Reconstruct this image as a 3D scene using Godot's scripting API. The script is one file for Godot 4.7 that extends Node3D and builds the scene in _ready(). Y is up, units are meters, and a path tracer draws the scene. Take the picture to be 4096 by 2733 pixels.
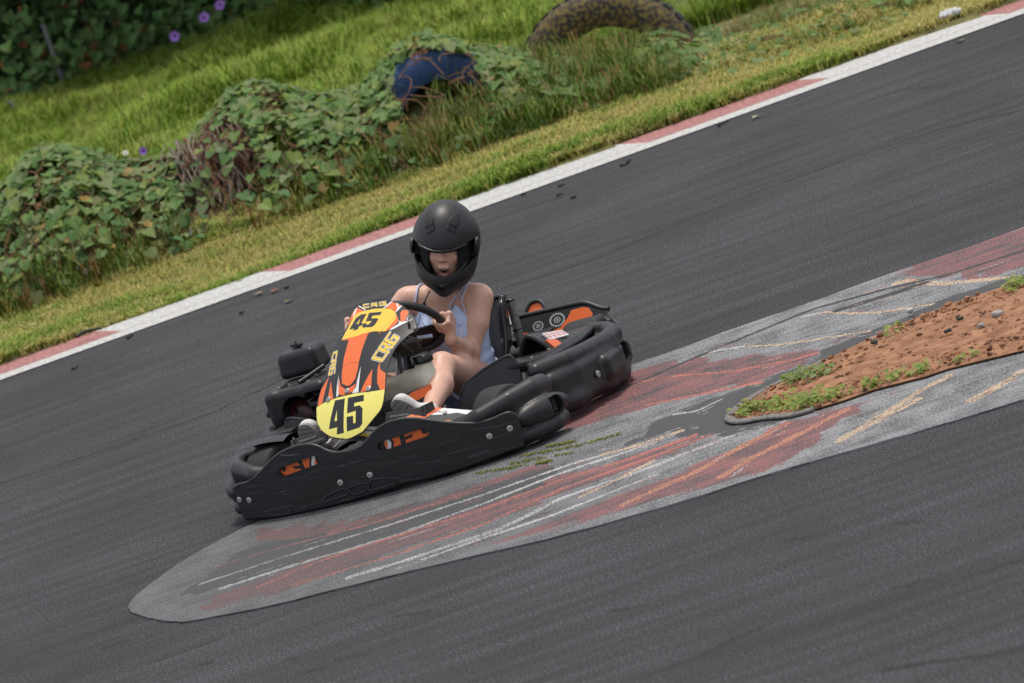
extends Node3D
# A rental kart with its driver swinging round the painted inner kerb of a karting track, vine-covered tyres behind.

const EYE := Vector3(0, 3.5790, 24.2372)
const KART_AT := Vector3(-0.349, 0, 1.992)
const KART_TURN := -27.0

const PANEL_EDGE :=  [-0.039,0.251,-0.099,0.269,-0.141,0.293,-0.167,0.322,-0.176,0.369,-0.162,0.422,-0.146,0.477,-0.138,0.540,-0.113,0.565,-0.104,0.605,-0.101,0.632,-0.079,0.646,-0.041,0.653,0.009,0.649,0.077,0.633,0.126,0.612,0.171,0.583,0.196,0.560,0.222,0.523,0.199,0.520,0.180,0.511,0.154,0.494,0.139,0.465,0.134,0.424,0.137,0.374,0.134,0.336,0.126,0.312,0.084,0.281,0.053,0.258,0.017,0.248]
const PANEL_ART := [
	["orange", [-0.089,0.641,-0.044,0.626,-0.068,0.625,-0.083,0.619,-0.095,0.607,-0.099,0.594,-0.111,0.602,-0.105,0.622,-0.097,0.634]],
	["white", [-0.092,0.641,-0.085,0.637,-0.086,0.623,-0.089,0.612,-0.096,0.627]],
	["black", [-0.078,0.643,-0.065,0.650,-0.031,0.652,0.023,0.649,0.076,0.634,0.048,0.621,0.001,0.625,-0.039,0.627]],
	["white", [-0.084,0.643,-0.078,0.644,-0.034,0.628,-0.041,0.627,-0.052,0.632]],
	["white", [0.046,0.620,0.075,0.632,0.084,0.631,0.059,0.619]],
	["orange", [0.059,0.619,0.079,0.628,0.100,0.623,0.127,0.610,0.111,0.596,0.099,0.605,0.083,0.611]],
	["white", [0.099,0.623,0.112,0.618,0.112,0.611,0.120,0.610,0.131,0.610,0.123,0.602,0.111,0.595,0.113,0.607]],
	["orange", [0.132,0.590,0.138,0.597,0.163,0.590,0.167,0.584,0.163,0.562,0.146,0.563]],
	["orange", [0.121,0.587,0.137,0.567,0.113,0.553,0.092,0.549,0.069,0.554,0.068,0.544,0.067,0.545,0.064,0.555,0.120,0.577]],
	["white", [0.108,0.548,0.113,0.553,0.140,0.560,0.139,0.569,0.148,0.562,0.197,0.559,0.177,0.557,0.146,0.553,0.125,0.549]],
	["white", [0.166,0.562,0.172,0.579,0.171,0.573,0.172,0.564]],
	["gold", [-0.113,0.557,-0.106,0.573,-0.097,0.591,-0.089,0.613,-0.079,0.622,-0.068,0.625,-0.044,0.626,0.001,0.625,0.049,0.619,0.083,0.611,0.107,0.599,0.119,0.588,0.120,0.577,0.091,0.551,0.069,0.554,0.037,0.560,-0.006,0.561,-0.049,0.559,-0.084,0.559,-0.100,0.558]],
	["black", [-0.023,0.616,-0.051,0.618,-0.073,0.611,-0.088,0.582,-0.063,0.582,-0.066,0.576,-0.043,0.578,-0.040,0.586,-0.028,0.586,-0.027,0.593,-0.035,0.593]],
	["gold", [-0.048,0.607,-0.060,0.594,-0.048,0.593]],
	["black", [-0.013,0.617,0.048,0.610,0.044,0.602,0.010,0.606,0.007,0.599,0.032,0.596,0.043,0.591,0.034,0.577,0.024,0.574,-0.021,0.579,-0.027,0.587,-0.022,0.591,-0.009,0.590,-0.009,0.585,0.005,0.584,0.014,0.592,-0.015,0.594]],
	["orange", [-0.114,0.553,-0.084,0.559,-0.006,0.560,0.025,0.562,0.014,0.556,0.013,0.547,0.007,0.515,0.006,0.479,0.008,0.461,0.004,0.432,-0.013,0.418,-0.028,0.417,-0.056,0.428,-0.064,0.450,-0.069,0.478,-0.073,0.505,-0.073,0.531,-0.074,0.555,-0.098,0.555]],
	["orange", [-0.074,0.445,-0.067,0.398,-0.040,0.391,0.006,0.396,0.016,0.437,0.014,0.419,0.000,0.414,-0.031,0.407,-0.060,0.422]],
	["white", [0.020,0.468,0.028,0.388,-0.001,0.391,0.014,0.407,0.016,0.434]],
	["white", [-0.080,0.458,-0.065,0.395,-0.075,0.390,-0.079,0.422]],
	["orange", [0.074,0.449,0.081,0.384,0.037,0.387,0.051,0.416]],
	["orange", [0.099,0.464,0.107,0.440,0.132,0.422,0.138,0.372,0.120,0.374,0.103,0.401,0.096,0.445]],
	["orange", [-0.131,0.458,-0.146,0.379,-0.169,0.368,-0.169,0.416,-0.148,0.438]],
	["orange", [-0.116,0.444,-0.088,0.387,-0.119,0.383,-0.116,0.426]],
	["yellow", [-0.179,0.368,-0.133,0.381,-0.070,0.388,0.012,0.388,0.141,0.372,0.136,0.335,0.129,0.309,0.109,0.289,0.084,0.274,0.062,0.253,0.017,0.244,-0.039,0.247,-0.098,0.265,-0.147,0.290,-0.171,0.319]],
	["black", [-0.079,0.381,-0.031,0.380,-0.030,0.269,-0.064,0.269,-0.061,0.293,-0.102,0.292,-0.095,0.325]],
	["yellow", [-0.065,0.349,-0.075,0.315,-0.062,0.315]],
	["black", [-0.017,0.380,0.053,0.376,0.055,0.356,0.015,0.358,0.014,0.347,0.038,0.346,0.052,0.334,0.052,0.285,0.041,0.274,-0.016,0.271,-0.017,0.320,0.012,0.318,0.013,0.293,0.023,0.293,0.023,0.332,-0.016,0.330]],
]
const TEXT_TOP := [-0.057,0.635,0.064,0.625,-0.066,0.646,0.052,0.637]
const TEXT_LEFT_SIDE := [0.113,0.460,0.164,0.515,0.056,0.481,0.108,0.547]
const TEXT_RIGHT_SIDE := [-0.141,0.528,-0.139,0.460,-0.118,0.530,-0.100,0.463]
const PANEL_BOLTS := [-0.025,0.401,0.071,0.390,-0.112,0.388]
const SEAM_A := [0.119,0.588,0.071,0.555,0.056,0.516,0.044,0.472,0.039,0.446,0.047,0.422,0.063,0.398]
const SEAM_B := [-0.097,0.470,-0.075,0.480,-0.037,0.484,0.005,0.481,0.043,0.473]
const FASCIA_TOP :=  [-0.613,0.152,-0.583,0.162,-0.536,0.166,-0.484,0.181,-0.444,0.198,-0.383,0.229,-0.333,0.250,-0.279,0.262,-0.225,0.267,-0.176,0.262,-0.140,0.248,-0.108,0.225,-0.074,0.209,-0.030,0.202,0.017,0.202,0.056,0.213,0.090,0.233,0.128,0.254,0.177,0.267,0.231,0.266,0.282,0.255,0.326,0.236,0.381,0.211,0.446,0.185,0.496,0.170,0.548,0.165,0.595,0.169,0.620,0.168,0.636,0.154,0.645,0.134]
const FASCIA_BOTTOM :=  [0.640,0.098,0.634,0.034,0.578,0.035,0.504,0.030,0.393,0.025,0.280,0.024,0.165,0.033,0.127,0.028,0.011,0.024,-0.110,0.019,-0.278,0.017,-0.415,0.017,-0.555,0.023,-0.620,0.025,-0.623,0.059,-0.624,0.084,-0.623,0.127]
const APRON := [2.54,1.35,2.07,1.63,1.48,1.65,1.16,1.68,0.85,1.67,0.60,1.71,0.42,1.69,0.18,1.73,-0.46,1.99,-0.88,2.18,-1.13,2.34,-1.25,2.41,-1.41,2.59,-1.50,2.74,-1.59,2.94,-1.65,3.11,-1.66,3.30,-1.58,3.60,-1.47,3.87,-1.40,3.96,-1.11,4.19,-0.82,4.33,-0.47,4.51,-0.10,4.72,0.33,4.87,0.69,4.92,1.11,5.05,1.56,5.15,1.93,5.13]
const DIRT := [2.31,2.80,1.88,2.91,1.63,2.87,1.38,2.94,1.07,3.16,0.89,3.29,0.75,3.43,0.66,3.63,0.68,3.80,0.78,3.91,0.86,4.03,0.94,4.06,1.05,4.09,1.16,4.08,1.35,4.17,1.43,4.17,1.68,4.31,2.04,4.45]
const APRON_ZONES := [
	["bare", [2.06,2.78,1.65,2.68,1.34,2.80,1.14,2.86,0.96,3.07,0.83,3.13,0.58,3.09,0.40,3.19,0.27,3.49,0.44,3.49,0.63,3.95,0.83,4.09,0.78,3.96,0.67,3.82,0.65,3.61,0.75,3.40,1.07,3.13,1.39,2.91,1.63,2.84,2.03,2.97]],
	["bare", [-1.45,3.39,-1.39,3.19,-1.33,3.02,-1.21,2.88,-1.02,2.93,-0.72,3.09,-0.20,3.21,-0.02,3.35,-0.04,3.70,-0.66,3.66,-1.30,3.55]],
	["red", [-1.20,2.50,-0.72,3.13,-0.20,3.21,-0.01,3.24,-0.02,3.35,-0.73,3.29,-1.17,2.81]],
	["red", [-1.41,3.61,-1.30,3.59,-1.16,3.61,-0.81,3.62,-0.04,3.70,-0.06,4.04,-0.38,3.99,-0.78,3.95,-1.11,4.04,-1.31,3.87]],
	["red", [-0.03,3.59,0.27,3.70,0.54,3.76,0.58,3.84,0.33,3.96,-0.05,3.95]],
	["red", [-0.31,4.47,-0.08,4.41,0.37,4.36,0.76,4.21,0.83,4.09,1.16,4.24,1.25,4.28,1.10,4.25,0.86,4.70,0.73,4.87,0.49,4.76,-0.09,4.58]],
	["red", [0.04,1.61,0.58,1.96,0.81,2.42,1.08,2.75,1.12,2.86,0.96,3.03,0.84,3.12,0.51,2.83,0.10,2.69]],
	["red", [1.52,1.79,1.66,1.63,2.07,1.66,2.49,1.66,2.35,2.52,1.94,2.53,1.83,2.56]],
]
const APRON_LINES := [
	["white", 0.050, [-1.38,3.28,-1.03,3.32,-0.66,3.40,-0.29,3.45,0.07,3.44,0.23,3.50]],
	["cream", 0.060, [0.17,3.47,0.23,3.50,0.48,3.54]],
	["white", 0.060, [-1.30,3.52,-1.03,3.55,-0.66,3.66,-0.29,3.63,0.01,3.55,0.12,3.56,0.37,3.60]],
	["red", 0.055, [-1.16,3.75,-0.97,3.68,-0.80,3.65,-0.30,3.74,0.01,3.69,0.27,3.74,0.52,3.71]],
	["red", 0.055, [-1.03,3.95,-0.67,4.03,-0.31,4.04,-0.00,3.87,0.26,3.86,0.57,3.82]],
	["white", 0.075, [-0.83,4.17,-0.54,4.23,-0.25,4.24,-0.01,4.05,0.24,4.06,0.63,3.99]],
	["white", 0.050, [-0.55,4.31,-0.32,4.30,-0.06,4.32,0.13,4.27,0.33,4.23]],
	["red", 0.030, [-1.33,3.02,-1.10,3.08,-0.73,3.25,-0.28,3.31]],
	["cream", 0.050, [0.05,4.15,0.17,4.08,0.34,3.94]],
	["orange", 0.090, [0.18,4.57,0.33,4.49,0.44,4.45,0.57,4.32,0.68,4.22,0.75,4.19]],
	["orange", 0.090, [0.53,4.68,0.65,4.54,0.81,4.42,1.05,4.22]],
	["red", 0.080, [0.75,4.15,0.83,4.11]],
	["cream", 0.080, [0.95,4.77,1.13,4.62,1.28,4.50]],
	["cream", 0.080, [0.95,4.76,1.07,4.62,1.16,4.54,1.29,4.37,1.42,4.26]],
	["cream", 0.100, [1.42,4.86,1.51,4.79,1.64,4.64]],
	["white", 0.060, [0.70,2.01,0.81,2.14,0.86,2.21]],
	["cream", 0.050, [0.86,2.21,0.96,2.41,1.07,2.55,1.29,2.80]],
	["white", 0.070, [1.11,1.96,1.16,2.00,1.19,2.04]],
	["cream", 0.050, [1.19,2.01,1.28,2.28,1.37,2.46,1.56,2.69]],
	["cream", 0.090, [1.49,1.93,1.54,1.95,1.64,2.30,1.86,2.67]],
	["red", 0.060, [0.38,2.12,0.55,2.31,0.76,2.66,0.97,2.85,1.07,2.89]],
	["red", 0.060, [0.40,2.73,0.51,2.83,0.67,2.96,0.83,3.10]],
	["white", 0.040, [0.48,3.14,0.56,3.24,0.67,3.17]],
	["black", 0.035, [0.14,2.26,0.30,2.21,0.75,2.01,1.16,1.86,1.47,1.99,1.67,2.14,1.99,2.19,2.29,2.27]],
	["black", 0.060, [1.24,2.09,1.36,2.12,1.48,2.15,1.60,2.15]],
]
const CRACKS := [
	[-2.35,-0.98,-2.00,-0.92,-1.69,-0.92,-1.35,-0.92,-1.00,-1.20],
	[0.01,-1.67,0.30,-1.57,0.56,-1.60,0.88,-1.79,1.25,-1.92,1.62,-1.98,1.87,-1.98,2.22,-1.92,2.54,-1.63],
	[2.01,-3.76,2.20,-3.75,2.38,-3.32],
	[0.06,7.38,0.20,7.37,0.33,7.28,0.43,7.26],
	[0.69,8.35,0.82,8.45,0.93,8.57,1.06,8.67],
	[0.02,6.26,0.12,6.36],
	[0.84,7.35,0.96,7.40],
	[1.10,7.53,1.22,7.55],
	[0.95,6.42,1.04,6.53],
	[0.61,6.08,0.72,6.20],
	[-1.40,4.81,-1.33,4.82],
	[-1.76,3.86,-1.65,3.88],
	[-1.00,5.55,-0.94,5.59],
	[-1.07,5.24,-1.02,5.27],
	[-0.90,5.52,-0.79,5.60],
	[-0.67,5.14,-0.56,5.25],
]

var M := {}
var rng := RandomNumberGenerator.new()
var taken := {}


func _ready() -> void:
	camera_and_light()
	materials()
	ground_and_track()
	kart()
	driver()
	vegetation()
	small_things()


# ------------------------------------------------------------------ camera, sky, sun
func camera_and_light() -> void:
	var cam := Camera3D.new()
	cam.name = "camera"
	add_child(cam)
	var look := CameraAttributesPhysical.new()
	look.frustum_focal_length = 200.0
	look.frustum_focus_distance = 22.3
	look.exposure_aperture = 6.3
	cam.attributes = look
	cam.keep_aspect = Camera3D.KEEP_HEIGHT
	cam.fov = 6.798
	cam.near = 0.5
	cam.far = 900.0
	var pitch := deg_to_rad(8.4)
	var roll := deg_to_rad(19.0)
	var fw := Vector3(0, -sin(pitch), -cos(pitch))
	var up0 := Vector3.RIGHT.cross(fw)
	var right := Vector3.RIGHT * cos(roll) - up0 * sin(roll)
	var up := Vector3.RIGHT * sin(roll) + up0 * cos(roll)
	cam.transform = Transform3D(Basis(right, up, -fw), EYE)
	cam.current = true
	var env := Environment.new()
	env.background_mode = Environment.BG_SKY
	var sky := Sky.new()
	var air := ProceduralSkyMaterial.new()
	air.sky_top_color = Color(0.86, 0.88, 0.92)
	air.sky_horizon_color = Color(0.76, 0.79, 0.83)
	air.sky_curve = 0.3
	air.ground_bottom_color = Color(0.28, 0.29, 0.26)
	air.ground_horizon_color = Color(0.45, 0.47, 0.44)
	air.sun_angle_max = 1.0
	sky.sky_material = air
	env.sky = sky
	env.background_energy_multiplier = 0.6
	env.tonemap_mode = Environment.TONE_MAPPER_LINEAR
	env.tonemap_exposure = 1.75
	env.sdfgi_enabled = true
	env.ssao_enabled = true
	env.ssil_enabled = true
	var we := WorldEnvironment.new()
	we.name = "world_environment"
	we.environment = env
	add_child(we)
	var sun := DirectionalLight3D.new()
	sun.name = "sun"
	sun.light_color = Color(1.0, 0.97, 0.93)
	sun.light_energy = 0.5

	sun.light_angular_distance = 12.0
	sun.shadow_enabled = true
	add_child(sun)
	sun.look_at_from_position(Vector3(1.2, 8.0, -1.6), Vector3.ZERO, Vector3.FORWARD)


# ------------------------------------------------------------------ helpers
func lin(r: float, g: float, b: float) -> Color:
	return Color(r, g, b).linear_to_srgb()


func mat(c: Color, rough: float, metal := 0.0) -> StandardMaterial3D:
	var m := StandardMaterial3D.new()
	m.albedo_color = c
	m.roughness = rough
	m.metallic = metal
	return m


func noise_tex(size: int, freq: float, octaves: int, seed_: int, ramp: Array, kind := FastNoiseLite.TYPE_SIMPLEX_SMOOTH, seamless := true) -> NoiseTexture2D:
	# ramp: [offset, Color, offset, Color ...]
	var n := FastNoiseLite.new()
	n.noise_type = kind
	n.seed = seed_
	n.frequency = freq
	n.fractal_octaves = octaves
	var t := NoiseTexture2D.new()
	t.width = size
	t.height = size
	t.seamless = seamless
	t.noise = n
	var gr := Gradient.new()
	var offs := PackedFloat32Array()
	var cols := PackedColorArray()
	for i in range(0, ramp.size(), 2):
		offs.append(ramp[i])
		cols.append(ramp[i + 1])
	gr.offsets = offs
	gr.colors = cols
	t.color_ramp = gr
	return t


func grained(a: Color, b: Color, freq: float, scale_: float, rough: float, bump := 0.0, seed_ := 1, world := false) -> StandardMaterial3D:
	var m := StandardMaterial3D.new()
	m.albedo_texture = noise_tex(256, freq, 5, seed_, [0.0, a, 0.35, a.lerp(b, 0.3), 0.65, a.lerp(b, 0.7), 1.0, b])
	m.roughness = rough
	m.uv1_triplanar = true
	m.uv1_world_triplanar = world
	m.uv1_scale = Vector3.ONE * scale_
	if bump > 0.0:
		m.heightmap_enabled = true
		m.heightmap_scale = bump
		m.heightmap_texture = noise_tex(256, freq * 2.0, 3, seed_ + 7, [0.0, Color.BLACK, 1.0, Color.WHITE])
	return m


func numbered(called: String) -> String:
	if not taken.has(called):
		taken[called] = 0
		return called
	taken[called] += 1
	return "%s_%03d" % [called, taken[called]]


func tag(o: Node, label: String, category: String, group := "") -> void:
	o.set_meta("label", label)
	o.set_meta("category", category)
	if group != "":
		o.set_meta("group", group)


func thing(called: String, at: Vector3, label: String, category: String, group := "") -> Node3D:
	var o := Node3D.new()
	o.name = numbered(called)
	add_child(o)
	o.position = at
	tag(o, label, category, group)
	return o


func part(parent: Node, called: String, mesh: Mesh, m: Material, label := "") -> MeshInstance3D:
	var o := MeshInstance3D.new()
	o.name = called
	o.mesh = mesh
	o.material_override = m
	parent.add_child(o, true)
	if label != "":
		o.set_meta("label", label)
	return o


func lone(called: String, mesh: Mesh, m: Material, at: Vector3, label: String, category: String, group := "") -> MeshInstance3D:
	var o := MeshInstance3D.new()
	o.name = numbered(called)
	o.mesh = mesh
	o.material_override = m
	add_child(o)
	o.position = at
	tag(o, label, category, group)
	return o


func structure(called: String, mesh: Mesh, m: Material) -> MeshInstance3D:
	var o := MeshInstance3D.new()
	o.name = numbered(called)
	o.mesh = mesh
	o.material_override = m
	add_child(o)
	o.set_meta("kind", "structure")
	return o


func pairs(a: Array) -> PackedVector2Array:
	var r := PackedVector2Array()
	for i in range(0, a.size(), 2):
		r.append(Vector2(a[i], a[i + 1]))
	return r


func smooth_path(p: Array, steps: int, closed := false) -> PackedVector3Array:
	var r := PackedVector3Array()
	var n := p.size()
	var last := n if closed else n - 1
	for i in last:
		var a: Vector3 = p[(i - 1 + n) % n] if closed or i > 0 else p[i]
		var b: Vector3 = p[i]
		var c: Vector3 = p[(i + 1) % n]
		var d: Vector3 = p[(i + 2) % n] if closed or i + 2 < n else c
		for k in steps:
			r.append(b.cubic_interpolate(c, a, d, float(k) / steps))
	if not closed:
		r.append(p[n - 1])
	return r


class Geo:
	var v := PackedVector3Array()
	var n := PackedVector3Array()
	var uv := PackedVector2Array()
	var c := PackedColorArray()
	var ix := PackedInt32Array()
	var tint := Color.WHITE

	func vert(p: Vector3, no: Vector3, t := Vector2.ZERO) -> int:
		v.append(p)
		n.append(no)
		uv.append(t)
		c.append(tint)
		return v.size() - 1

	func tri(a: int, b: int, d: int) -> void:
		ix.append(a)
		ix.append(b)
		ix.append(d)

	func quad(a: int, b: int, d: int, e: int) -> void:
		tri(a, b, d)
		tri(a, d, e)

	func flat(pts: Array) -> void:
		var no: Vector3 = (pts[1] - pts[0]).cross(pts[2] - pts[0]).normalized()
		var f := []
		for p in pts:
			f.append(vert(p, no))
		for i in range(1, pts.size() - 1):
			tri(f[0], f[i], f[i + 1])

	func mesh() -> ArrayMesh:
		for i in range(0, ix.size(), 3):
			var a := ix[i]
			var b := ix[i + 1]
			var d := ix[i + 2]
			if (v[d] - v[a]).cross(v[b] - v[a]).dot(n[a] + n[b] + n[d]) < 0.0:
				ix[i + 1] = d
				ix[i + 2] = b
		var arr := []
		arr.resize(Mesh.ARRAY_MAX)
		arr[Mesh.ARRAY_VERTEX] = v
		arr[Mesh.ARRAY_NORMAL] = n
		arr[Mesh.ARRAY_TEX_UV] = uv
		arr[Mesh.ARRAY_COLOR] = c
		arr[Mesh.ARRAY_INDEX] = ix
		var m := ArrayMesh.new()
		m.add_surface_from_arrays(Mesh.PRIMITIVE_TRIANGLES, arr)
		return m

	func mirrored() -> Geo:
		var g := Geo.new()
		g.v = v.duplicate()
		g.n = n.duplicate()
		g.uv = uv.duplicate()
		g.c = c.duplicate()
		g.ix = ix.duplicate()
		for i in g.v.size():
			g.v[i].x = -g.v[i].x
			g.n[i].x = -g.n[i].x
		return g

	func tube(path: PackedVector3Array, radii, sides := 10, closed := false, flatten := Vector2.ONE, up := Vector3.UP) -> void:
		var m := path.size()
		var base := v.size()
		var prev := Vector3.ZERO
		for i in m:
			var a := path[(i - 1 + m) % m] if closed or i > 0 else path[i]
			var b := path[(i + 1) % m] if closed or i < m - 1 else path[i]
			var t := (b - a).normalized()
			var s := (up if prev == Vector3.ZERO else prev)
			s = s - t * s.dot(t)
			if s.length() < 0.001:
				s = Vector3.FORWARD - t * Vector3.FORWARD.dot(t)
			s = s.normalized()
			prev = s
			var w := t.cross(s)
			var r: float = radii if radii is float else radii[i]
			for k in sides:
				var an := TAU * k / sides
				var no := s * sin(an) * flatten.y + w * cos(an) * flatten.x
				var nn := (s * sin(an) / flatten.y + w * cos(an) / flatten.x).normalized()
				vert(path[i] + no * r, nn, Vector2(float(k) / sides, float(i) / m))
		var rings := m if closed else m - 1
		for i in rings:
			for k in sides:
				var a := base + i * sides + k
				var b := base + i * sides + (k + 1) % sides
				var d := base + ((i + 1) % m) * sides + (k + 1) % sides
				var e := base + ((i + 1) % m) * sides + k
				quad(a, b, d, e)
		if not closed:
			for end in 2:
				var o := base + (0 if end == 0 else (m - 1) * sides)
				var t := (path[0] - path[1]).normalized() if end == 0 else (path[m - 1] - path[m - 2]).normalized()
				var f := []
				for k in sides:
					f.append(vert(v[o + k], t))
				for k in range(1, sides - 1):
					tri(f[0], f[k], f[k + 1])

	func lathe(profile: Array, sides: int, x: Transform3D, smooth := true) -> void:
		# profile of Vector2(radius, height) turned round the y axis of x
		for i in profile.size() - 1:
			var p: Vector2 = profile[i]
			var q: Vector2 = profile[i + 1]
			var na := Vector2(q.y - p.y, p.x - q.x).normalized()
			var n0 := na
			var n1 := na
			if smooth:
				if i > 0:
					var o: Vector2 = profile[i - 1]
					var nb := Vector2(p.y - o.y, o.x - p.x).normalized()
					if nb.dot(na) > 0.6:
						n0 = (na + nb).normalized()
				if i + 2 < profile.size():
					var o: Vector2 = profile[i + 2]
					var nb := Vector2(o.y - q.y, q.x - o.x).normalized()
					if nb.dot(na) > 0.6:
						n1 = (na + nb).normalized()
			var base := v.size()
			for k in sides + 1:
				var an := TAU * k / sides
				var d := Vector3(cos(an), 0, sin(an))
				vert(x * (d * p.x + Vector3.UP * p.y), (x.basis * (d * n0.x + Vector3.UP * n0.y)).normalized(), Vector2(float(k) / sides, 0))
				vert(x * (d * q.x + Vector3.UP * q.y), (x.basis * (d * n1.x + Vector3.UP * n1.y)).normalized(), Vector2(float(k) / sides, 1))
			for k in sides:
				quad(base + k * 2, base + k * 2 + 1, base + k * 2 + 3, base + k * 2 + 2)

	func box(x: Transform3D, half: Vector3, bevel := 0.0) -> void:
		var e := half - Vector3.ONE * bevel
		for ax in 3:
			for sg in [-1.0, 1.0]:
				var no := Vector3.ZERO
				no[ax] = sg
				var u := (ax + 1) % 3
				var w := (ax + 2) % 3
				var f := []
				for k in [[-1, -1], [1, -1], [1, 1], [-1, 1]]:
					var p := Vector3.ZERO
					p[ax] = half[ax] * sg
					p[u] = e[u] * k[0]
					p[w] = e[w] * k[1]
					f.append(vert(x * p, x.basis * no, Vector2(k[0] * 0.5 + 0.5, k[1] * 0.5 + 0.5)))
				quad(f[0], f[1], f[2], f[3])
		if bevel <= 0.0:
			return
		for ax in 3:
			var u := (ax + 1) % 3
			var w := (ax + 2) % 3
			for su in [-1.0, 1.0]:
				for sw in [-1.0, 1.0]:
					var f := []
					for k in [[-1.0, 0], [1.0, 0], [1.0, 1], [-1.0, 1]]:
						var p := Vector3.ZERO
						p[ax] = e[ax] * k[0]
						p[u] = (half[u] if k[1] == 0 else e[u]) * su
						p[w] = (e[w] if k[1] == 0 else half[w]) * sw
						var no := Vector3.ZERO
						if k[1] == 0:
							no[u] = su
						else:
							no[w] = sw
						f.append(vert(x * p, x.basis * no))
					quad(f[0], f[1], f[2], f[3])
		for sx in [-1.0, 1.0]:
			for sy in [-1.0, 1.0]:
				for sz in [-1.0, 1.0]:
					var a := vert(x * Vector3(half.x * sx, e.y * sy, e.z * sz), x.basis * Vector3(sx, 0, 0))
					var b := vert(x * Vector3(e.x * sx, half.y * sy, e.z * sz), x.basis * Vector3(0, sy, 0))
					var d := vert(x * Vector3(e.x * sx, e.y * sy, half.z * sz), x.basis * Vector3(0, 0, sz))
					tri(a, b, d)

	func plate(poly: PackedVector2Array, at: Callable, thick: float, uv_at = null) -> void:
		# a sheet cut to poly; at(Vector2) gives a Transform3D: origin on the surface, z along its normal
		var tris := Geometry2D.triangulate_polygon(poly)
		for side in 2:
			var base := v.size()
			for p in poly:
				var x: Transform3D = at.call(p)
				var no := x.basis.z.normalized()
				vert(x.origin if side == 0 else x.origin - no * thick, no if side == 0 else -no, uv_at.call(p) if uv_at != null else p)
			for i in range(0, tris.size(), 3):
				tri(base + tris[i], base + tris[i + 1], base + tris[i + 2])
		var m := poly.size()
		var cw := Geometry2D.is_polygon_clockwise(poly)
		for i in m:
			var p := poly[i]
			var q := poly[(i + 1) % m]
			var x: Transform3D = at.call(p)
			var y: Transform3D = at.call(q)
			var xn := x.basis.z.normalized()
			var yn := y.basis.z.normalized()
			var no := (y.origin - x.origin).cross(xn).normalized() * (-1.0 if cw else 1.0)
			var t: Vector2 = uv_at.call(p) if uv_at != null else p
			var a := vert(x.origin, no, t)
			var b := vert(y.origin, no, t)
			var d := vert(y.origin - yn * thick, no, t)
			var e := vert(x.origin - xn * thick, no, t)
			quad(a, b, d, e)


# signed distances
static func smin(a: float, b: float, k: float) -> float:
	var h := maxf(k - absf(a - b), 0.0) / k
	return minf(a, b) - h * h * k * 0.25


static func sd_cap(p: Vector3, a: Vector3, b: Vector3, ra: float, rb: float) -> float:
	var ba := b - a
	var t := clampf((p - a).dot(ba) / ba.length_squared(), 0.0, 1.0)
	return (p - a - ba * t).length() - lerpf(ra, rb, t)


static func sd_box(p: Vector3, c: Vector3, half: Vector3, r: float) -> float:
	var q := (p - c).abs() - half + Vector3.ONE * r
	return q.max(Vector3.ZERO).length() + minf(maxf(q.x, maxf(q.y, q.z)), 0.0) - r


static func sd_ell(p: Vector3, c: Vector3, r: Vector3) -> float:
	var q := (p - c) / r
	var k := q.length()
	var k1 := (q / r).length()
	return k * (k - 1.0) / maxf(k1, 0.0001)


static func sd_wall(p: Vector3, line: PackedVector2Array, half_thick: float, y0: float, y1: float, r: float) -> float:
	# a rounded wall that follows a line in the xz plane
	var q := Vector2(p.x, p.z)
	var d := 1e9
	for i in line.size() - 1:
		var ba := line[i + 1] - line[i]
		var t := clampf((q - line[i]).dot(ba) / ba.length_squared(), 0.0, 1.0)
		d = minf(d, (q - line[i] - ba * t).length())
	var w := Vector2(d - half_thick + r, absf(p.y - (y0 + y1) * 0.5) - (y1 - y0) * 0.5 + r)
	return w.max(Vector2.ZERO).length() + minf(maxf(w.x, w.y), 0.0) - r


static func sd_chain(p: Vector3, line: PackedVector3Array, ra: float, rb: float) -> float:
	var d := 1e9
	var m := line.size() - 1
	for i in m:
		d = minf(d, sd_cap(p, line[i], line[i + 1], lerpf(ra, rb, float(i) / m), lerpf(ra, rb, float(i + 1) / m)))
	return d


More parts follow.
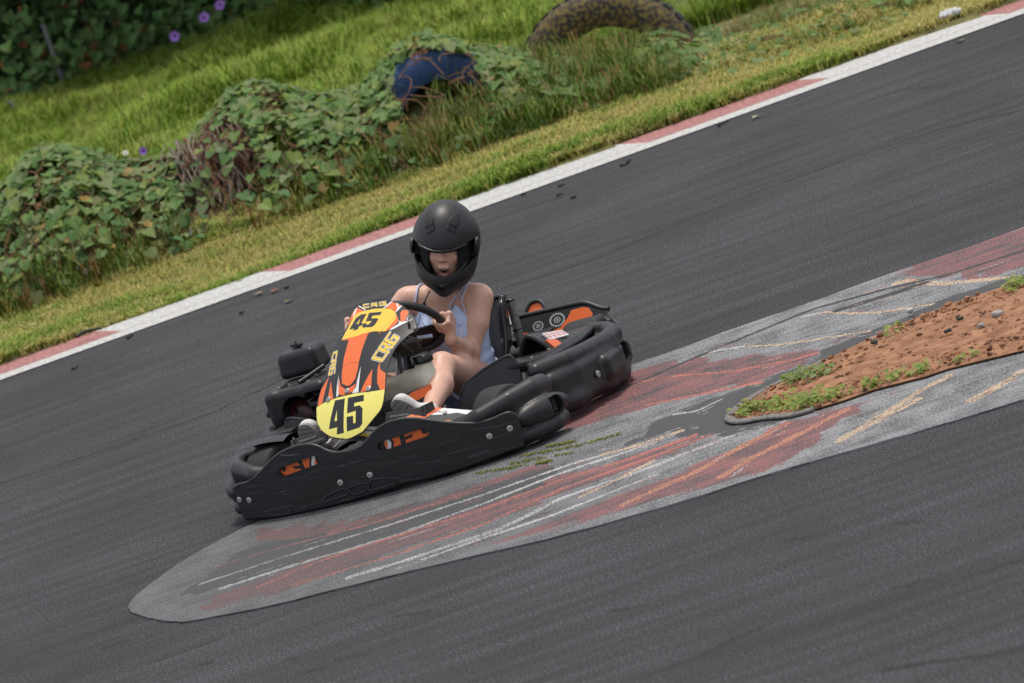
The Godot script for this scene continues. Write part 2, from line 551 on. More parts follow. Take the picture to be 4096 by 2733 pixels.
func nets(g: Geo, f: Callable, lo: Vector3, hi: Vector3, h: float) -> void:
	# surface nets: one vertex in each cell that the surface crosses
	var nx := int(ceil((hi.x - lo.x) / h)) + 1
	var ny := int(ceil((hi.y - lo.y) / h)) + 1
	var nz := int(ceil((hi.z - lo.z) / h)) + 1
	var val := PackedFloat32Array()
	val.resize(nx * ny * nz)
	val.fill(1e9)
	var cell := PackedInt32Array()
	cell.resize(nx * ny * nz)
	cell.fill(-1)
	var bl := 4
	var blocks := []
	for bz in range(0, nz - 1, bl):
		for by in range(0, ny - 1, bl):
			for bx in range(0, nx - 1, bl):
				var mid := lo + (Vector3(bx, by, bz) + Vector3.ONE * bl * 0.5) * h
				if absf(f.call(mid)) < bl * h * 1.25:
					blocks.append(Vector3i(bx, by, bz))
	for b in blocks:
		for k in range(b.z, mini(b.z + bl + 1, nz)):
			for j in range(b.y, mini(b.y + bl + 1, ny)):
				var row: int = (k * ny + j) * nx
				for i in range(b.x, mini(b.x + bl + 1, nx)):
					if val[row + i] > 1e8:
						val[row + i] = f.call(lo + Vector3(i, j, k) * h)
	var sx := 1
	var sy := nx
	var sz := nx * ny
	var off := [0, sx, sy, sx + sy, sz, sx + sz, sy + sz, sx + sy + sz]
	var cor := [Vector3(0, 0, 0), Vector3(1, 0, 0), Vector3(0, 1, 0), Vector3(1, 1, 0), Vector3(0, 0, 1), Vector3(1, 0, 1), Vector3(0, 1, 1), Vector3(1, 1, 1)]
	var edges := [[0, 1], [2, 3], [4, 5], [6, 7], [0, 2], [1, 3], [4, 6], [5, 7], [0, 4], [1, 5], [2, 6], [3, 7]]
	var e := h * 0.35
	for b in blocks:
		for k in range(b.z, mini(b.z + bl, nz - 1)):
			for j in range(b.y, mini(b.y + bl, ny - 1)):
				for i in range(b.x, mini(b.x + bl, nx - 1)):
					var o: int = (k * ny + j) * nx + i
					var inside := 0
					for q in 8:
						if val[o + off[q]] < 0.0:
							inside += 1
					if inside == 0 or inside == 8:
						continue
					var sum := Vector3.ZERO
					var cnt := 0
					for ed in edges:
						var va := val[o + off[ed[0]]]
						var vb := val[o + off[ed[1]]]
						if (va < 0.0) != (vb < 0.0):
							sum += (cor[ed[0]] as Vector3).lerp(cor[ed[1]], va / (va - vb))
							cnt += 1
					var p := lo + (Vector3(i, j, k) + sum / cnt) * h
					var no: Vector3 = Vector3(1, -1, -1) * f.call(p + Vector3(e, -e, -e)) + Vector3(-1, -1, 1) * f.call(p + Vector3(-e, -e, e)) + Vector3(-1, 1, -1) * f.call(p + Vector3(-e, e, -e)) + Vector3.ONE * f.call(p + Vector3(e, e, e))
					cell[o] = g.vert(p, no.normalized())
	for b in blocks:
		for k in range(b.z, mini(b.z + bl, nz - 1)):
			for j in range(b.y, mini(b.y + bl, ny - 1)):
				for i in range(b.x, mini(b.x + bl, nx - 1)):
					var o: int = (k * ny + j) * nx + i
					if cell[o] < 0:
						continue
					var s0 := val[o] < 0.0
					if j > 0 and k > 0 and (val[o + sx] < 0.0) != s0:
						net_quad(g, cell[o], cell[o - sy], cell[o - sy - sz], cell[o - sz])
					if i > 0 and k > 0 and (val[o + sy] < 0.0) != s0:
						net_quad(g, cell[o], cell[o - sx], cell[o - sx - sz], cell[o - sz])
					if i > 0 and j > 0 and (val[o + sz] < 0.0) != s0:
						net_quad(g, cell[o], cell[o - sx], cell[o - sx - sy], cell[o - sy])


func net_quad(g: Geo, a: int, b: int, c: int, d: int) -> void:
	if a >= 0 and b >= 0 and c >= 0 and d >= 0:
		g.quad(a, b, c, d)


# flat print: polygons and strokes drawn into a picture
func fill_poly(im: Image, p: PackedVector2Array, c: Color) -> void:
	var y0 := im.get_height()
	var y1 := 0
	for q in p:
		y0 = mini(y0, int(floor(q.y)))
		y1 = maxi(y1, int(ceil(q.y)))
	y0 = maxi(y0, 0)
	y1 = mini(y1, im.get_height() - 1)
	var m := p.size()
	for y in range(y0, y1 + 1):
		var yy := y + 0.5
		var xs := PackedFloat32Array()
		for i in m:
			var a := p[i]
			var b := p[(i + 1) % m]
			if (a.y <= yy) != (b.y <= yy):
				xs.append(a.x + (yy - a.y) / (b.y - a.y) * (b.x - a.x))
		xs.sort()
		for i in range(0, xs.size() - 1, 2):
			var xa := int(round(xs[i]))
			var xb := int(round(xs[i + 1]))
			if xb > xa:
				im.fill_rect(Rect2i(xa, y, xb - xa, 1), c)


func stroke(im: Image, p: PackedVector2Array, w: float, c: Color) -> void:
	for i in p.size():
		var disc := PackedVector2Array()
		for k in 12:
			disc.append(p[i] + Vector2.from_angle(TAU * k / 12.0) * w * 0.5)
		fill_poly(im, disc, c)
		if i + 1 < p.size():
			var d := (p[i + 1] - p[i]).normalized().orthogonal() * w * 0.5
			fill_poly(im, PackedVector2Array([p[i] + d, p[i + 1] + d, p[i + 1] - d, p[i] - d]), c)


func letters(im: Image, word: String, quad: PackedVector2Array, w: float, c: Color) -> void:
	# block letters laid into a quad of pixel corners: start and end of the base line, start and end of the top line
	var shapes := {
		"C": [[0.92, 0.88, 0.1, 0.88, 0.1, 0.12, 0.92, 0.12]],
		"R": [[0.12, 0.1, 0.12, 0.88, 0.86, 0.88, 0.86, 0.5, 0.12, 0.5], [0.5, 0.5, 0.9, 0.1]],
		"G": [[0.92, 0.88, 0.1, 0.88, 0.1, 0.12, 0.9, 0.12, 0.9, 0.52, 0.5, 0.52]],
	}
	for i in word.length():
		for s in shapes[word[i]]:
			var line := PackedVector2Array()
			for k in range(0, s.size(), 2):
				var u: float = (i + s[k] * 0.86 + 0.07) / word.length()
				var t: float = s[k + 1]
				line.append(quad[0].lerp(quad[1], u).lerp(quad[2].lerp(quad[3], u), t))
			stroke(im, line, w, c)


# ------------------------------------------------------------------ materials
func materials() -> void:
	M.plastic = grained(lin(0.010, 0.010, 0.011), lin(0.022, 0.022, 0.024), 0.02, 3.0, 0.42, 0.02, 3)
	M.plastic.roughness_texture = noise_tex(256, 0.03, 4, 12, [0.0, Color(0.62, 0.62, 0.62), 1.0, Color(1, 1, 1)])
	M.plastic.roughness = 0.55
	M.scuffed = scuffed()
	M.rubber = grained(lin(0.012, 0.012, 0.013), lin(0.030, 0.029, 0.029), 0.06, 6.0, 0.75, 0.05, 5)
	M.matt_black = mat(lin(0.011, 0.011, 0.012), 0.5)
	M.gloss_black = mat(lin(0.010, 0.010, 0.011), 0.22)
	M.steel = grained(lin(0.30, 0.29, 0.28), lin(0.62, 0.61, 0.59), 0.05, 8.0, 0.4, 0.0, 8)
	M.steel.metallic = 0.6
	M.pole = grained(lin(0.16, 0.14, 0.125), lin(0.42, 0.40, 0.37), 0.02, 6.0, 0.35, 0.0, 19)
	M.pole.metallic = 0.35
	M.rusty = grained(lin(0.10, 0.07, 0.05), lin(0.33, 0.31, 0.29), 0.06, 9.0, 0.5, 0.02, 9)
	M.rusty.metallic = 0.6
	M.tank = grained(lin(0.66, 0.62, 0.48), lin(0.78, 0.75, 0.62), 0.012, 4.0, 0.45, 0.0, 10)
	M.orange = mat(lin(0.80, 0.15, 0.035), 0.4)
	M.white = mat(lin(0.72, 0.72, 0.72), 0.45)
	M.grey = mat(lin(0.20, 0.20, 0.21), 0.5)
	M.red = mat(lin(0.55, 0.03, 0.03), 0.45)
	M.engine = grained(lin(0.02, 0.02, 0.02), lin(0.08, 0.075, 0.07), 0.06, 8.0, 0.6, 0.03, 11)


func scuffed() -> StandardMaterial3D:
	# black plastic with pale scratches that run along the bumper
	var im := Image.create(1024, 256, false, Image.FORMAT_RGB8)
	im.fill(lin(0.009, 0.009, 0.010))
	rng.seed = 77
	for i in 300:
		var p := Vector2(rng.randf() * 1024, rng.randf() * 256)
		var l := rng.randf_range(6, 70)
		var a := rng.randf_range(-0.12, 0.22)
		var k := rng.randf_range(0.014, 0.045) if rng.randf() < 0.88 else rng.randf_range(0.06, 0.2)
		var pts := PackedVector2Array([p, p + Vector2(l, l * a), p + Vector2(l * 1.6, l * a * 1.2 + rng.randf_range(-2, 2))])
		stroke(im, pts, rng.randf_range(0.8, 2.2), lin(k, k, k * 1.03))
	for i in 60:
		var p := Vector2(rng.randf_range(0, 1024), rng.randf_range(200, 250))
		stroke(im, PackedVector2Array([p, p + Vector2(rng.randf_range(4, 18), rng.randf_range(-5, 5))]), rng.randf_range(1, 3), lin(0.07, 0.065, 0.05))
	var m := StandardMaterial3D.new()
	m.albedo_texture = ImageTexture.create_from_image(im)
	m.roughness = 0.6
	m.roughness_texture = noise_tex(256, 0.03, 4, 14, [0.0, Color(0.6, 0.6, 0.6), 1.0, Color(1, 1, 1)])
	m.heightmap_enabled = true
	m.heightmap_scale = 0.03
	m.heightmap_texture = noise_tex(256, 0.05, 4, 15, [0.0, Color.BLACK, 1.0, Color.WHITE])
	return m


# ------------------------------------------------------------------ ground, track, kerbs
func kerb_z(x: float) -> float:
	return -4.70 - 0.1 * clampf(x, -30.0, 30.0)


func bank(x: float) -> float:
	# height of the hidden row of tyres under the vines
	var h := 0.36
	for m in [[-3.3, 0.34, 0.34], [-2.15, 0.32, 0.36], [-0.96, 0.28, 0.34], [0.03, 0.22, 0.30], [1.06, -0.22, 0.45], [2.2, -0.12, 0.6]]:
		h += m[1] * exp(-pow((x - m[0]) / m[2], 2.0))
	if x > 1.25:
		h -= 0.29 * smoothstep(1.25, 1.7, x)
	return maxf(h, 0.03)


func ground_y(x: float, z: float) -> float:
	var d := kerb_z(x) - 0.42 - z
	if d < 0.0:
		return -0.03
	var y := 0.02 + 0.015 * sin(x * 2.1 + z) + 0.02 * sin(z * 1.7 - x)
	var c := clampf(1.0 - absf(z + 8.1) / 1.1, 0.0, 1.0)
	y += bank(x) * 0.62 * c * c * (3.0 - 2.0 * c)
	if x > 1.2 and z < -9.2:
		y *= 1.0 - smoothstep(1.2, 1.7, x)
	return y


func ground_and_track() -> void:
	rng.seed = 5
	var xs := [-300.0, -120.0, -50.0, -20.0, -10.0]
	var zs := [-400.0, -160.0, -70.0, -40.0, -28.0]
	var q := -7.0
	while q <= 7.0:
		xs.append(q)
		q += 0.2
	xs.append_array([10.0, 20.0, 50.0, 120.0, 300.0])
	q = -24.0
	while q <= -4.6:
		zs.append(q)
		q += 0.2
	zs.append_array([-3.0, 10.0, 40.0, 120.0])
	var g := Geo.new()
	for z in zs:
		for x in xs:
			var y := ground_y(x, z)
			var no := Vector3(ground_y(x - 0.05, z) - ground_y(x + 0.05, z), 0.1, ground_y(x, z - 0.05) - ground_y(x, z + 0.05)).normalized()
			if absf(no.y) < 0.3:
				no = Vector3.UP
			g.vert(Vector3(x, y, z), no)
	for j in zs.size() - 1:
		for i in xs.size() - 1:
			var a := j * xs.size() + i
			g.quad(a, a + 1, a + 1 + xs.size(), a + xs.size())
	var soil := grained(lin(0.080, 0.080, 0.024), lin(0.260, 0.225, 0.080), 0.02, 0.9, 0.95, 2.0, 21, true)
	structure("ground", g.mesh(), soil)

	# asphalt
	var st := SurfaceTool.new()
	st.begin(Mesh.PRIMITIVE_TRIANGLES)
	st.set_normal(Vector3.UP)
	var tx := [-200.0, -60.0, -30.0, -4.0, 0.0, 4.0, 30.0, 60.0, 200.0]
	for i in tx.size() - 1:
		var c := [Vector3(tx[i], 0, kerb_z(tx[i])), Vector3(tx[i + 1], 0, kerb_z(tx[i + 1])), Vector3(tx[i + 1], 0, 60), Vector3(tx[i], 0, 60)]
		for k in [0, 1, 2, 0, 2, 3]:
			st.set_uv(Vector2(c[k].x, c[k].z) / 1.3)
			st.set_uv2(Vector2((c[k].x + 4.0) / 8.0, (c[k].z + 7.0) / 18.0))
			st.add_vertex(c[k])
	structure("track", st.commit(), asphalt(true))
	# another piece of the circuit beyond the tyres
	g = Geo.new()
	var far_edge := [Vector3(1.58, 0.035, -9.9), Vector3(1.50, 0.035, -11.2), Vector3(4.0, 0.035, -10.35), Vector3(9.0, 0.035, -8.6), Vector3(9.0, 0.035, -7.4), Vector3(3.0, 0.035, -9.3)]
	g.flat(far_edge)
	var far_mat := asphalt(false)
	far_mat.uv1_triplanar = true
	far_mat.uv1_world_triplanar = true
	far_mat.uv1_scale = Vector3.ONE * 0.8
	structure("far_track", g.mesh(), far_mat)
	g = Geo.new()
	g.flat([Vector3(1.45, 0.045, -11.2), Vector3(1.44, 0.045, -11.36), Vector3(4.0, 0.045, -10.5), Vector3(4.0, 0.045, -10.34)])
	structure("far_track_line", g.mesh(), M.white)

	far_kerb()
	apron()
	dirt_bed()


func asphalt(marked: bool) -> StandardMaterial3D:
	var m := StandardMaterial3D.new()
	m.albedo_texture = noise_tex(1024, 0.10, 3, 31, [0.0, lin(0.003, 0.003, 0.0035), 0.34, lin(0.009, 0.009, 0.0102), 0.48, lin(0.026, 0.0258, 0.0292), 0.60, lin(0.052, 0.0515, 0.059), 0.74, lin(0.105, 0.104, 0.117), 1.0, lin(0.28, 0.28, 0.305)])
	m.roughness = 0.82
	m.heightmap_enabled = true
	m.heightmap_scale = 0.5
	m.heightmap_texture = noise_tex(1024, 0.12, 3, 32, [0.0, Color.BLACK, 1.0, Color.WHITE])
	if not marked:
		return m
	var w := 1024
	var streak := FastNoiseLite.new()
	streak.seed = 41
	streak.frequency = 0.09
	streak.fractal_octaves = 4
	var a := streak.get_image(48, w)
	a.resize(w, w, Image.INTERPOLATE_CUBIC)
	var blot := FastNoiseLite.new()
	blot.seed = 42
	blot.frequency = 0.006
	blot.fractal_octaves = 5
	var b := blot.get_image(w, w)
	var da := a.get_data()
	var db := b.get_data()
	var out := PackedByteArray()
	out.resize(w * w * 3)
	for i in w * w:
		var k := clampf(0.47 + 0.44 * (da[i] / 255.0) + 0.24 * (db[i] / 255.0), 0.0, 1.0)
		var s := int(255.0 * k)
		out[i * 3] = s
		out[i * 3 + 1] = s
		out[i * 3 + 2] = s
	var im := Image.create_from_data(w, w, false, Image.FORMAT_RGB8, out)
	rng.seed = 44
	# cracks and sealed joints
	for n in CRACKS.size():
		var p := pairs(CRACKS[n])
		var line := PackedVector2Array()
		for i in p.size() - 1:
			for k in 10:
				var q := p[i].lerp(p[i + 1], k / 10.0)
				line.append(Vector2((q.x + 4.0) / 8.0 * w, (q.y + 7.0) / 18.0 * w + rng.randf_range(-0.7, 0.7)))
		line.append(Vector2((p[-1].x + 4.0) / 8.0 * w, (p[-1].y + 7.0) / 18.0 * w))
		for i in line.size() - 1:
			var c := rng.randf_range(0.22, 0.45) if n < 2 else rng.randf_range(0.35, 0.6)
			stroke(im, PackedVector2Array([line[i], line[i + 1]]), rng.randf_range(1.6, 3.4) if n < 2 else rng.randf_range(1.5, 3.2), Color(c, c, c))
	# tyre scrapes along the direction of travel
	for i in 420:
		var p := Vector2(rng.randf() * w, rng.randf() * w)
		var c := rng.randf_range(0.55, 0.8)
		var l := rng.randf_range(6, 40)
		stroke(im, PackedVector2Array([p, p + Vector2(l, rng.randf_range(-1.5, 0.6))]), rng.randf_range(0.6, 1.5), Color(c, c, c))
	m.detail_enabled = true
	m.detail_blend_mode = BaseMaterial3D.BLEND_MODE_MUL
	m.detail_uv_layer = BaseMaterial3D.DETAIL_UV_2
	m.detail_albedo = ImageTexture.create_from_image(im)
	return m


func far_kerb() -> void:
	var root := Node3D.new()
	root.name = "kerb"
	add_child(root)
	root.set_meta("kind", "structure")
	var white := grained(lin(0.34, 0.335, 0.32), lin(0.62, 0.61, 0.59), 0.03, 3.5, 0.8, 0.08, 51, true)
	var red := grained(lin(0.20, 0.085, 0.078), lin(0.50, 0.215, 0.195), 0.03, 3.5, 0.8, 0.08, 52, true)
	# the white line along the track, one painted length after another, and the blocks behind it
	var cuts := [-7.5, -6.4, -5.3, -4.2, -3.2, -1.87, -0.97, -0.02, 0.97, 1.96, 2.95, 4.1, 5.2, 6.3, 7.4]
	for i in cuts.size() - 1:
		var x0: float = cuts[i]
		var x1: float = cuts[i + 1]
		var is_red := i % 2 == 0
		var lean := 0.10
		var g := Geo.new()
		var n := 6
		for k in n:
			var a := lerpf(x0, x1, float(k) / n)
			var b := lerpf(x0, x1, float(k + 1) / n)
			kerb_strip(g, a, b, 0.0, -0.17, 0.005, 0.010, 0.0, 0.0)
		part(root, "white_line", g.mesh(), white)
		g = Geo.new()
		for k in n:
			var a := lerpf(x0, x1, float(k) / n)
			var b := lerpf(x0, x1, float(k + 1) / n)
			kerb_strip(g, a, b, -0.17, -0.43, 0.011, 0.022, lean, lean * 1.3)
		part(root, "red_block" if is_red else "white_block", g.mesh(), red if is_red else white)


func kerb_strip(g: Geo, a: float, b: float, d0: float, d1: float, y0: float, y1: float, s0: float, s1: float) -> void:
	g.flat([Vector3(a + s0 * 0.2, y0, kerb_z(a) + d0), Vector3(b + s0 * 0.2, y0, kerb_z(b) + d0), Vector3(b - s1, y1, kerb_z(b) + d1), Vector3(a - s1, y1, kerb_z(a) + d1)])
	g.flat([Vector3(a - s1, y1, kerb_z(a) + d1), Vector3(b - s1, y1, kerb_z(b) + d1), Vector3(b - s1, -0.05, kerb_z(b) + d1 - 0.01), Vector3(a - s1, -0.05, kerb_z(a) + d1 - 0.01)])


func apron() -> void:
	# painted inner kerb: worn white border, red and white teeth, scraped ridges
	var w := 2048
	var h := 1024
	var to_px := func(q: Vector2) -> Vector2: return Vector2((q.x + 1.8) / 4.4 * w, (q.y - 1.2) / 4.2 * h)
	var zone := Image.create(w, h, false, Image.FORMAT_L8)
	var codes := {"bare": 1, "red": 2, "white": 3, "cream": 4, "orange": 5, "black": 6}
	for z in APRON_ZONES:
		var p := PackedVector2Array()
		for q in pairs(z[1]):
			p.append(to_px.call(q))
		fill_poly(zone, p, Color8(codes[z[0]], 0, 0))
	var lines := Image.create(w, h, false, Image.FORMAT_L8)
	rng.seed = 61
	for z in APRON_LINES:
		var p := pairs(z[2])
		var code: int = 9 if z[0] == "red" else codes[z[0]]
		var wide: float = z[1] * (0.75 if z[0] != "black" else 1.3) / 4.2 * h
		for i in p.size() - 1:
			var steps := 26
			for k in steps:
				var a: Vector2 = to_px.call(p[i].lerp(p[i + 1], float(k) / steps))
				var b: Vector2 = to_px.call(p[i].lerp(p[i + 1], float(k + 1) / steps))
				if rng.randf() < 0.04 and code != 6:
					continue
				stroke(lines, PackedVector2Array([a + Vector2(0, rng.randf_range(-1.5, 1.5)), b]), wide * rng.randf_range(0.4, 1.2), Color8(code, 0, 0))
	# thin scrapes and rubber along the same lines
	for z in APRON_LINES:
		var p := pairs(z[2])
		for n in 9:
			var i := rng.randi_range(0, p.size() - 2)
			var t0 := rng.randf()
			var t1 := minf(t0 + rng.randf_range(0.15, 0.7), 1.0)
			var off := Vector2(0, rng.randf_range(-0.13, 0.13))
			var code: int = [3, 3, 9, 9, 6, 6, 6, 4][rng.randi_range(0, 7)]
			var a := p[i].lerp(p[i + 1], t0) + off
			var b := p[i].lerp(p[i + 1], t1) + off
			for k in 12:
				if rng.randf() < 0.25:
					continue
				stroke(lines, PackedVector2Array([to_px.call(a.lerp(b, k / 12.0)), to_px.call(a.lerp(b, (k + 1) / 12.0))]), rng.randf_range(0.8, 3.4), Color8(code, 0, 0))
	var n1 := FastNoiseLite.new()
	n1.seed = 62
	n1.frequency = 0.19
	n1.fractal_octaves = 3
	var f1 := n1.get_image(w, h).get_data()
	var n2 := FastNoiseLite.new()
	n2.seed = 63
	n2.frequency = 0.05
	n2.fractal_octaves = 4
	var s2 := n2.get_image(128, h)
	s2.resize(w, h, Image.INTERPOLATE_CUBIC)
	var f2 := s2.get_data()
	var n3 := FastNoiseLite.new()
	n3.seed = 64
	n3.frequency = 0.012
	n3.fractal_octaves = 4
	var f3 := n3.get_image(w, h).get_data()
	var zd := zone.get_data()
	var ld := lines.get_data()
	# linear colours of the paints over the asphalt
	var paint := [Vector3(0.22, 0.22, 0.228), Vector3(0.15, 0.15, 0.15), Vector3(0.23, 0.082, 0.080), Vector3(0.42, 0.415, 0.41), Vector3(0.50, 0.37, 0.25), Vector3(0.42, 0.17, 0.10), Vector3(0.018, 0.017, 0.017)]
	var bright_red := Vector3(0.42, 0.125, 0.09)
	var ground_c := Vector3(0.042, 0.0415, 0.044)
	var out := PackedByteArray()
	out.resize(w * h * 3)
	var rel := PackedByteArray()
	rel.resize(w * h)
	var table := PackedByteArray()
	table.resize(1024)
	for i in 1024:
		var c := pow(i / 1023.0, 1.0 / 2.2)
		table[i] = int(255.0 * c)
	for i in w * h:
		var j := clampi(i + int((f3[i] - 128) * 0.35) + w * int((f2[i] - 128) * 0.16 + (f1[i] - 128) * 0.06), 0, w * h - 1)
		var zi := zd[j]
		var li := ld[i]
		var grain := f1[i] / 255.0
		var run := f2[i] / 255.0
		var wear := f3[i] / 255.0
		var cover := 0.0
		var p: Vector3 = paint[zi]
		if zi == 0:
			p *= 0.52 + 0.58 * smoothstep(-0.9, 0.9, (i % w) * 4.4 / w - 1.8)
			cover = clampf((wear * 0.5 + grain * 0.9 + run * 0.4 - 0.52) * 1.6, 0.05, 1.0)
		elif zi == 1:
			cover = 0.0
		else:
			cover = clampf((wear * 0.5 + grain * 0.9 + run * 0.6 - 0.65) * 1.7, 0.0, 1.0) * lerpf(0.45, 1.0, smoothstep(-1.0, 0.5, (i % w) * 4.4 / w - 1.8))
		var height := 90.0 + grain * 60.0
		if li > 0:
			var lc := clampf((grain * 0.8 + run * 0.4 - 0.30) * 2.4, 0.0, 1.0) * lerpf(0.5, 1.0, smoothstep(-1.3, 0.2, (i % w) * 4.4 / w - 1.8))
			if li == 6:
				lc = 0.9
			p = bright_red if li == 9 else paint[li]
			cover = maxf(cover, lc) if li != 6 else lc
			height += 70.0
		var c := ground_c * (0.6 + grain * 0.8)
		c = c.lerp(p * (0.75 + grain * 0.5), cover)
		out[i * 3] = table[clampi(int(c.x * 1023.0), 0, 1023)]
		out[i * 3 + 1] = table[clampi(int(c.y * 1023.0), 0, 1023)]
		out[i * 3 + 2] = table[clampi(int(c.z * 1023.0), 0, 1023)]
		rel[i] = int(clampf(height, 0.0, 255.0))
	var m := StandardMaterial3D.new()
	m.albedo_texture = ImageTexture.create_from_image(Image.create_from_data(w, h, false, Image.FORMAT_RGB8, out))
	m.roughness = 0.72
	m.heightmap_enabled = true
	m.heightmap_scale = 1.0
	m.heightmap_texture = ImageTexture.create_from_image(Image.create_from_data(w, h, false, Image.FORMAT_L8, rel))
	m.texture_repeat = false
	var g := Geo.new()
	var edge := pairs(APRON)
	var fine := PackedVector2Array()
	var en := edge.size()
	for i in en:
		for k in 6:
			fine.append(edge[i].cubic_interpolate(edge[(i + 1) % en], edge[(i - 1 + en) % en], edge[(i + 2) % en], k / 6.0) + Vector2(rng.randf_range(-0.003, 0.003), rng.randf_range(-0.006, 0.006)))
	g.plate(fine, func(p: Vector2) -> Transform3D: return Transform3D(Basis(Vector3.RIGHT, Vector3.FORWARD, Vector3.UP), Vector3(p.x, 0.007, p.y)), 0.012, func(p: Vector2) -> Vector2: return Vector2((p.x + 1.8) / 4.4, (p.y - 1.2) / 4.2))
	structure("painted_kerb", g.mesh(), m)


func dirt_bed() -> void:
	var edge := pairs(DIRT)
	var g := Geo.new()
	# lumpy earth inside the outline
	var step := 0.035
	var nz := FastNoiseLite.new()
	nz.seed = 71
	nz.frequency = 1.6
	nz.fractal_octaves = 4
	g.plate(edge, func(p: Vector2) -> Transform3D: return Transform3D(Basis(Vector3.RIGHT, Vector3.FORWARD, Vector3.UP), Vector3(p.x, 0.017, p.y)), 0.004)
	var idx := {}
	for i in range(0, 70):
		for j in range(0, 60):
			var p := Vector2(0.55 + i * step, 2.6 + j * step)
			if not Geometry2D.is_point_in_polygon(p, edge):
				continue
			var near := 1e9
			for k in edge.size():
				near = minf(near, p.distance_to(Geometry2D.get_closest_point_to_segment(p, edge[k], edge[(k + 1) % edge.size()])))
			var y := 0.014 + minf(near, 0.3) * 0.035 + nz.get_noise_2d(p.x * 7.0, p.y * 5.0) * 0.014 * minf(near * 8.0, 1.0)
			idx[Vector2i(i, j)] = [g.vert(Vector3(p.x, y, p.y), Vector3.UP), y]
	for key in idx:
		var k: Vector2i = key
		if idx.has(k + Vector2i(1, 0)) and idx.has(k + Vector2i(0, 1)) and idx.has(k + Vector2i(1, 1)):
			var a: Array = idx[k]
			var b: Array = idx[k + Vector2i(1, 0)]
			var c: Array = idx[k + Vector2i(1, 1)]
			var d: Array = idx[k + Vector2i(0, 1)]
			g.quad(a[0], b[0], c[0], d[0])
			g.n[a[0]] = Vector3(a[1] - b[1], step, a[1] - d[1]).normalized()
	var earth := grained(lin(0.17, 0.074, 0.034), lin(0.40, 0.200, 0.105), 0.03, 1.1, 0.95, 0.5, 72, true)
	structure("dirt_bed", g.mesh(), earth)
	# the concrete edging at the tip of the bed
	g = Geo.new()
	var rim := []
	for k in range(4, 12):
		rim.append(Vector3(edge[k].x, 0.016, edge[k].y))
	g.tube(smooth_path(rim, 5), 0.02, 8, false, Vector2(1.0, 0.45))
	structure("bed_edging", g.mesh(), grained(lin(0.12, 0.11, 0.10), lin(0.26, 0.24, 0.22), 0.04, 3.0, 0.9, 0.6, 73, true))


# ------------------------------------------------------------------ the kart (its own axes: x to the driver's left, y up, z forward)
func panel_at(p: Vector2) -> Transform3D:
	var z := 0.81 - 2.0 * pow(p.y - 0.1, 2.0) - 1.3 * p.x * p.x
	var no := Vector3(2.6 * p.x, 4.0 * (p.y - 0.1), 1.0).normalized()
	var s := Vector3(no.z, 0, -no.x).normalized()
	return Transform3D(Basis(s, no.cross(s), no), Vector3(p.x, p.y, z))


func fascia_at(p: Vector2, off := 0.0) -> Transform3D:
	var no := Vector3(0.7 * p.x, (p.y - 0.10) * 0.5, 1.0).normalized()
	var s := Vector3(no.z, 0, -no.x).normalized()
	return Transform3D(Basis(s, no.cross(s), no), Vector3(p.x, p.y, 0.80 - 0.35 * p.x * p.x - 0.25 * pow(p.y - 0.10, 2.0)) + no * off)


func ink(c: String) -> Color:
	return {"black": lin(0.026, 0.026, 0.028), "orange": lin(0.78, 0.155, 0.04), "gold": lin(0.82, 0.55, 0.070), "yellow": lin(0.84, 0.75, 0.19), "white": lin(0.72, 0.72, 0.72), "grey": lin(0.2, 0.2, 0.21)}[c]


func printed(im: Image, rough := 0.38) -> StandardMaterial3D:
	var m := StandardMaterial3D.new()
	m.albedo_texture = ImageTexture.create_from_image(im)
	m.roughness = rough
	m.metallic_specular = 0.4
	m.texture_repeat = false
	return m


func tilt(deg_x: float, deg_y := 0.0, deg_z := 0.0) -> Basis:
	return Basis.from_euler(Vector3(deg_to_rad(deg_x), deg_to_rad(deg_y), deg_to_rad(deg_z)))


func screw(parent: Node, at: Transform3D, r: float, m: Material) -> void:
	var g := Geo.new()
	var x := Transform3D(Basis(at.basis.x, at.basis.z, -at.basis.y), at.origin)
	g.lathe([Vector2(r, -0.004), Vector2(r, 0.002), Vector2(r * 0.8, 0.004), Vector2(r * 0.42, 0.004), Vector2(r * 0.36, 0.0005), Vector2(0.0001, 0.0005)], 14, x)
	part(parent, "screw", g.mesh(), m)


func kart() -> void:
	var k := thing("racing_kart", KART_AT, "black orange and yellow rental kart, number 45, cornering over the painted kerb", "kart")
	k.rotation_degrees.y = KART_TURN
	front_bumper(k)
	number_panel(k)
	corner_guards(k)
	side_pods(k)
	wheels(k)
	chassis(k)
	engine_side(k)
	rear_bodywork(k)
	seat(k)
	steering(k)


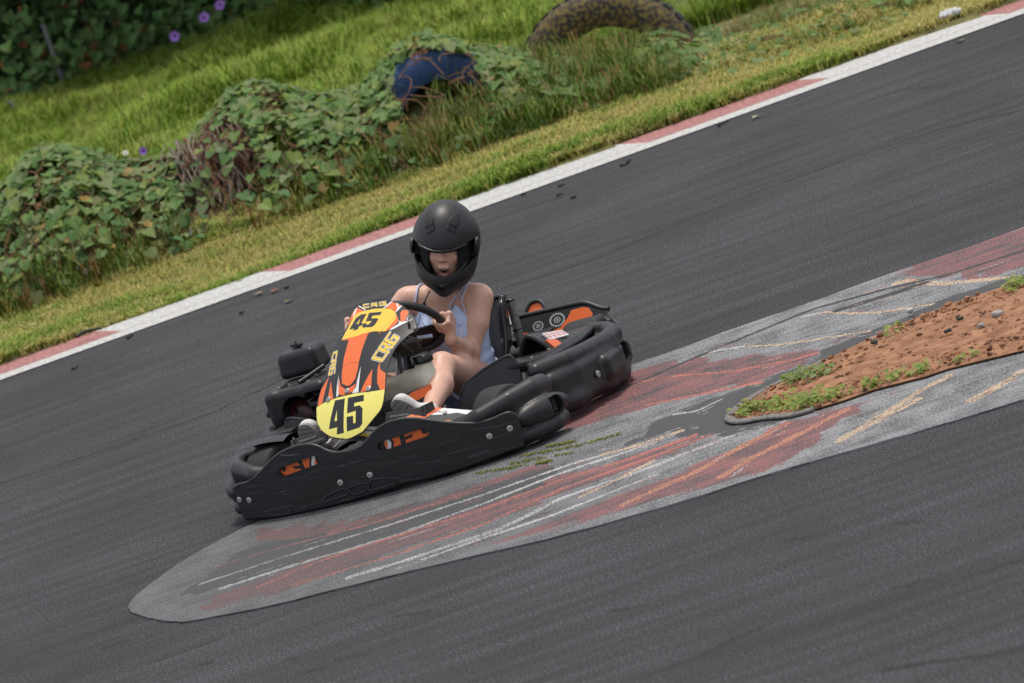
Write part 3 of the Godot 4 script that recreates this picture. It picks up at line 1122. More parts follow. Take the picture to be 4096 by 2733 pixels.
func front_bumper(k: Node3D) -> void:
	var top := pairs(FASCIA_TOP)
	var low := pairs(FASCIA_BOTTOM)
	# the sheet in two halves that meet along a line through the two slots
	var slots := [[-0.335, 0.183, -0.168, 0.202], [0.128, 0.190, 0.302, 0.196]]
	# built in columns so that it keeps its bow
	var g := Geo.new()
	var xs := PackedFloat32Array()
	for i in 131:
		xs.append(lerpf(-0.6235, 0.644, i / 130.0))
	var rows := []
	for x in xs:
		var yt := outline_y(top, x, true)
		var yb := outline_y(low, x, false)
		var ym := clampf(0.186, yb + 0.01, yt - 0.006)
		var lo := ym
		var hi := ym
		for s in slots:
			var r := 0.0175
			if x > s[0] - r and x < s[2] + r:
				var t := clampf((x - s[0]) / (s[2] - s[0]), 0.0, 1.0)
				var over := maxf(maxf(s[0] - x, x - s[2]), 0.0)
				var hh := sqrt(maxf(r * r - over * over, 0.0))
				var yc := lerpf(s[1], s[3], t)
				lo = yc - hh
				hi = yc + hh
		rows.append([yb, lo, hi, yt])
	var uv_at := func(p: Vector2) -> Vector2: return Vector2((p.x + 0.7) / 1.4, (0.3 - p.y) / 0.35)
	for side in 2:
		for band in 2:
			var base := g.v.size()
			for i in xs.size():
				for q in 6:
					var y: float = lerpf(rows[i][band * 2], rows[i][band * 2 + 1], q / 5.0)
					var t := fascia_at(Vector2(xs[i], y))
					g.vert(t.origin - t.basis.z * 0.012 * side, t.basis.z * (1.0 - 2.0 * side), uv_at.call(Vector2(xs[i], y)))
			for i in xs.size() - 1:
				for q in 5:
					var a := base + i * 6 + q
					g.quad(a, a + 1, a + 7, a + 6)
	for i in xs.size() - 1:
		for edge in [1, 2]:
			if rows[i][2] - rows[i][1] > 0.001 or rows[i + 1][2] - rows[i + 1][1] > 0.001:
				var a := fascia_at(Vector2(xs[i], rows[i][edge]))
				var b := fascia_at(Vector2(xs[i + 1], rows[i + 1][edge]))
				g.flat([a.origin, b.origin, b.origin - b.basis.z * 0.012, a.origin - a.basis.z * 0.012])
	var bump := part(k, "front_bumper", g.mesh(), M.scuffed)
	# rolled lip along the top
	g = Geo.new()
	var path := []
	for p in top:
		path.append(fascia_at(p, -0.007).origin)
	g.tube(smooth_path(path, 3), 0.0085, 8)
	part(bump, "rolled_lip", g.mesh(), M.plastic)
	# bottom skirt turning under
	g = Geo.new()
	path = []
	for i in range(1, 14):
		path.append(fascia_at(low[i], -0.02).origin + Vector3(0, 0.008, 0))
	g.tube(smooth_path(path, 3), 0.02, 8)
	part(bump, "bottom_edge", g.mesh(), M.plastic)
	# pressed pockets at the foot
	for r in [[-0.183, 0.051, -0.089, 0.069, -0.072, 0.046, -0.173, 0.036], [-0.058, 0.068, 0.014, 0.070, 0.007, 0.043, -0.050, 0.038], [0.029, 0.059, 0.050, 0.075, 0.129, 0.062, 0.132, 0.040, 0.025, 0.038]]:
		g = Geo.new()
		path = []
		for p in pairs(r):
			path.append(fascia_at(p, 0.001).origin)
		g.tube(smooth_path(path, 4, true), 0.0045, 6, true)
		part(bump, "pressed_pocket", g.mesh(), M.plastic)
	for s in [[-0.090, 0.095], [0.043, 0.096], [-0.605, 0.104], [-0.553, 0.097], [0.529, 0.109], [0.606, 0.113]]:
		screw(bump, fascia_at(Vector2(s[0], s[1]), 0.001), 0.0125, M.steel)
	# printed nose seen through the slots and over the dip
	for n in 2:
		var im := Image.create(256, 64, false, Image.FORMAT_RGB8)
		im.fill(ink("orange"))
		var f := func(p: Array) -> PackedVector2Array:
			var q := pairs(p)
			for i in q.size():
				q[i] *= Vector2(256, 64)
				if n == 0:
					q[i].x = 256 - q[i].x
			return q
		fill_poly(im, f.call([0, 0, 0.14, 0, 0.12, 0.5, 0.14, 1, 0, 1]), ink("black"))
		fill_poly(im, f.call([0.12, 0, 0.2, 0, 0.26, 0.45, 0.2, 1, 0.12, 1, 0.19, 0.45]), ink("white"))
		fill_poly(im, f.call([0.2, 0, 0.25, 0, 0.31, 0.45, 0.25, 1, 0.2, 1, 0.26, 0.45]), ink("black"))
		fill_poly(im, f.call([0.44, 0, 0.56, 0, 0.52, 0.35, 0.70, 0.3, 0.66, 0.5, 0.53, 0.55, 0.50, 1, 0.42, 1]), ink("black"))
		fill_poly(im, f.call([0.84, 0.1, 0.97, 0.15, 0.95, 0.55, 0.87, 0.5]), ink("black"))
		g = Geo.new()
		var s: Array = slots[n]
		var box := PackedVector2Array([Vector2(s[0] - 0.02, s[1] - 0.022), Vector2((s[0] + s[2]) * 0.5, (s[1] + s[3]) * 0.5 - 0.022), Vector2(s[2] + 0.02, s[3] - 0.022), Vector2(s[2] + 0.02, s[3] + 0.022), Vector2((s[0] + s[2]) * 0.5, (s[1] + s[3]) * 0.5 + 0.022), Vector2(s[0] - 0.02, s[1] + 0.022)])
		g.plate(box, func(p: Vector2) -> Transform3D: return fascia_at(p, -0.0145), 0.01, func(p: Vector2) -> Vector2: return Vector2((p.x - s[0] + 0.02) / (s[2] - s[0] + 0.04), 1.0 - (p.y - s[1] + 0.03) / 0.06))
		part(bump, "printed_insert", g.mesh(), printed(im), "orange and black printed strip behind the slot")
	# nose fairing behind the bumper: a low tongue with white and black print
	var im := Image.create(256, 256, false, Image.FORMAT_RGB8)
	im.fill(ink("black"))
	fill_poly(im, PackedVector2Array([Vector2(150, 0), Vector2(240, 20), Vector2(225, 110), Vector2(180, 130), Vector2(185, 70)]), ink("grey"))
	fill_poly(im, PackedVector2Array([Vector2(70, 175), Vector2(120, 150), Vector2(150, 165), Vector2(235, 120), Vector2(235, 132), Vector2(150, 185), Vector2(80, 195)]), ink("white"))
	fill_poly(im, PackedVector2Array([Vector2(100, 210), Vector2(180, 180), Vector2(225, 165), Vector2(225, 178), Vector2(110, 225)]), ink("white"))
	fill_poly(im, PackedVector2Array([Vector2(140, 212), Vector2(215, 186), Vector2(215, 202), Vector2(140, 228)]), ink("gold"))
	fill_poly(im, PackedVector2Array([Vector2(20, 90), Vector2(50, 75), Vector2(50, 100), Vector2(25, 120)]), ink("white"))
	g = Geo.new()
	var nu := 16
	var nv := 10
	for j in nv + 1:
		for i in nu + 1:
			var u := float(i) / nu * 2.0 - 1.0
			var t := float(j) / nv
			var z := lerpf(0.50, 0.765, t)
			var x := u * 0.29 - 0.01
			var y := 0.275 - 0.09 * t + 0.05 * exp(-pow(u / 0.35, 2.0)) - 0.05 * u * u
			var e := 0.01
			var yu := (0.05 * exp(-pow((u + e) / 0.35, 2.0)) - 0.05 * (u + e) * (u + e)) - (0.05 * exp(-pow(u / 0.35, 2.0)) - 0.05 * u * u)
			g.vert(Vector3(x, y, z - 0.30 * x * x), Vector3(-yu / (e * 0.29), 1.0, 0.34).normalized(), Vector2(float(i) / nu, t))
	for j in nv:
		for i in nu:
			var a := j * (nu + 1) + i
			g.quad(a, a + 1, a + nu + 2, a + nu + 1)
	part(k, "nose_fairing", g.mesh(), printed(im))
	# printed cover over the bumper mount on the driver's left, with the web address
	var im2 := Image.create(256, 96, false, Image.FORMAT_RGB8)
	im2.fill(ink("black"))
	fill_poly(im2, PackedVector2Array([Vector2(0, 96), Vector2(30, 60), Vector2(70, 0), Vector2(128, 0), Vector2(100, 60), Vector2(90, 96)]), ink("orange"))
	fill_poly(im2, PackedVector2Array([Vector2(128, 0), Vector2(250, 4), Vector2(246, 34), Vector2(200, 24), Vector2(160, 40), Vector2(108, 50)]), ink("white"))
	fill_poly(im2, PackedVector2Array([Vector2(150, 96), Vector2(200, 78), Vector2(210, 84), Vector2(180, 96)]), ink("orange"))
	g = Geo.new()
	var c := [Vector3(0.20, 0.262, 0.735), Vector3(0.43, 0.185, 0.70), Vector3(0.455, 0.205, 0.61), Vector3(0.27, 0.268, 0.63)]
	var no: Vector3 = (c[1] - c[0]).cross(c[3] - c[0]).normalized()
	if no.y < 0:
		no = -no
	var f := [g.vert(c[0], no, Vector2(0, 1)), g.vert(c[1], no, Vector2(1, 1)), g.vert(c[2], no, Vector2(1, 0)), g.vert(c[3], no, Vector2(0.2, 0))]
	g.quad(f[0], f[1], f[2], f[3])
	for i in 4:
		var a: Vector3 = c[i]
		var b: Vector3 = c[(i + 1) % 4]
		g.flat([a, b, b - no * 0.01, a - no * 0.01])
	var cover := part(k, "bumper_mount_cover", g.mesh(), printed(im2), "orange, white and black printed cover with a web address")
	var txt := TextMesh.new()
	txt.text = "ercrg.com"
	txt.font = SystemFont.new()
	txt.font.font_names = PackedStringArray(["Droid Sans"])
	txt.font_size = 16
	txt.pixel_size = 0.0011
	txt.depth = 0.0005
	var to := part(cover, "web_address", txt, mat(lin(0.25, 0.04, 0.015), 0.5))
	var tx: Vector3 = (c[2] - c[3]).normalized()
	to.transform = Transform3D(Basis(tx, no.cross(tx).normalized(), no), c[3].lerp(c[0], 0.28).lerp(c[2].lerp(c[1], 0.28), 0.28) + no * 0.0015)
	screw(cover, Transform3D(Basis(tx, no.cross(tx).normalized(), no), c[3].lerp(c[0], 0.35).lerp(c[2].lerp(c[1], 0.35), 0.55) + no * 0.003), 0.009, M.steel)


func outline_y(line: PackedVector2Array, x: float, upper: bool) -> float:
	# where the outline crosses x: its highest or lowest point there
	var best := -1e3 if upper else 1e3
	for i in line.size() - 1:
		var a := line[i]
		var b := line[i + 1]
		if (a.x <= x) != (b.x <= x):
			var y := a.y + (x - a.x) / (b.x - a.x) * (b.y - a.y)
			best = maxf(best, y) if upper else minf(best, y)
	if absf(best) > 10.0:
		best = (line[0].y if x < 0 else line[-1].y) if upper else (line[-2].y if x < 0 else line[0].y)
	return best


func clean(p: PackedVector2Array) -> PackedVector2Array:
	var r := PackedVector2Array()
	for q in p:
		if r.is_empty() or r[-1].distance_to(q) > 0.0008:
			r.append(q)
	if r[0].distance_to(r[-1]) < 0.0008:
		r.remove_at(r.size() - 1)
	return r


func number_panel(k: Node3D) -> void:
	var w := 1024
	var x0 := -0.21
	var y0 := 0.23
	var span := 0.46
	var px := func(q: Vector2) -> Vector2: return Vector2((q.x - x0) / span * w, w - (q.y - y0) / span * w)
	var im := Image.create(w, w, false, Image.FORMAT_RGB8)
	im.fill(ink("black"))
	for a in PANEL_ART:
		var p := PackedVector2Array()
		for q in pairs(a[1]):
			p.append(px.call(q))
		fill_poly(im, p, ink(a[0]))
	for t in [[TEXT_TOP, 6.0], [TEXT_LEFT_SIDE, 16.0], [TEXT_RIGHT_SIDE, 11.0]]:
		var q := PackedVector2Array()
		for p in pairs(t[0]):
			q.append(px.call(p))
		letters(im, "CRG", q, t[1] * 1.75, ink("white"))
		letters(im, "CRG", q, t[1] * 1.32, ink("black"))
		letters(im, "CRG", q, t[1], ink("gold"))
	for s in [SEAM_A, SEAM_B]:
		var q := PackedVector2Array()
		for p in pairs(s):
			q.append(px.call(p))
		stroke(im, q, 2.0, lin(0.03, 0.02, 0.02))
	# old scratches and rubber marks on the sheet
	rng.seed = 91
	for i in 60:
		var p := Vector2(rng.randf() * w, rng.randf() * w)
		stroke(im, PackedVector2Array([p, p + Vector2(rng.randf_range(-18, 18), rng.randf_range(-6, 6))]), rng.randf_range(0.7, 1.5), lin(0.12, 0.10, 0.07))
	# the sheet itself: rows cut to the outline
	var edge := pairs(PANEL_EDGE)
	var g := Geo.new()
	var rows := 40
	var cols := 14
	var ymin := 0.2475
	var ymax := 0.6525
	for side in 2:
		var base := g.v.size()
		for j in rows + 1:
			var y := lerpf(ymin, ymax, float(j) / rows)
			var xs := []
			for i in edge.size():
				var a := edge[i]
				var b := edge[(i + 1) % edge.size()]
				if (a.y <= y) != (b.y <= y):
					xs.append(a.x + (y - a.y) / (b.y - a.y) * (b.x - a.x))
			var xa: float = xs.min() if xs.size() else -0.02
			var xb: float = xs.max() if xs.size() else 0.0
			for i in cols + 1:
				var p := Vector2(lerpf(xa, xb, float(i) / cols), y)
				var t := panel_at(p)
				var no := t.basis.z
				g.vert(t.origin - no * (0.004 * side), no * (1.0 - 2.0 * side), px.call(p) / w)
		for j in rows:
			for i in cols:
				var a := base + j * (cols + 1) + i
				g.quad(a, a + 1, a + cols + 2, a + cols + 1)
	var body := part(k, "number_panel", g.mesh(), printed(im, 0.33), "curved orange and black front panel with yellow number plates reading 45")
	g = Geo.new()
	var path := []
	for p in edge:
		path.append(panel_at(p).origin - panel_at(p).basis.z * 0.003)
	g.tube(smooth_path(path, 2, true), 0.0032, 6, true)
	part(body, "panel_edge", g.mesh(), M.matt_black)
	for p in pairs(PANEL_BOLTS):
		var t := panel_at(p)
		t.origin += t.basis.z * 0.002
		screw(body, t, 0.011, M.steel)
	# fixing pin with its clip on the tab
	g = Geo.new()
	var t := panel_at(Vector2(0.185, 0.545))
	g.tube(PackedVector3Array([t.origin, t.origin + t.basis.z * 0.02]), 0.006, 8)
	part(body, "fixing_pin", g.mesh(), M.rusty)
	g = Geo.new()
	g.tube(smooth_path([t.origin + t.basis.z * 0.018, t.origin + t.basis.z * 0.022 + Vector3(0.016, 0.006, 0), t.origin + t.basis.z * 0.024 + Vector3(0.022, -0.006, 0), t.origin + t.basis.z * 0.018 + Vector3(0.012, -0.018, 0)], 5), 0.0014, 5)
	part(body, "retaining_clip", g.mesh(), M.steel)


func corner_guards(k: Node3D) -> void:
	var wall := PackedVector2Array([Vector2(0.30, 0.70), Vector2(0.50, 0.64), Vector2(0.60, 0.585), Vector2(0.650, 0.50), Vector2(0.655, 0.43)])
	var roll := PackedVector3Array([Vector3(0.36, 0.150, 0.70), Vector3(0.50, 0.185, 0.675), Vector3(0.60, 0.205, 0.60), Vector3(0.655, 0.210, 0.50), Vector3(0.66, 0.200, 0.42)])
	var lip := PackedVector3Array([Vector3(0.56, 0.062, 0.645), Vector3(0.66, 0.058, 0.575), Vector3(0.70, 0.058, 0.48), Vector3(0.695, 0.062, 0.415)])
	var f := func(p: Vector3) -> float:
		var d := sd_wall(p, wall, 0.042, 0.03, 0.20, 0.03)
		d = smin(d, sd_chain(p, roll, 0.030, 0.044), 0.02)
		d = smin(d, sd_chain(p, lip, 0.030, 0.036), 0.012)
		var c := Vector3(0.680, 0.126, 0.52)
		var q := (p - c).rotated(Vector3.UP, 0.48)
		d = smin(d, sd_ell(q, Vector3.ZERO, Vector3(0.05, 0.052, 0.135)), 0.006)
		d = maxf(d, -sd_box(q, Vector3(0.045, 0.0, -0.048), Vector3(0.05, 0.031, 0.028), 0.012))
		return d
	var g := Geo.new()
	nets(g, f, Vector3(0.25, 0.0, 0.31), Vector3(0.78, 0.28, 0.80), 0.0085)
	part(k, "bumper_corner", g.mesh(), M.plastic)
	part(k, "bumper_corner", g.mirrored().mesh(), M.plastic)


func side_pods(k: Node3D) -> void:
	var wall := PackedVector2Array([Vector2(0.62, 0.27), Vector2(0.665, 0.16), Vector2(0.68, 0.0), Vector2(0.685, -0.16), Vector2(0.665, -0.25), Vector2(0.60, -0.32)])
	var roll := PackedVector3Array([Vector3(0.60, 0.235, 0.30), Vector3(0.67, 0.228, 0.17), Vector3(0.690, 0.215, 0.0), Vector3(0.700, 0.208, -0.16), Vector3(0.685, 0.208, -0.27), Vector3(0.63, 0.212, -0.34), Vector3(0.555, 0.222, -0.35)])
	var lip := PackedVector3Array([Vector3(0.66, 0.06, 0.12), Vector3(0.70, 0.055, -0.05), Vector3(0.70, 0.055, -0.20), Vector3(0.64, 0.06, -0.33)])
	var f := func(p: Vector3) -> float:
		var d := sd_wall(p, wall, 0.055, 0.045, 0.215, 0.04)
		d = smin(d, sd_chain(p, roll, 0.033, 0.036), 0.014)
		d = smin(d, sd_chain(p, lip, 0.022, 0.042), 0.014)
		var q := (p - Vector3(0.712, 0.128, -0.14)).rotated(Vector3.UP, -0.12)
		d = smin(d, sd_box(q, Vector3.ZERO, Vector3(0.035, 0.052, 0.165), 0.03), 0.005)
		d = maxf(d, -sd_box(q, Vector3(0.03, 0.005, -0.085), Vector3(0.05, 0.034, 0.030), 0.014))
		d = smin(d, sd_ell(p, Vector3(0.665, 0.075, 0.20), Vector3(0.05, 0.04, 0.07)), 0.03)
		return d
	var g := Geo.new()
	nets(g, f, Vector3(0.46, 0.0, -0.40), Vector3(0.79, 0.28, 0.50), 0.0095)
	var left := part(k, "side_pod", g.mesh(), M.plastic)
	var right := part(k, "side_pod", g.mirrored().mesh(), M.plastic)
	screw(left, Transform3D(tilt(0, 88), Vector3(0.737, 0.125, 0.075)), 0.014, M.steel)
	screw(right, Transform3D(tilt(0, -88), Vector3(-0.737, 0.125, 0.075)), 0.014, M.steel)
	# top cover of the left pod with its air duct
	var fc := func(p: Vector3) -> float:
		var q := p - Vector3(0.0, 0.262 + 0.05 * (p.z - 0.1), 0.0)
		var d := maxf(absf(q.y) - 0.010, maxf(p.z - 0.30, -0.33 - p.z))
		var xo := 0.615 - 0.34 * maxf(p.z - 0.22, 0.0) - 0.16 * maxf(-0.10 - p.z, 0.0)
		d = maxf(d, maxf(p.x - xo, 0.445 + 0.05 * p.z - p.x))
		var lipd := sd_cap(p, Vector3(0.615, 0.252, 0.22), Vector3(0.612, 0.240, -0.10), 0.016, 0.016)
		lipd = minf(lipd, sd_cap(p, Vector3(0.585, 0.256, 0.30), Vector3(0.615, 0.252, 0.22), 0.014, 0.016))
		lipd = minf(lipd, sd_cap(p, Vector3(0.612, 0.240, -0.10), Vector3(0.575, 0.236, -0.33), 0.016, 0.014))
		d = smin(d, lipd, 0.01)
		return d
	g = Geo.new()
	nets(g, fc, Vector3(0.30, 0.18, -0.37), Vector3(0.67, 0.40, 0.52), 0.007)
	var cover := part(k, "pod_cover", g.mesh(), M.plastic)
	# hood of the air duct: an arch that runs out to nothing behind, with a dark tunnel at its mouth
	g = Geo.new()
	var na := 18
	var arch := func(w: float, h: float, z: float, base_y: float) -> PackedVector3Array:
		var r := PackedVector3Array()
		for i in na + 1:
			var a := PI * i / na
			r.append(Vector3(0.528 + w * cos(a) * (1.0 - 0.52 * sin(a)) - 0.010 * sin(a), base_y + h * pow(sin(a), 0.8), z))
		return r
	var sections := []
	for q in 9:
		var t := q / 8.0
		sections.append(arch.call(lerpf(0.080, 0.045, t), lerpf(0.098, 0.006, smoothstep(0.0, 1.0, t) * 0.6 + t * 0.4), 0.115 - 0.36 * t - 0.02 * sin(t * PI), 0.252 + 0.05 * (0.015 - 0.36 * t)))
	loft(g, sections, 1.0)
	loft(g, [arch.call(0.080, 0.098, 0.115, 0.252), arch.call(0.078, 0.094, 0.122, 0.252), arch.call(0.064, 0.080, 0.120, 0.254), arch.call(0.060, 0.075, 0.112, 0.255)], 1.0, Vector3(0, 0, 1))
	loft(g, [arch.call(0.060, 0.075, 0.112, 0.255), arch.call(0.050, 0.060, 0.0, 0.255)], -1.0)
	part(cover, "duct_hood", g.mesh(), M.plastic)
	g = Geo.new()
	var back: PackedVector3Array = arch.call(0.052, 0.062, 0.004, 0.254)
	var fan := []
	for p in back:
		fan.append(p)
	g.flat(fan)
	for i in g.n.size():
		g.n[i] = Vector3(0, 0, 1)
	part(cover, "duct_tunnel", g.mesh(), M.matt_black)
	# warning stickers and orange flash on the duct's flank
	var im := Image.create(256, 64, false, Image.FORMAT_RGB8)
	im.fill(ink("white"))
	for i in 4:
		var c := Vector2(32 + 64 * i, 30)
		var ring := PackedVector2Array()
		for a in 25:
			ring.append(c + Vector2.from_angle(TAU * a / 24.0) * 22.0)
		stroke(im, ring, 6.0, lin(0.6, 0.06, 0.04))
		stroke(im, PackedVector2Array([c + Vector2(-4, 14), c + Vector2(4, 0), c + Vector2(-3, -12)]), 8.0, ink("black"))
		stroke(im, PackedVector2Array([c + Vector2(-15, 15), c + Vector2(15, -15)]), 4.0, lin(0.6, 0.06, 0.04))
		if i:
			fill_poly(im, PackedVector2Array([Vector2(64 * i - 2, 0), Vector2(64 * i + 2, 0), Vector2(64 * i + 2, 64), Vector2(64 * i - 2, 64)]), lin(0.5, 0.08, 0.04))
	g = Geo.new()
	sticker(g, [Vector3(0.553, 0.329, 0.055), Vector3(0.545, 0.292, -0.13), Vector3(0.569, 0.266, -0.13), Vector3(0.583, 0.298, 0.062)])
	part(cover, "warning_stickers", g.mesh(), printed(im), "row of four white and red prohibition stickers")
	g = Geo.new()
	sticker(g, [Vector3(0.578, 0.308, 0.095), Vector3(0.579, 0.292, 0.02), Vector3(0.599, 0.262, 0.01), Vector3(0.606, 0.264, 0.09)])
	part(cover, "orange_flash", g.mesh(), M.orange)
	for s in [[0.575, 0.25], [0.597, 0.13], [0.585, -0.16]]:
		var y: float = 0.272 + 0.05 * (s[1] - 0.1)
		screw(cover, Transform3D(tilt(-90), Vector3(s[0], y + 0.002, s[1])), 0.008, M.rusty)
	# plain cover on the right
	g = Geo.new()
	g.box(Transform3D(tilt(-3), Vector3(-0.53, 0.245, 0.20)), Vector3(0.07, 0.014, 0.17), 0.008)
	part(k, "pod_cover", g.mesh(), M.plastic)


func loft(g: Geo, sections: Array, side: float, face := Vector3.ZERO) -> void:
	# a skin over rows of points; normals point away from the middle of each row, or inwards for side -1
	var base := g.v.size()
	var n: int = sections[0].size()
	for q in sections.size():
		var mid := Vector3.ZERO
		for p in sections[q]:
			mid += p / n
		mid.y = sections[q][0].y
		for i in n:
			var du: Vector3 = sections[q][mini(i + 1, n - 1)] - sections[q][maxi(i - 1, 0)]
			var dv: Vector3 = sections[mini(q + 1, sections.size() - 1)][i] - sections[maxi(q - 1, 0)][i]
			var no := du.cross(dv).normalized()
			if face != Vector3.ZERO:
				no = (no if no.dot(face) > 0 else -no)
			elif no.dot(sections[q][i] - mid) * side < 0:
				no = -no
			g.vert(sections[q][i], no)
	for q in sections.size() - 1:
		for i in n - 1:
			var a := base + q * n + i
			g.quad(a, a + 1, a + n + 1, a + n)


func sticker(g: Geo, c: Array) -> void:
	var no: Vector3 = (c[1] - c[0]).cross(c[3] - c[0]).normalized()
	if no.y < 0:
		no = -no
	var u := [Vector2(0, 0), Vector2(1, 0), Vector2(1, 1), Vector2(0, 1)]
	var f := []
	for i in 4:
		f.append(g.vert(c[i] + no * 0.003, no, u[i]))
	g.quad(f[0], f[1], f[2], f[3])
	for i in 4:
		g.flat([c[i] + no * 0.003, c[(i + 1) % 4] + no * 0.003, c[(i + 1) % 4] - no * 0.004, c[i] - no * 0.004])


func wheels(k: Node3D) -> void:
	for w in [[0.52, 0.52, 0.128, 0.062, -14.0], [-0.50, 0.52, 0.128, 0.062, -14.0], [0.475, -0.48, 0.128, 0.085, 0.0], [-0.475, -0.48, 0.128, 0.085, 0.0]]:
		var r: float = w[2]
		var h: float = w[3]
		var wheel := Node3D.new()
		wheel.name = "wheel"
		k.add_child(wheel, true)
		wheel.transform = Transform3D(tilt(0, w[4]) * tilt(0, 0, 90), Vector3(w[0], r, w[1]))
		var g := Geo.new()
		g.lathe([Vector2(r * 0.52, -h * 0.86), Vector2(r * 0.75, -h), Vector2(r * 0.93, -h * 0.96), Vector2(r * 0.985, -h * 0.82), Vector2(r, -h * 0.5), Vector2(r, h * 0.5), Vector2(r * 0.985, h * 0.82), Vector2(r * 0.93, h * 0.96), Vector2(r * 0.75, h), Vector2(r * 0.52, h * 0.86)], 36, Transform3D())
		part(wheel, "tyre", g.mesh(), M.rubber)
		g = Geo.new()
		g.lathe([Vector2(0.0001, -h * 0.3), Vector2(r * 0.2, -h * 0.3), Vector2(r * 0.25, -h * 0.2), Vector2(r * 0.45, -h * 0.2), Vector2(r * 0.54, -h * 0.9), Vector2(r * 0.56, -h * 0.9), Vector2(r * 0.5, 0), Vector2(r * 0.56, h * 0.9), Vector2(r * 0.54, h * 0.9), Vector2(r * 0.45, h * 0.2), Vector2(r * 0.25, h * 0.2), Vector2(r * 0.2, h * 0.5), Vector2(0.0001, h * 0.5)], 24, Transform3D())
		part(wheel, "rim", g.mesh(), M.steel)
	# black guards behind the front wheels
	var poly := [0.300, 0.265, 0.461, 0.316, 0.496, 0.309, 0.512, 0.275, 0.514, 0.245, 0.510, 0.196, 0.520, 0.188, 0.500, 0.160, 0.42, 0.12, 0.30, 0.11, 0.272, 0.14, 0.270, 0.20]
	for s in [1.0, -1.0]:
		var p := pairs(poly)
		for i in p.size():
			p[i].x = (p[i].x + 0.015) * s
			if s < 0:
				p[i].y -= 0.02
		var g := Geo.new()
		var bend := func(q: Vector2) -> Transform3D:
			var no := Vector3(0.25 * s, 0.25, 1.0).normalized()
			var sx := Vector3(no.z, 0, -no.x).normalized()
			return Transform3D(Basis(sx, no.cross(sx), no), Vector3(q.x, q.y, 0.34 - (q.y - 0.2) * 0.25 - (absf(q.x) - 0.4) * 0.25))
		g.plate(p, bend, 0.008)
		var guard := part(k, "wheel_guard", g.mesh(), M.plastic)
		g = Geo.new()
		var path := []
		for q in p:
			path.append((bend.call(q) as Transform3D).origin + Vector3(0, 0, -0.004))
		g.tube(smooth_path(path, 2, true), 0.0065, 6, true)
		part(guard, "guard_edge", g.mesh(), M.plastic)
	# curved fender over the right front wheel, seen from the front as a dark hood
	var g := Geo.new()
	var n := 12
	for j in n + 1:
		for i in 7:
			var a := lerpf(-0.35, 1.15, float(j) / n)
			var x := lerpf(-0.62, -0.40, i / 6.0)
			var no := Vector3(0, cos(a), -sin(a))
			g.vert(Vector3(x, 0.125 + cos(a) * (0.148 + 0.012 * sin(i / 6.0 * PI)), 0.50 - sin(a) * 0.165), no)
	for j in n:
		for i in 6:
			var b := j * 7 + i
			g.quad(b, b + 1, b + 8, b + 7)
	part(k, "wheel_fender", g.mesh(), M.plastic)
	# bracket at the back of the left guard
	g = Geo.new()
	g.box(Transform3D(tilt(10, 30), Vector3(0.535, 0.195, 0.325)), Vector3(0.022, 0.006, 0.016), 0.002)
	part(k, "guard_bracket", g.mesh(), M.steel)


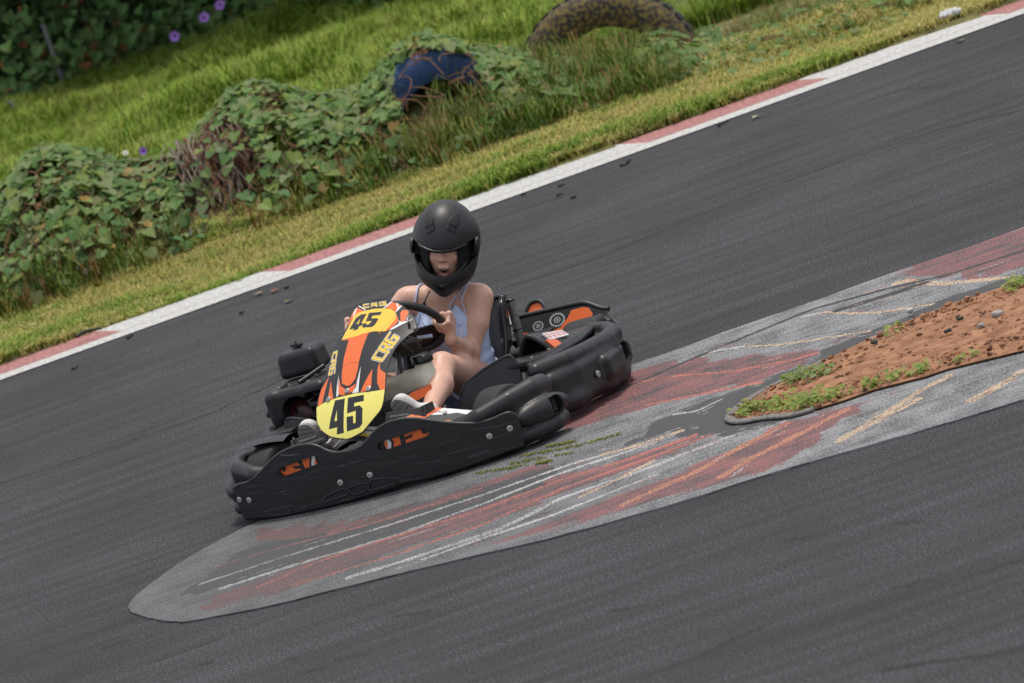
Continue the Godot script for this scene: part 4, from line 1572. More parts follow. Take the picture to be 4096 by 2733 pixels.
func chassis(k: Node3D) -> void:
	var g := Geo.new()
	g.box(Transform3D(Basis(), Vector3(0, 0.042, 0.20)), Vector3(0.30, 0.006, 0.46), 0.003)
	part(k, "floor_tray", g.mesh(), M.engine)
	for s in [-1.0, 1.0]:
		g = Geo.new()
		g.tube(smooth_path([Vector3(0.20 * s, 0.065, 0.68), Vector3(0.29 * s, 0.065, 0.45), Vector3(0.30 * s, 0.065, 0.1), Vector3(0.33 * s, 0.07, -0.3), Vector3(0.30 * s, 0.09, -0.62)], 5), 0.016, 8)
		part(k, "frame_rail", g.mesh(), M.engine)
		g = Geo.new()
		g.tube(PackedVector3Array([Vector3(0.12 * s, 0.128, 0.50), Vector3(0.46 * s, 0.128, 0.52)]), 0.012, 8)
		part(k, "stub_axle", g.mesh(), M.rusty)
		g = Geo.new()
		g.tube(PackedVector3Array([Vector3(0.30 * s, 0.09, 0.30), Vector3(0.60 * s, 0.12, 0.28)]), 0.014, 8)
		part(k, "pod_bar", g.mesh(), M.engine)
		g = Geo.new()
		g.tube(PackedVector3Array([Vector3(0.33 * s, 0.09, -0.18), Vector3(0.61 * s, 0.12, -0.18)]), 0.014, 8)
		part(k, "pod_bar", g.mesh(), M.engine)
	g = Geo.new()
	g.tube(PackedVector3Array([Vector3(-0.43, 0.128, -0.48), Vector3(0.43, 0.128, -0.48)]), 0.02, 10)
	part(k, "rear_axle", g.mesh(), M.steel)
	g = Geo.new()
	g.tube(PackedVector3Array([Vector3(-0.22, 0.075, 0.69), Vector3(0.22, 0.075, 0.69)]), 0.016, 8)
	part(k, "cross_member", g.mesh(), M.engine)
	g = Geo.new()
	g.tube(PackedVector3Array([Vector3(-0.30, 0.075, -0.60), Vector3(0.30, 0.075, -0.60)]), 0.016, 8)
	part(k, "cross_member", g.mesh(), M.engine)
	# fuel tank between the legs
	var ft := func(p: Vector3) -> float:
		var d := sd_box(p, Vector3(0.085, 0.315, 0.345), Vector3(0.115, 0.042, 0.06), 0.022)
		d = smin(d, sd_box(p, Vector3(0.120, 0.335, 0.36), Vector3(0.050, 0.036, 0.045), 0.02), 0.02)
		d = smin(d, sd_cap(p, Vector3(0.180, 0.31, 0.36), Vector3(0.183, 0.375, 0.36), 0.044, 0.036), 0.02)
		d = maxf(d, -sd_cap(p, Vector3(-0.005, 0.40, 0.42), Vector3(-0.005, 0.2, 0.46), 0.03, 0.03))
		return d
	g = Geo.new()
	nets(g, ft, Vector3(-0.06, 0.24, 0.23), Vector3(0.28, 0.44, 0.46), 0.0065)
	var tank := part(k, "fuel_tank", g.mesh(), M.tank, "cream plastic fuel tank with a black screw cap")
	g = Geo.new()
	var prof := [Vector2(0.043, 0.0), Vector2(0.044, 0.026), Vector2(0.040, 0.031), Vector2(0.0001, 0.031)]
	g.lathe(prof, 24, Transform3D(tilt(0, 0, -5), Vector3(0.183, 0.392, 0.36)))
	part(tank, "filler_cap", g.mesh(), M.gloss_black)
	# printed floor cover beside the tank
	var im := Image.create(256, 128, false, Image.FORMAT_RGB8)
	im.fill(ink("black"))
	fill_poly(im, PackedVector2Array([Vector2(60, 40), Vector2(150, 5), Vector2(256, 0), Vector2(256, 40), Vector2(150, 52)]), ink("orange"))
	var q := PackedVector2Array([Vector2(110, 128), Vector2(250, 110), Vector2(115, 78), Vector2(250, 60)])
	letters(im, "CRG", q, 15, ink("white"))
	letters(im, "CRG", q, 12, ink("black"))
	letters(im, "CRG", q, 9, ink("gold"))
	g = Geo.new()
	var c := [Vector3(0.075, 0.315, 0.585), Vector3(0.240, 0.318, 0.46), Vector3(0.225, 0.215, 0.49), Vector3(0.080, 0.225, 0.60)]
	var no: Vector3 = (c[1] - c[0]).cross(c[3] - c[0]).normalized()
	if no.z < 0:
		no = -no
	var f := [g.vert(c[0], no, Vector2(0, 0)), g.vert(c[1], no, Vector2(1, 0)), g.vert(c[2], no, Vector2(1, 1)), g.vert(c[3], no, Vector2(0, 1))]
	g.quad(f[0], f[1], f[2], f[3])
	for i in 4:
		g.flat([c[i], c[(i + 1) % 4], c[(i + 1) % 4] - no * 0.015, c[i] - no * 0.015])
	part(k, "column_shroud", g.mesh(), printed(im), "black shroud with orange flash and gold letters")
	# pedals
	for s in [1.0, -1.0]:
		g = Geo.new()
		var b := tilt(-24, 4.0 * s, -6.0 * s if s > 0 else 4.0)
		g.box(Transform3D(b, Vector3(0.215 * s - 0.005, 0.262, 0.685)), Vector3(0.085, 0.024, 0.004), 0.002)
		g.box(Transform3D(tilt(0, 62.0 * s), Vector3(0.297 * s, 0.252, 0.66)), Vector3(0.03, 0.03, 0.003), 0.001)
		var pedal := part(k, "pedal", g.mesh(), M.engine)
		g = Geo.new()
		g.tube(PackedVector3Array([Vector3(0.20 * s, 0.255, 0.69), Vector3(0.18 * s, 0.06, 0.64)]), 0.008, 6)
		part(pedal, "pedal_arm", g.mesh(), M.rusty)
		for i in 2:
			g = Geo.new()
			var o := Vector3(0.205 * s + (i - 0.5) * 0.03, 0.264 + (0.5 - i) * 0.014, 0.6905)
			g.box(Transform3D(b, o + Vector3(0, 0, 0.003)), Vector3(0.04, 0.004, 0.001), 0.0005)
			part(pedal, "pedal_slot", g.mesh(), M.rusty)


func engine_side(k: Node3D) -> void:
	# engine on the driver's right
	var g := Geo.new()
	g.box(Transform3D(tilt(0, 0, 0), Vector3(-0.50, 0.20, -0.08)), Vector3(0.12, 0.11, 0.13), 0.02)
	var eng := part(k, "engine", g.mesh(), M.engine)
	for i in 7:
		g = Geo.new()
		g.box(Transform3D(Basis(), Vector3(-0.60, 0.12 + i * 0.018, 0.09)), Vector3(0.075, 0.004, 0.05), 0.001)
		part(eng, "cooling_fin", g.mesh(), M.engine)
	g = Geo.new()
	g.lathe([Vector2(0.0001, 0.03), Vector2(0.05, 0.03), Vector2(0.088, 0.012), Vector2(0.095, -0.02)], 28, Transform3D(tilt(90), Vector3(-0.555, 0.235, 0.075)))
	part(eng, "fan_cover", g.mesh(), mat(lin(0.05, 0.008, 0.010), 0.35), "dark red engine fan cover")
	g = Geo.new()
	g.lathe([Vector2(0.0001, 0.012), Vector2(0.018, 0.012), Vector2(0.02, 0.0), Vector2(0.016, -0.012)], 14, Transform3D(tilt(90), Vector3(-0.545, 0.21, 0.12)))
	g.box(Transform3D(Basis(), Vector3(-0.545, 0.21, 0.132)), Vector3(0.028, 0.006, 0.006), 0.002)
	part(eng, "oil_dipstick", g.mesh(), M.red, "bright red oil filler knob")
	g = Geo.new()
	g.tube(smooth_path([Vector3(-0.56, 0.30, 0.10), Vector3(-0.535, 0.26, 0.135), Vector3(-0.50, 0.18, 0.13), Vector3(-0.46, 0.11, 0.11)], 6), 0.004, 6)
	part(eng, "cable", g.mesh(), M.gloss_black)
	# moulded guard around the engine
	var fe := func(p: Vector3) -> float:
		var shell := sd_box(p, Vector3(-0.515, 0.325, 0.03), Vector3(0.135, 0.065, 0.12), 0.03)
		var arm := sd_box(p, Vector3(-0.628, 0.27, 0.12), Vector3(0.020, 0.11, 0.03), 0.012)
		var arm2 := sd_box(p, Vector3(-0.43, 0.27, 0.135), Vector3(0.045, 0.11, 0.014), 0.01)
		var d := smin(smin(shell, arm, 0.04), arm2, 0.03)
		d = maxf(d, -sd_box(p, Vector3(-0.525, 0.29, 0.10), Vector3(0.06, 0.06, 0.12), 0.05))
		d = maxf(d, -sd_box(p, Vector3(-0.43, 0.335, 0.14), Vector3(0.04, 0.018, 0.05), 0.015))
		d = maxf(d, -sd_box(p, Vector3(-0.43, 0.275, 0.14), Vector3(0.035, 0.018, 0.05), 0.015))
		d = maxf(d, -sd_box(p, Vector3(-0.53, 0.40, 0.06), Vector3(0.075, 0.022, 0.05), 0.012))
		d = smin(d, sd_cap(p, Vector3(-0.66, 0.315, 0.09), Vector3(-0.70, 0.295, 0.06), 0.022, 0.016), 0.012)
		return d
	g = Geo.new()
	nets(g, fe, Vector3(-0.74, 0.13, -0.12), Vector3(-0.34, 0.42, 0.19), 0.0075)
	var guard := part(k, "engine_guard", g.mesh(), M.plastic)
	for s in [[-0.60, 0.393, 0.10], [-0.455, 0.393, 0.12], [-0.47, 0.393, 0.02]]:
		screw(guard, Transform3D(tilt(-90), Vector3(s[0], s[1], s[2])), 0.009, M.rusty)
	g = Geo.new()
	g.tube(PackedVector3Array([Vector3(-0.50, 0.395, 0.11), Vector3(-0.43, 0.418, 0.0)]), 0.010, 8)
	part(guard, "strut", g.mesh(), M.plastic)
	# air filter box with its wing nut
	var fa := func(p: Vector3) -> float:
		var q := (p - Vector3(-0.565, 0.447, -0.10)).rotated(Vector3.UP, -0.10)
		var t := clampf((q.y + 0.05) / 0.1, 0.0, 1.0)
		var s := lerpf(1.0, 0.90, t)
		return sd_box(Vector3(q.x / s, q.y, q.z / s), Vector3.ZERO, Vector3(0.092, 0.052, 0.078), 0.026) * 0.9
	g = Geo.new()
	nets(g, fa, Vector3(-0.70, 0.37, -0.22), Vector3(-0.43, 0.52, 0.02), 0.0075)
	var box := part(k, "air_filter_box", g.mesh(), M.plastic)
	g = Geo.new()
	g.lathe([Vector2(0.0001, 0.012), Vector2(0.014, 0.012), Vector2(0.016, 0.0), Vector2(0.016, -0.006)], 12, Transform3D(Basis(), Vector3(-0.572, 0.505, -0.10)))
	g.tube(PackedVector3Array([Vector3(-0.604, 0.510, -0.115), Vector3(-0.588, 0.511, -0.107), Vector3(-0.556, 0.511, -0.093), Vector3(-0.540, 0.510, -0.085)]), [0.006, 0.010, 0.010, 0.006], 8)
	g.tube(PackedVector3Array([Vector3(-0.572, 0.512, -0.10), Vector3(-0.572, 0.527, -0.10)]), 0.004, 6)
	part(box, "wing_nut", g.mesh(), M.matt_black)
	# low pod on the right in front of the engine, with an orange patch
	var fp := func(p: Vector3) -> float:
		var d := sd_box(p, Vector3(-0.535, 0.215, 0.29), Vector3(0.105, 0.038, 0.11), 0.03)
		return maxf(d, -sd_box(p, Vector3(-0.50, 0.25, 0.34), Vector3(0.062, 0.03, 0.09), 0.02))
	g = Geo.new()
	nets(g, fp, Vector3(-0.68, 0.16, 0.15), Vector3(-0.40, 0.27, 0.43), 0.008)
	var pod := part(k, "engine_side_tray", g.mesh(), M.plastic)
	g = Geo.new()
	sticker(g, [Vector3(-0.632, 0.250, 0.33), Vector3(-0.575, 0.252, 0.30), Vector3(-0.575, 0.252, 0.385), Vector3(-0.63, 0.246, 0.39)])
	part(pod, "orange_patch", g.mesh(), M.orange)


func rear_bodywork(k: Node3D) -> void:
	# wrap-round rear bumper
	var line := PackedVector2Array([Vector2(-0.44, -0.66), Vector2(-0.36, -0.715), Vector2(0.0, -0.73), Vector2(0.36, -0.715), Vector2(0.44, -0.66)])
	var f := func(p: Vector3) -> float:
		var d := sd_wall(p, line, 0.035, 0.07, 0.225, 0.03)
		return smin(d, sd_wall(p, line, 0.05, 0.18, 0.235, 0.025), 0.01)
	var g := Geo.new()
	nets(g, f, Vector3(-0.76, 0.03, -0.84), Vector3(0.76, 0.28, -0.42), 0.013)
	part(k, "rear_bumper", g.mesh(), M.plastic)
	# printed rear cover rising behind the seat on the driver's left
	var im := Image.create(512, 192, false, Image.FORMAT_RGB8)
	im.fill(ink("black"))
	var s := Vector2(512, 192)
	var fp := func(a: Array) -> PackedVector2Array:
		var q := pairs(a)
		for i in q.size():
			q[i] *= s
		return q
	fill_poly(im, fp.call([0.02, 0.55, 0.06, 0.45, 0.40, 0.62, 0.50, 0.55, 0.58, 0.30, 0.62, 0.10, 0.80, 0.06, 0.84, 0.25, 0.80, 0.55, 0.70, 0.75, 0.40, 0.88, 0.10, 0.90]), ink("orange"))
	fill_poly(im, fp.call([0.06, 0.92, 0.40, 0.72, 0.58, 0.75, 0.62, 0.9, 0.4, 1.0, 0.06, 1.0]), ink("white"))
	for i in 3:
		fill_poly(im, fp.call([0.42 + i * 0.07, 0.66, 0.45 + i * 0.07, 0.64, 0.53 + i * 0.07, 0.86, 0.50 + i * 0.07, 0.88]), ink("black"))
	for gear in [[0.27, 0.36, 30.0, 14], [0.47, 0.30, 44.0, 18]]:
		var c := Vector2(gear[0], gear[1]) * s
		var r: float = gear[2]
		var teeth := PackedVector2Array()
		var nt: int = gear[3]
		for i in nt * 4:
			var rr := r * (1.0 if i % 4 < 2 else 0.84)
			teeth.append(c + Vector2.from_angle(TAU * i / (nt * 4.0)) * rr)
		fill_poly(im, teeth, lin(0.45, 0.45, 0.46))
		for ring in [[0.74, 0.03], [0.42, 0.4], [0.30, 0.03], [0.18, 0.35]]:
			var disc := PackedVector2Array()
			for i in 24:
				disc.append(c + Vector2.from_angle(TAU * i / 24.0) * r * ring[0])
			fill_poly(im, disc, lin(ring[1], ring[1], ring[1]))
	g = Geo.new()
	var n := 16
	var rowz := [[-0.455, -0.14], [-0.49, 0.0], [-0.555, 0.105], [-0.575, 0.115], [-0.68, 0.07]]
	for j in 5:
		for i in n + 1:
			var u := float(i) / n
			var x := lerpf(0.14, 0.565, u)
			var pinch := smoothstep(0.72, 1.0, u)
			var y: float = 0.190 + rowz[j][1] * (1.0 - 0.55 * pinch) - 0.015 * u + 0.02 * pinch
			var z: float = rowz[j][0] + 0.02 * pinch
			var no := Vector3(0.1, 0.55, 0.85) if j < 3 else Vector3(0.05, 1.0, -0.2)
			g.vert(Vector3(x, y + 0.01, z), no.normalized(), Vector2(u * 0.98 + 0.01, [1.0, 0.97, 0.05, 0.0, 0.0][j]))
	for j in 4:
		for i in n:
			var a := j * (n + 1) + i
			g.quad(a, a + 1, a + n + 2, a + n + 1)
	var cov := part(k, "rear_cover", g.mesh(), printed(im), "black rear cover printed with orange flashes and grey cog wheels")
	g = Geo.new()
	var path := []
	for i in n + 1:
		path.append(g_rear(float(i) / n))
	g.tube(PackedVector3Array(path), 0.011, 8)
	part(cov, "rolled_edge", g.mesh(), M.plastic)
	# pointed end of the cover over the rear wheel
	var fw := func(p: Vector3) -> float:
		var d := sd_cap(p, Vector3(0.46, 0.245, -0.59), Vector3(0.575, 0.218, -0.49), 0.033, 0.015)
		return smin(d, sd_cap(p, Vector3(0.44, 0.208, -0.55), Vector3(0.545, 0.198, -0.46), 0.030, 0.013), 0.04)
	g = Geo.new()
	nets(g, fw, Vector3(0.38, 0.14, -0.66), Vector3(0.62, 0.31, -0.41), 0.008)
	part(cov, "cover_end", g.mesh(), M.plastic)
	# fin at the centre of the rear bodywork
	im = Image.create(128, 64, false, Image.FORMAT_RGB8)
	im.fill(ink("orange"))
	fill_poly(im, PackedVector2Array([Vector2(0, 64), Vector2(40, 34), Vector2(128, 30), Vector2(128, 64)]), ink("white"))
	for i in 3:
		fill_poly(im, PackedVector2Array([Vector2(60 + 16 * i, 30), Vector2(66 + 16 * i, 30), Vector2(46 + 16 * i, 64), Vector2(40 + 16 * i, 64)]), ink("black"))
	for a in [[Vector3(0.00, 0.285, -0.64), Vector3(0.12, 0.285, -0.62), Vector3(0.10, 0.345, -0.66), Vector3(0.01, 0.345, -0.68)], [Vector3(0.15, 0.275, -0.62), Vector3(0.27, 0.285, -0.62), Vector3(0.235, 0.338, -0.66), Vector3(0.18, 0.335, -0.66)]]:
		g = Geo.new()
		var no: Vector3 = (a[1] - a[0]).cross(a[3] - a[0]).normalized()
		if no.z < 0:
			no = -no
		var v := [g.vert(a[0], no, Vector2(0, 1)), g.vert(a[1], no, Vector2(1, 1)), g.vert(a[2], no, Vector2(1, 0)), g.vert(a[3], no, Vector2(0, 0))]
		g.quad(v[0], v[1], v[2], v[3])
		for i in 4:
			g.flat([a[i], a[(i + 1) % 4], a[(i + 1) % 4] - no * 0.02, a[i] - no * 0.02])
		var fin := part(k, "rear_fin", g.mesh(), printed(im))
		g = Geo.new()
		var edge := smooth_path([a[0], a[3], a[2], a[1]], 4)
		g.tube(edge, 0.009, 8)
		part(fin, "fin_edge", g.mesh(), M.plastic)
	# steel stay with a black cap, and the lighter stays beside the seat
	g = Geo.new()
	g.tube(PackedVector3Array([Vector3(0.213, 0.405, -0.45), Vector3(0.205, 0.30, -0.45), Vector3(0.19, 0.12, -0.45)]), [0.0185, 0.0185, 0.017], 14)
	var stay := part(k, "seat_stay", g.mesh(), M.pole)
	g = Geo.new()
	g.lathe([Vector2(0.0195, 0.0), Vector2(0.0195, 0.008), Vector2(0.016, 0.011), Vector2(0.0001, 0.011)], 14, Transform3D(tilt(0, 0, -4), Vector3(0.213, 0.404, -0.45)))
	part(stay, "end_cap", g.mesh(), M.gloss_black)
	g = Geo.new()
	g.lathe([Vector2(0.0195, 0.0), Vector2(0.0205, 0.003), Vector2(0.0195, 0.006)], 14, Transform3D(Basis(), Vector3(0.203, 0.285, -0.45)))
	part(stay, "cable_tie", g.mesh(), M.gloss_black)
	for a in [[Vector3(0.20, 0.285, -0.30), Vector3(0.23, 0.235, -0.28), Vector3(0.245, 0.12, -0.25)], [Vector3(0.225, 0.25, -0.30), Vector3(0.25, 0.20, -0.29), Vector3(0.265, 0.11, -0.24)]]:
		g = Geo.new()
		g.tube(smooth_path(a, 4), 0.012, 8)
		part(k, "side_stay", g.mesh(), M.rusty)
	# box between seat and pod
	g = Geo.new()
	g.box(Transform3D(tilt(0, -8), Vector3(0.385, 0.225, -0.13)), Vector3(0.055, 0.045, 0.08), 0.012)
	part(k, "battery_box", g.mesh(), M.plastic)
	g = Geo.new()
	g.box(Transform3D(Basis(), Vector3(0.10, 0.20, -0.52)), Vector3(0.22, 0.05, 0.06), 0.012)
	part(k, "axle_cover", g.mesh(), M.plastic)


func g_rear(u: float) -> Vector3:
	var pinch := smoothstep(0.72, 1.0, u)
	return Vector3(lerpf(0.14, 0.565, u), 0.190 + 0.115 * (1.0 - 0.55 * pinch) - 0.015 * u + 0.02 * pinch + 0.010, -0.57 + 0.02 * pinch)


func seat(k: Node3D) -> void:
	# moulded bucket: a line from the front edge down and up the back, with rising wings
	var line := smooth_path([Vector3(0.005, 0.115, 0.04), Vector3(0.005, 0.068, -0.08), Vector3(0.005, 0.062, -0.22), Vector3(0.005, 0.12, -0.33), Vector3(0.01, 0.25, -0.40), Vector3(0.015, 0.375, -0.44), Vector3(0.015, 0.435, -0.45)], 6)
	var g := Geo.new()
	var cols := 20
	var grid := []
	for i in line.size():
		var t := float(i) / (line.size() - 1)
		var w := lerpf(0.17, 0.205, smoothstep(0.2, 0.7, t))
		var rise := 0.11 * smoothstep(0.0, 0.4, t) + 0.02
		if t > 0.85:
			rise *= lerpf(1.0, 0.75, (t - 0.85) / 0.15)
		var a := line[maxi(i - 1, 0)]
		var b := line[mini(i + 1, line.size() - 1)]
		var tan_ := (b - a).normalized()
		var no := Vector3.RIGHT.cross(tan_).normalized()
		if no.y + no.z < 0:
			no = -no
		var row := []
		for j in cols + 1:
			var u := float(j) / cols * 2.0 - 1.0
			row.append(line[i] + Vector3.RIGHT * w * sin(u * PI * 0.5) * (1.0 + 0.12 * u * u) + no * rise * pow(absf(u), 3.0) * 1.15)
		grid.append(row)
	var m := grid.size()
	for side in 2:
		var base := g.v.size()
		for i in m:
			for j in cols + 1:
				var du: Vector3 = grid[i][mini(j + 1, cols)] - grid[i][maxi(j - 1, 0)]
				var dv: Vector3 = grid[mini(i + 1, m - 1)][j] - grid[maxi(i - 1, 0)][j]
				var no := du.cross(dv).normalized()
				if no.dot(Vector3(0.01, 0.45, -0.05) - grid[i][j]) < 0:
					no = -no
				g.vert(grid[i][j] - no * 0.008 * side, no * (1.0 - 2.0 * side))
		for i in m - 1:
			for j in cols:
				var a := base + i * (cols + 1) + j
				g.quad(a, a + 1, a + cols + 2, a + cols + 1)
	var s := part(k, "seat", g.mesh(), M.gloss_black)
	g = Geo.new()
	var rim := PackedVector3Array()
	for i in m:
		rim.append(grid[i][0])
	for j in range(1, cols):
		rim.append(grid[m - 1][j])
	for i in range(m - 1, -1, -1):
		rim.append(grid[i][cols])
	g.tube(rim, 0.011, 8)
	part(s, "seat_rim", g.mesh(), M.gloss_black)


const WHEEL_C := Vector3(0, 0.5, 0.1)


func wheel_point(deg: float, r := 0.175) -> Vector3:
	var a := deg_to_rad(deg)
	return WHEEL_C + (Vector3.RIGHT * cos(a) + Vector3(0, 0.7071, 0.7071) * sin(a)) * r


func steering(k: Node3D) -> void:
	var g := Geo.new()
	var ring := PackedVector3Array()
	for i in 48:
		ring.append(wheel_point(i * 7.5))
	g.tube(ring, 0.0155, 12, true)
	var leather := grained(lin(0.011, 0.011, 0.012), lin(0.024, 0.024, 0.025), 0.1, 14.0, 0.5, 0.08, 16)
	var w := part(k, "steering_wheel", g.mesh(), leather)
	# the flat centre plate with its two slots, turned with the wheel
	var turn := -16.0
	var to := func(p: Vector2) -> Transform3D:
		var a := deg_to_rad(turn)
		var q := p.rotated(a)
		var no := Vector3(0, -0.7071, 0.7071)
		return Transform3D(Basis(Vector3.RIGHT, Vector3(0, 0.7071, 0.7071), no), WHEEL_C + Vector3.RIGHT * q.x + Vector3(0, 0.7071, 0.7071) * q.y)
	g = Geo.new()
	# three strips leave the slots open
	g.plate(pairs([-0.172, 0.015, -0.06, -0.020, 0.0, -0.026, 0.06, -0.020, 0.172, 0.015, 0.172, -0.03, 0.11, -0.062, 0.03, -0.070, -0.03, -0.070, -0.11, -0.062, -0.172, -0.03]), to, 0.005)
	g.plate(pairs([-0.172, -0.031, -0.112, -0.063, -0.108, -0.092, -0.150, -0.092]), to, 0.005)
	g.plate(pairs([0.172, -0.031, 0.112, -0.063, 0.108, -0.092, 0.150, -0.092]), to, 0.005)
	g.plate(pairs([-0.028, -0.071, 0.028, -0.071, 0.028, -0.092, -0.028, -0.092]), to, 0.005)
	g.plate(pairs([-0.152, -0.0925, 0.152, -0.0925, 0.130, -0.122, 0.08, -0.152, 0.0, -0.165, -0.08, -0.152, -0.130, -0.122]), to, 0.005)
	part(w, "spoke_plate", g.mesh(), M.matt_black)
	g = Geo.new()
	g.lathe([Vector2(0.0001, 0.02), Vector2(0.035, 0.02), Vector2(0.04, 0.01), Vector2(0.04, -0.02)], 18, Transform3D(tilt(45), WHEEL_C))
	part(w, "hub", g.mesh(), M.matt_black)
	g = Geo.new()
	g.tube(PackedVector3Array([WHEEL_C, Vector3(0.01, 0.36, 0.25), Vector3(0.03, 0.13, 0.50)]), 0.0115, 10)
	part(k, "steering_column", g.mesh(), M.steel)
	g = Geo.new()
	g.box(Transform3D(tilt(-40), Vector3(0.03, 0.45, 0.22)), Vector3(0.045, 0.022, 0.05), 0.006)
	g.box(Transform3D(tilt(-40, 20), Vector3(0.075, 0.44, 0.20)), Vector3(0.03, 0.012, 0.035), 0.004)
	g.tube(PackedVector3Array([Vector3(0.04, 0.50, 0.22), Vector3(0.10, 0.44, 0.16)]), 0.007, 6)
	part(k, "column_support", g.mesh(), M.engine)
	for s in [-1.0, 1.0]:
		g = Geo.new()
		g.tube(PackedVector3Array([Vector3(0.03 * s, 0.44, 0.24), Vector3(0.12 * s, 0.08, 0.52)]), 0.010, 8)
		part(k, "column_brace", g.mesh(), M.engine)


# ------------------------------------------------------------------ the driver (in the kart's axes)
class Limbs:
	var a := PackedVector3Array()
	var ab := PackedVector3Array()
	var il := PackedFloat32Array()
	var ra := PackedFloat32Array()
	var rb := PackedFloat32Array()
	var k := 0.03

	func add(p: Vector3, q: Vector3, r0: float, r1: float) -> void:
		a.append(p)
		ab.append(q - p)
		il.append(1.0 / maxf((q - p).length_squared(), 1e-8))
		ra.append(r0)
		rb.append(r1)

	func d(p: Vector3) -> float:
		var r := 1e3
		for i in a.size():
			var o := p - a[i]
			var t := clampf(o.dot(ab[i]) * il[i], 0.0, 1.0)
			var e := (o - ab[i] * t).length() - ra[i] - (rb[i] - ra[i]) * t
			var h := maxf(k - absf(r - e), 0.0) / k
			r = minf(r, e) - h * h * k * 0.25
		return r


func neckline(u: float) -> float:
	var v := absf(u + 0.03)
	return 0.318 + 0.060 * pow(clampf(v / 0.068, 0.0, 1.0), 2.0) if v < 0.068 else 0.378 - 0.048 * clampf((v - 0.068) / 0.04, 0.0, 1.0)


func onto(f: Callable, p: Vector3, off := 0.0) -> Vector3:
	for i in 8:
		var e := 0.004
		var v: float = f.call(p)
		var gr := Vector3(f.call(p + Vector3(e, 0, 0)) - v, f.call(p + Vector3(0, e, 0)) - v, f.call(p + Vector3(0, 0, e)) - v) / e
		p -= gr.normalized() * (v - off) * 0.9
	return p


func grip(deg: float, side: float) -> Array:
	# frame at the rim: along the rim, outwards, towards the driver
	var c := wheel_point(deg)
	var out := (c - WHEEL_C).normalized()
	var nd := Vector3(0, 0.7071, -0.7071)
	var along := nd.cross(out).normalized() * -side
	return [c, along, out, nd]


func hand_bones(l: Limbs, deg: float, side: float, wrist: Vector3) -> void:
	var fr := grip(deg, side)
	var c: Vector3 = fr[0]
	var al: Vector3 = fr[1]
	var out: Vector3 = fr[2]
	var nd: Vector3 = fr[3]
	var knuckles := []
	for i in 4:
		var s := (i - 1.5) * 0.0175
		var ln: float = [0.94, 1.0, 0.95, 0.80][i]
		var o := c - al * s
		var k0 := o + out * 0.030 + nd * 0.024
		var k1 := o + out * (0.030 * ln) - nd * 0.016
		var k2 := o + out * 0.004 - nd * (0.028 * ln)
		var k3 := o - out * 0.020 - nd * (0.018 * ln)
		var k4 := o - out * 0.027 - nd * 0.002
		knuckles.append(k0)
		l.add(k0, k1, 0.0095, 0.0088)
		l.add(k1, k2, 0.0088, 0.0080)
		l.add(k2, k3, 0.0078, 0.0072)
		l.add(k3, k4, 0.0070, 0.0058)
	for i in 4:
		l.add(wrist, knuckles[i], 0.020, 0.0115)
	l.add(knuckles[0], knuckles[3], 0.012, 0.011)
	# thumb from the side of the palm, over the rim on the driver's side
	var base := wrist.lerp(knuckles[0], 0.40) + al * 0.010
	var t1 := c + al * 0.028 + nd * 0.024 + out * 0.004
	var t2 := c + al * 0.022 + nd * 0.014 - out * 0.022
	var t3 := c + al * 0.008 - nd * 0.002 - out * 0.036
	l.add(base, t1, 0.014, 0.0105)
	l.add(t1, t2, 0.0102, 0.0092)
	l.add(t2, t3, 0.0090, 0.0070)


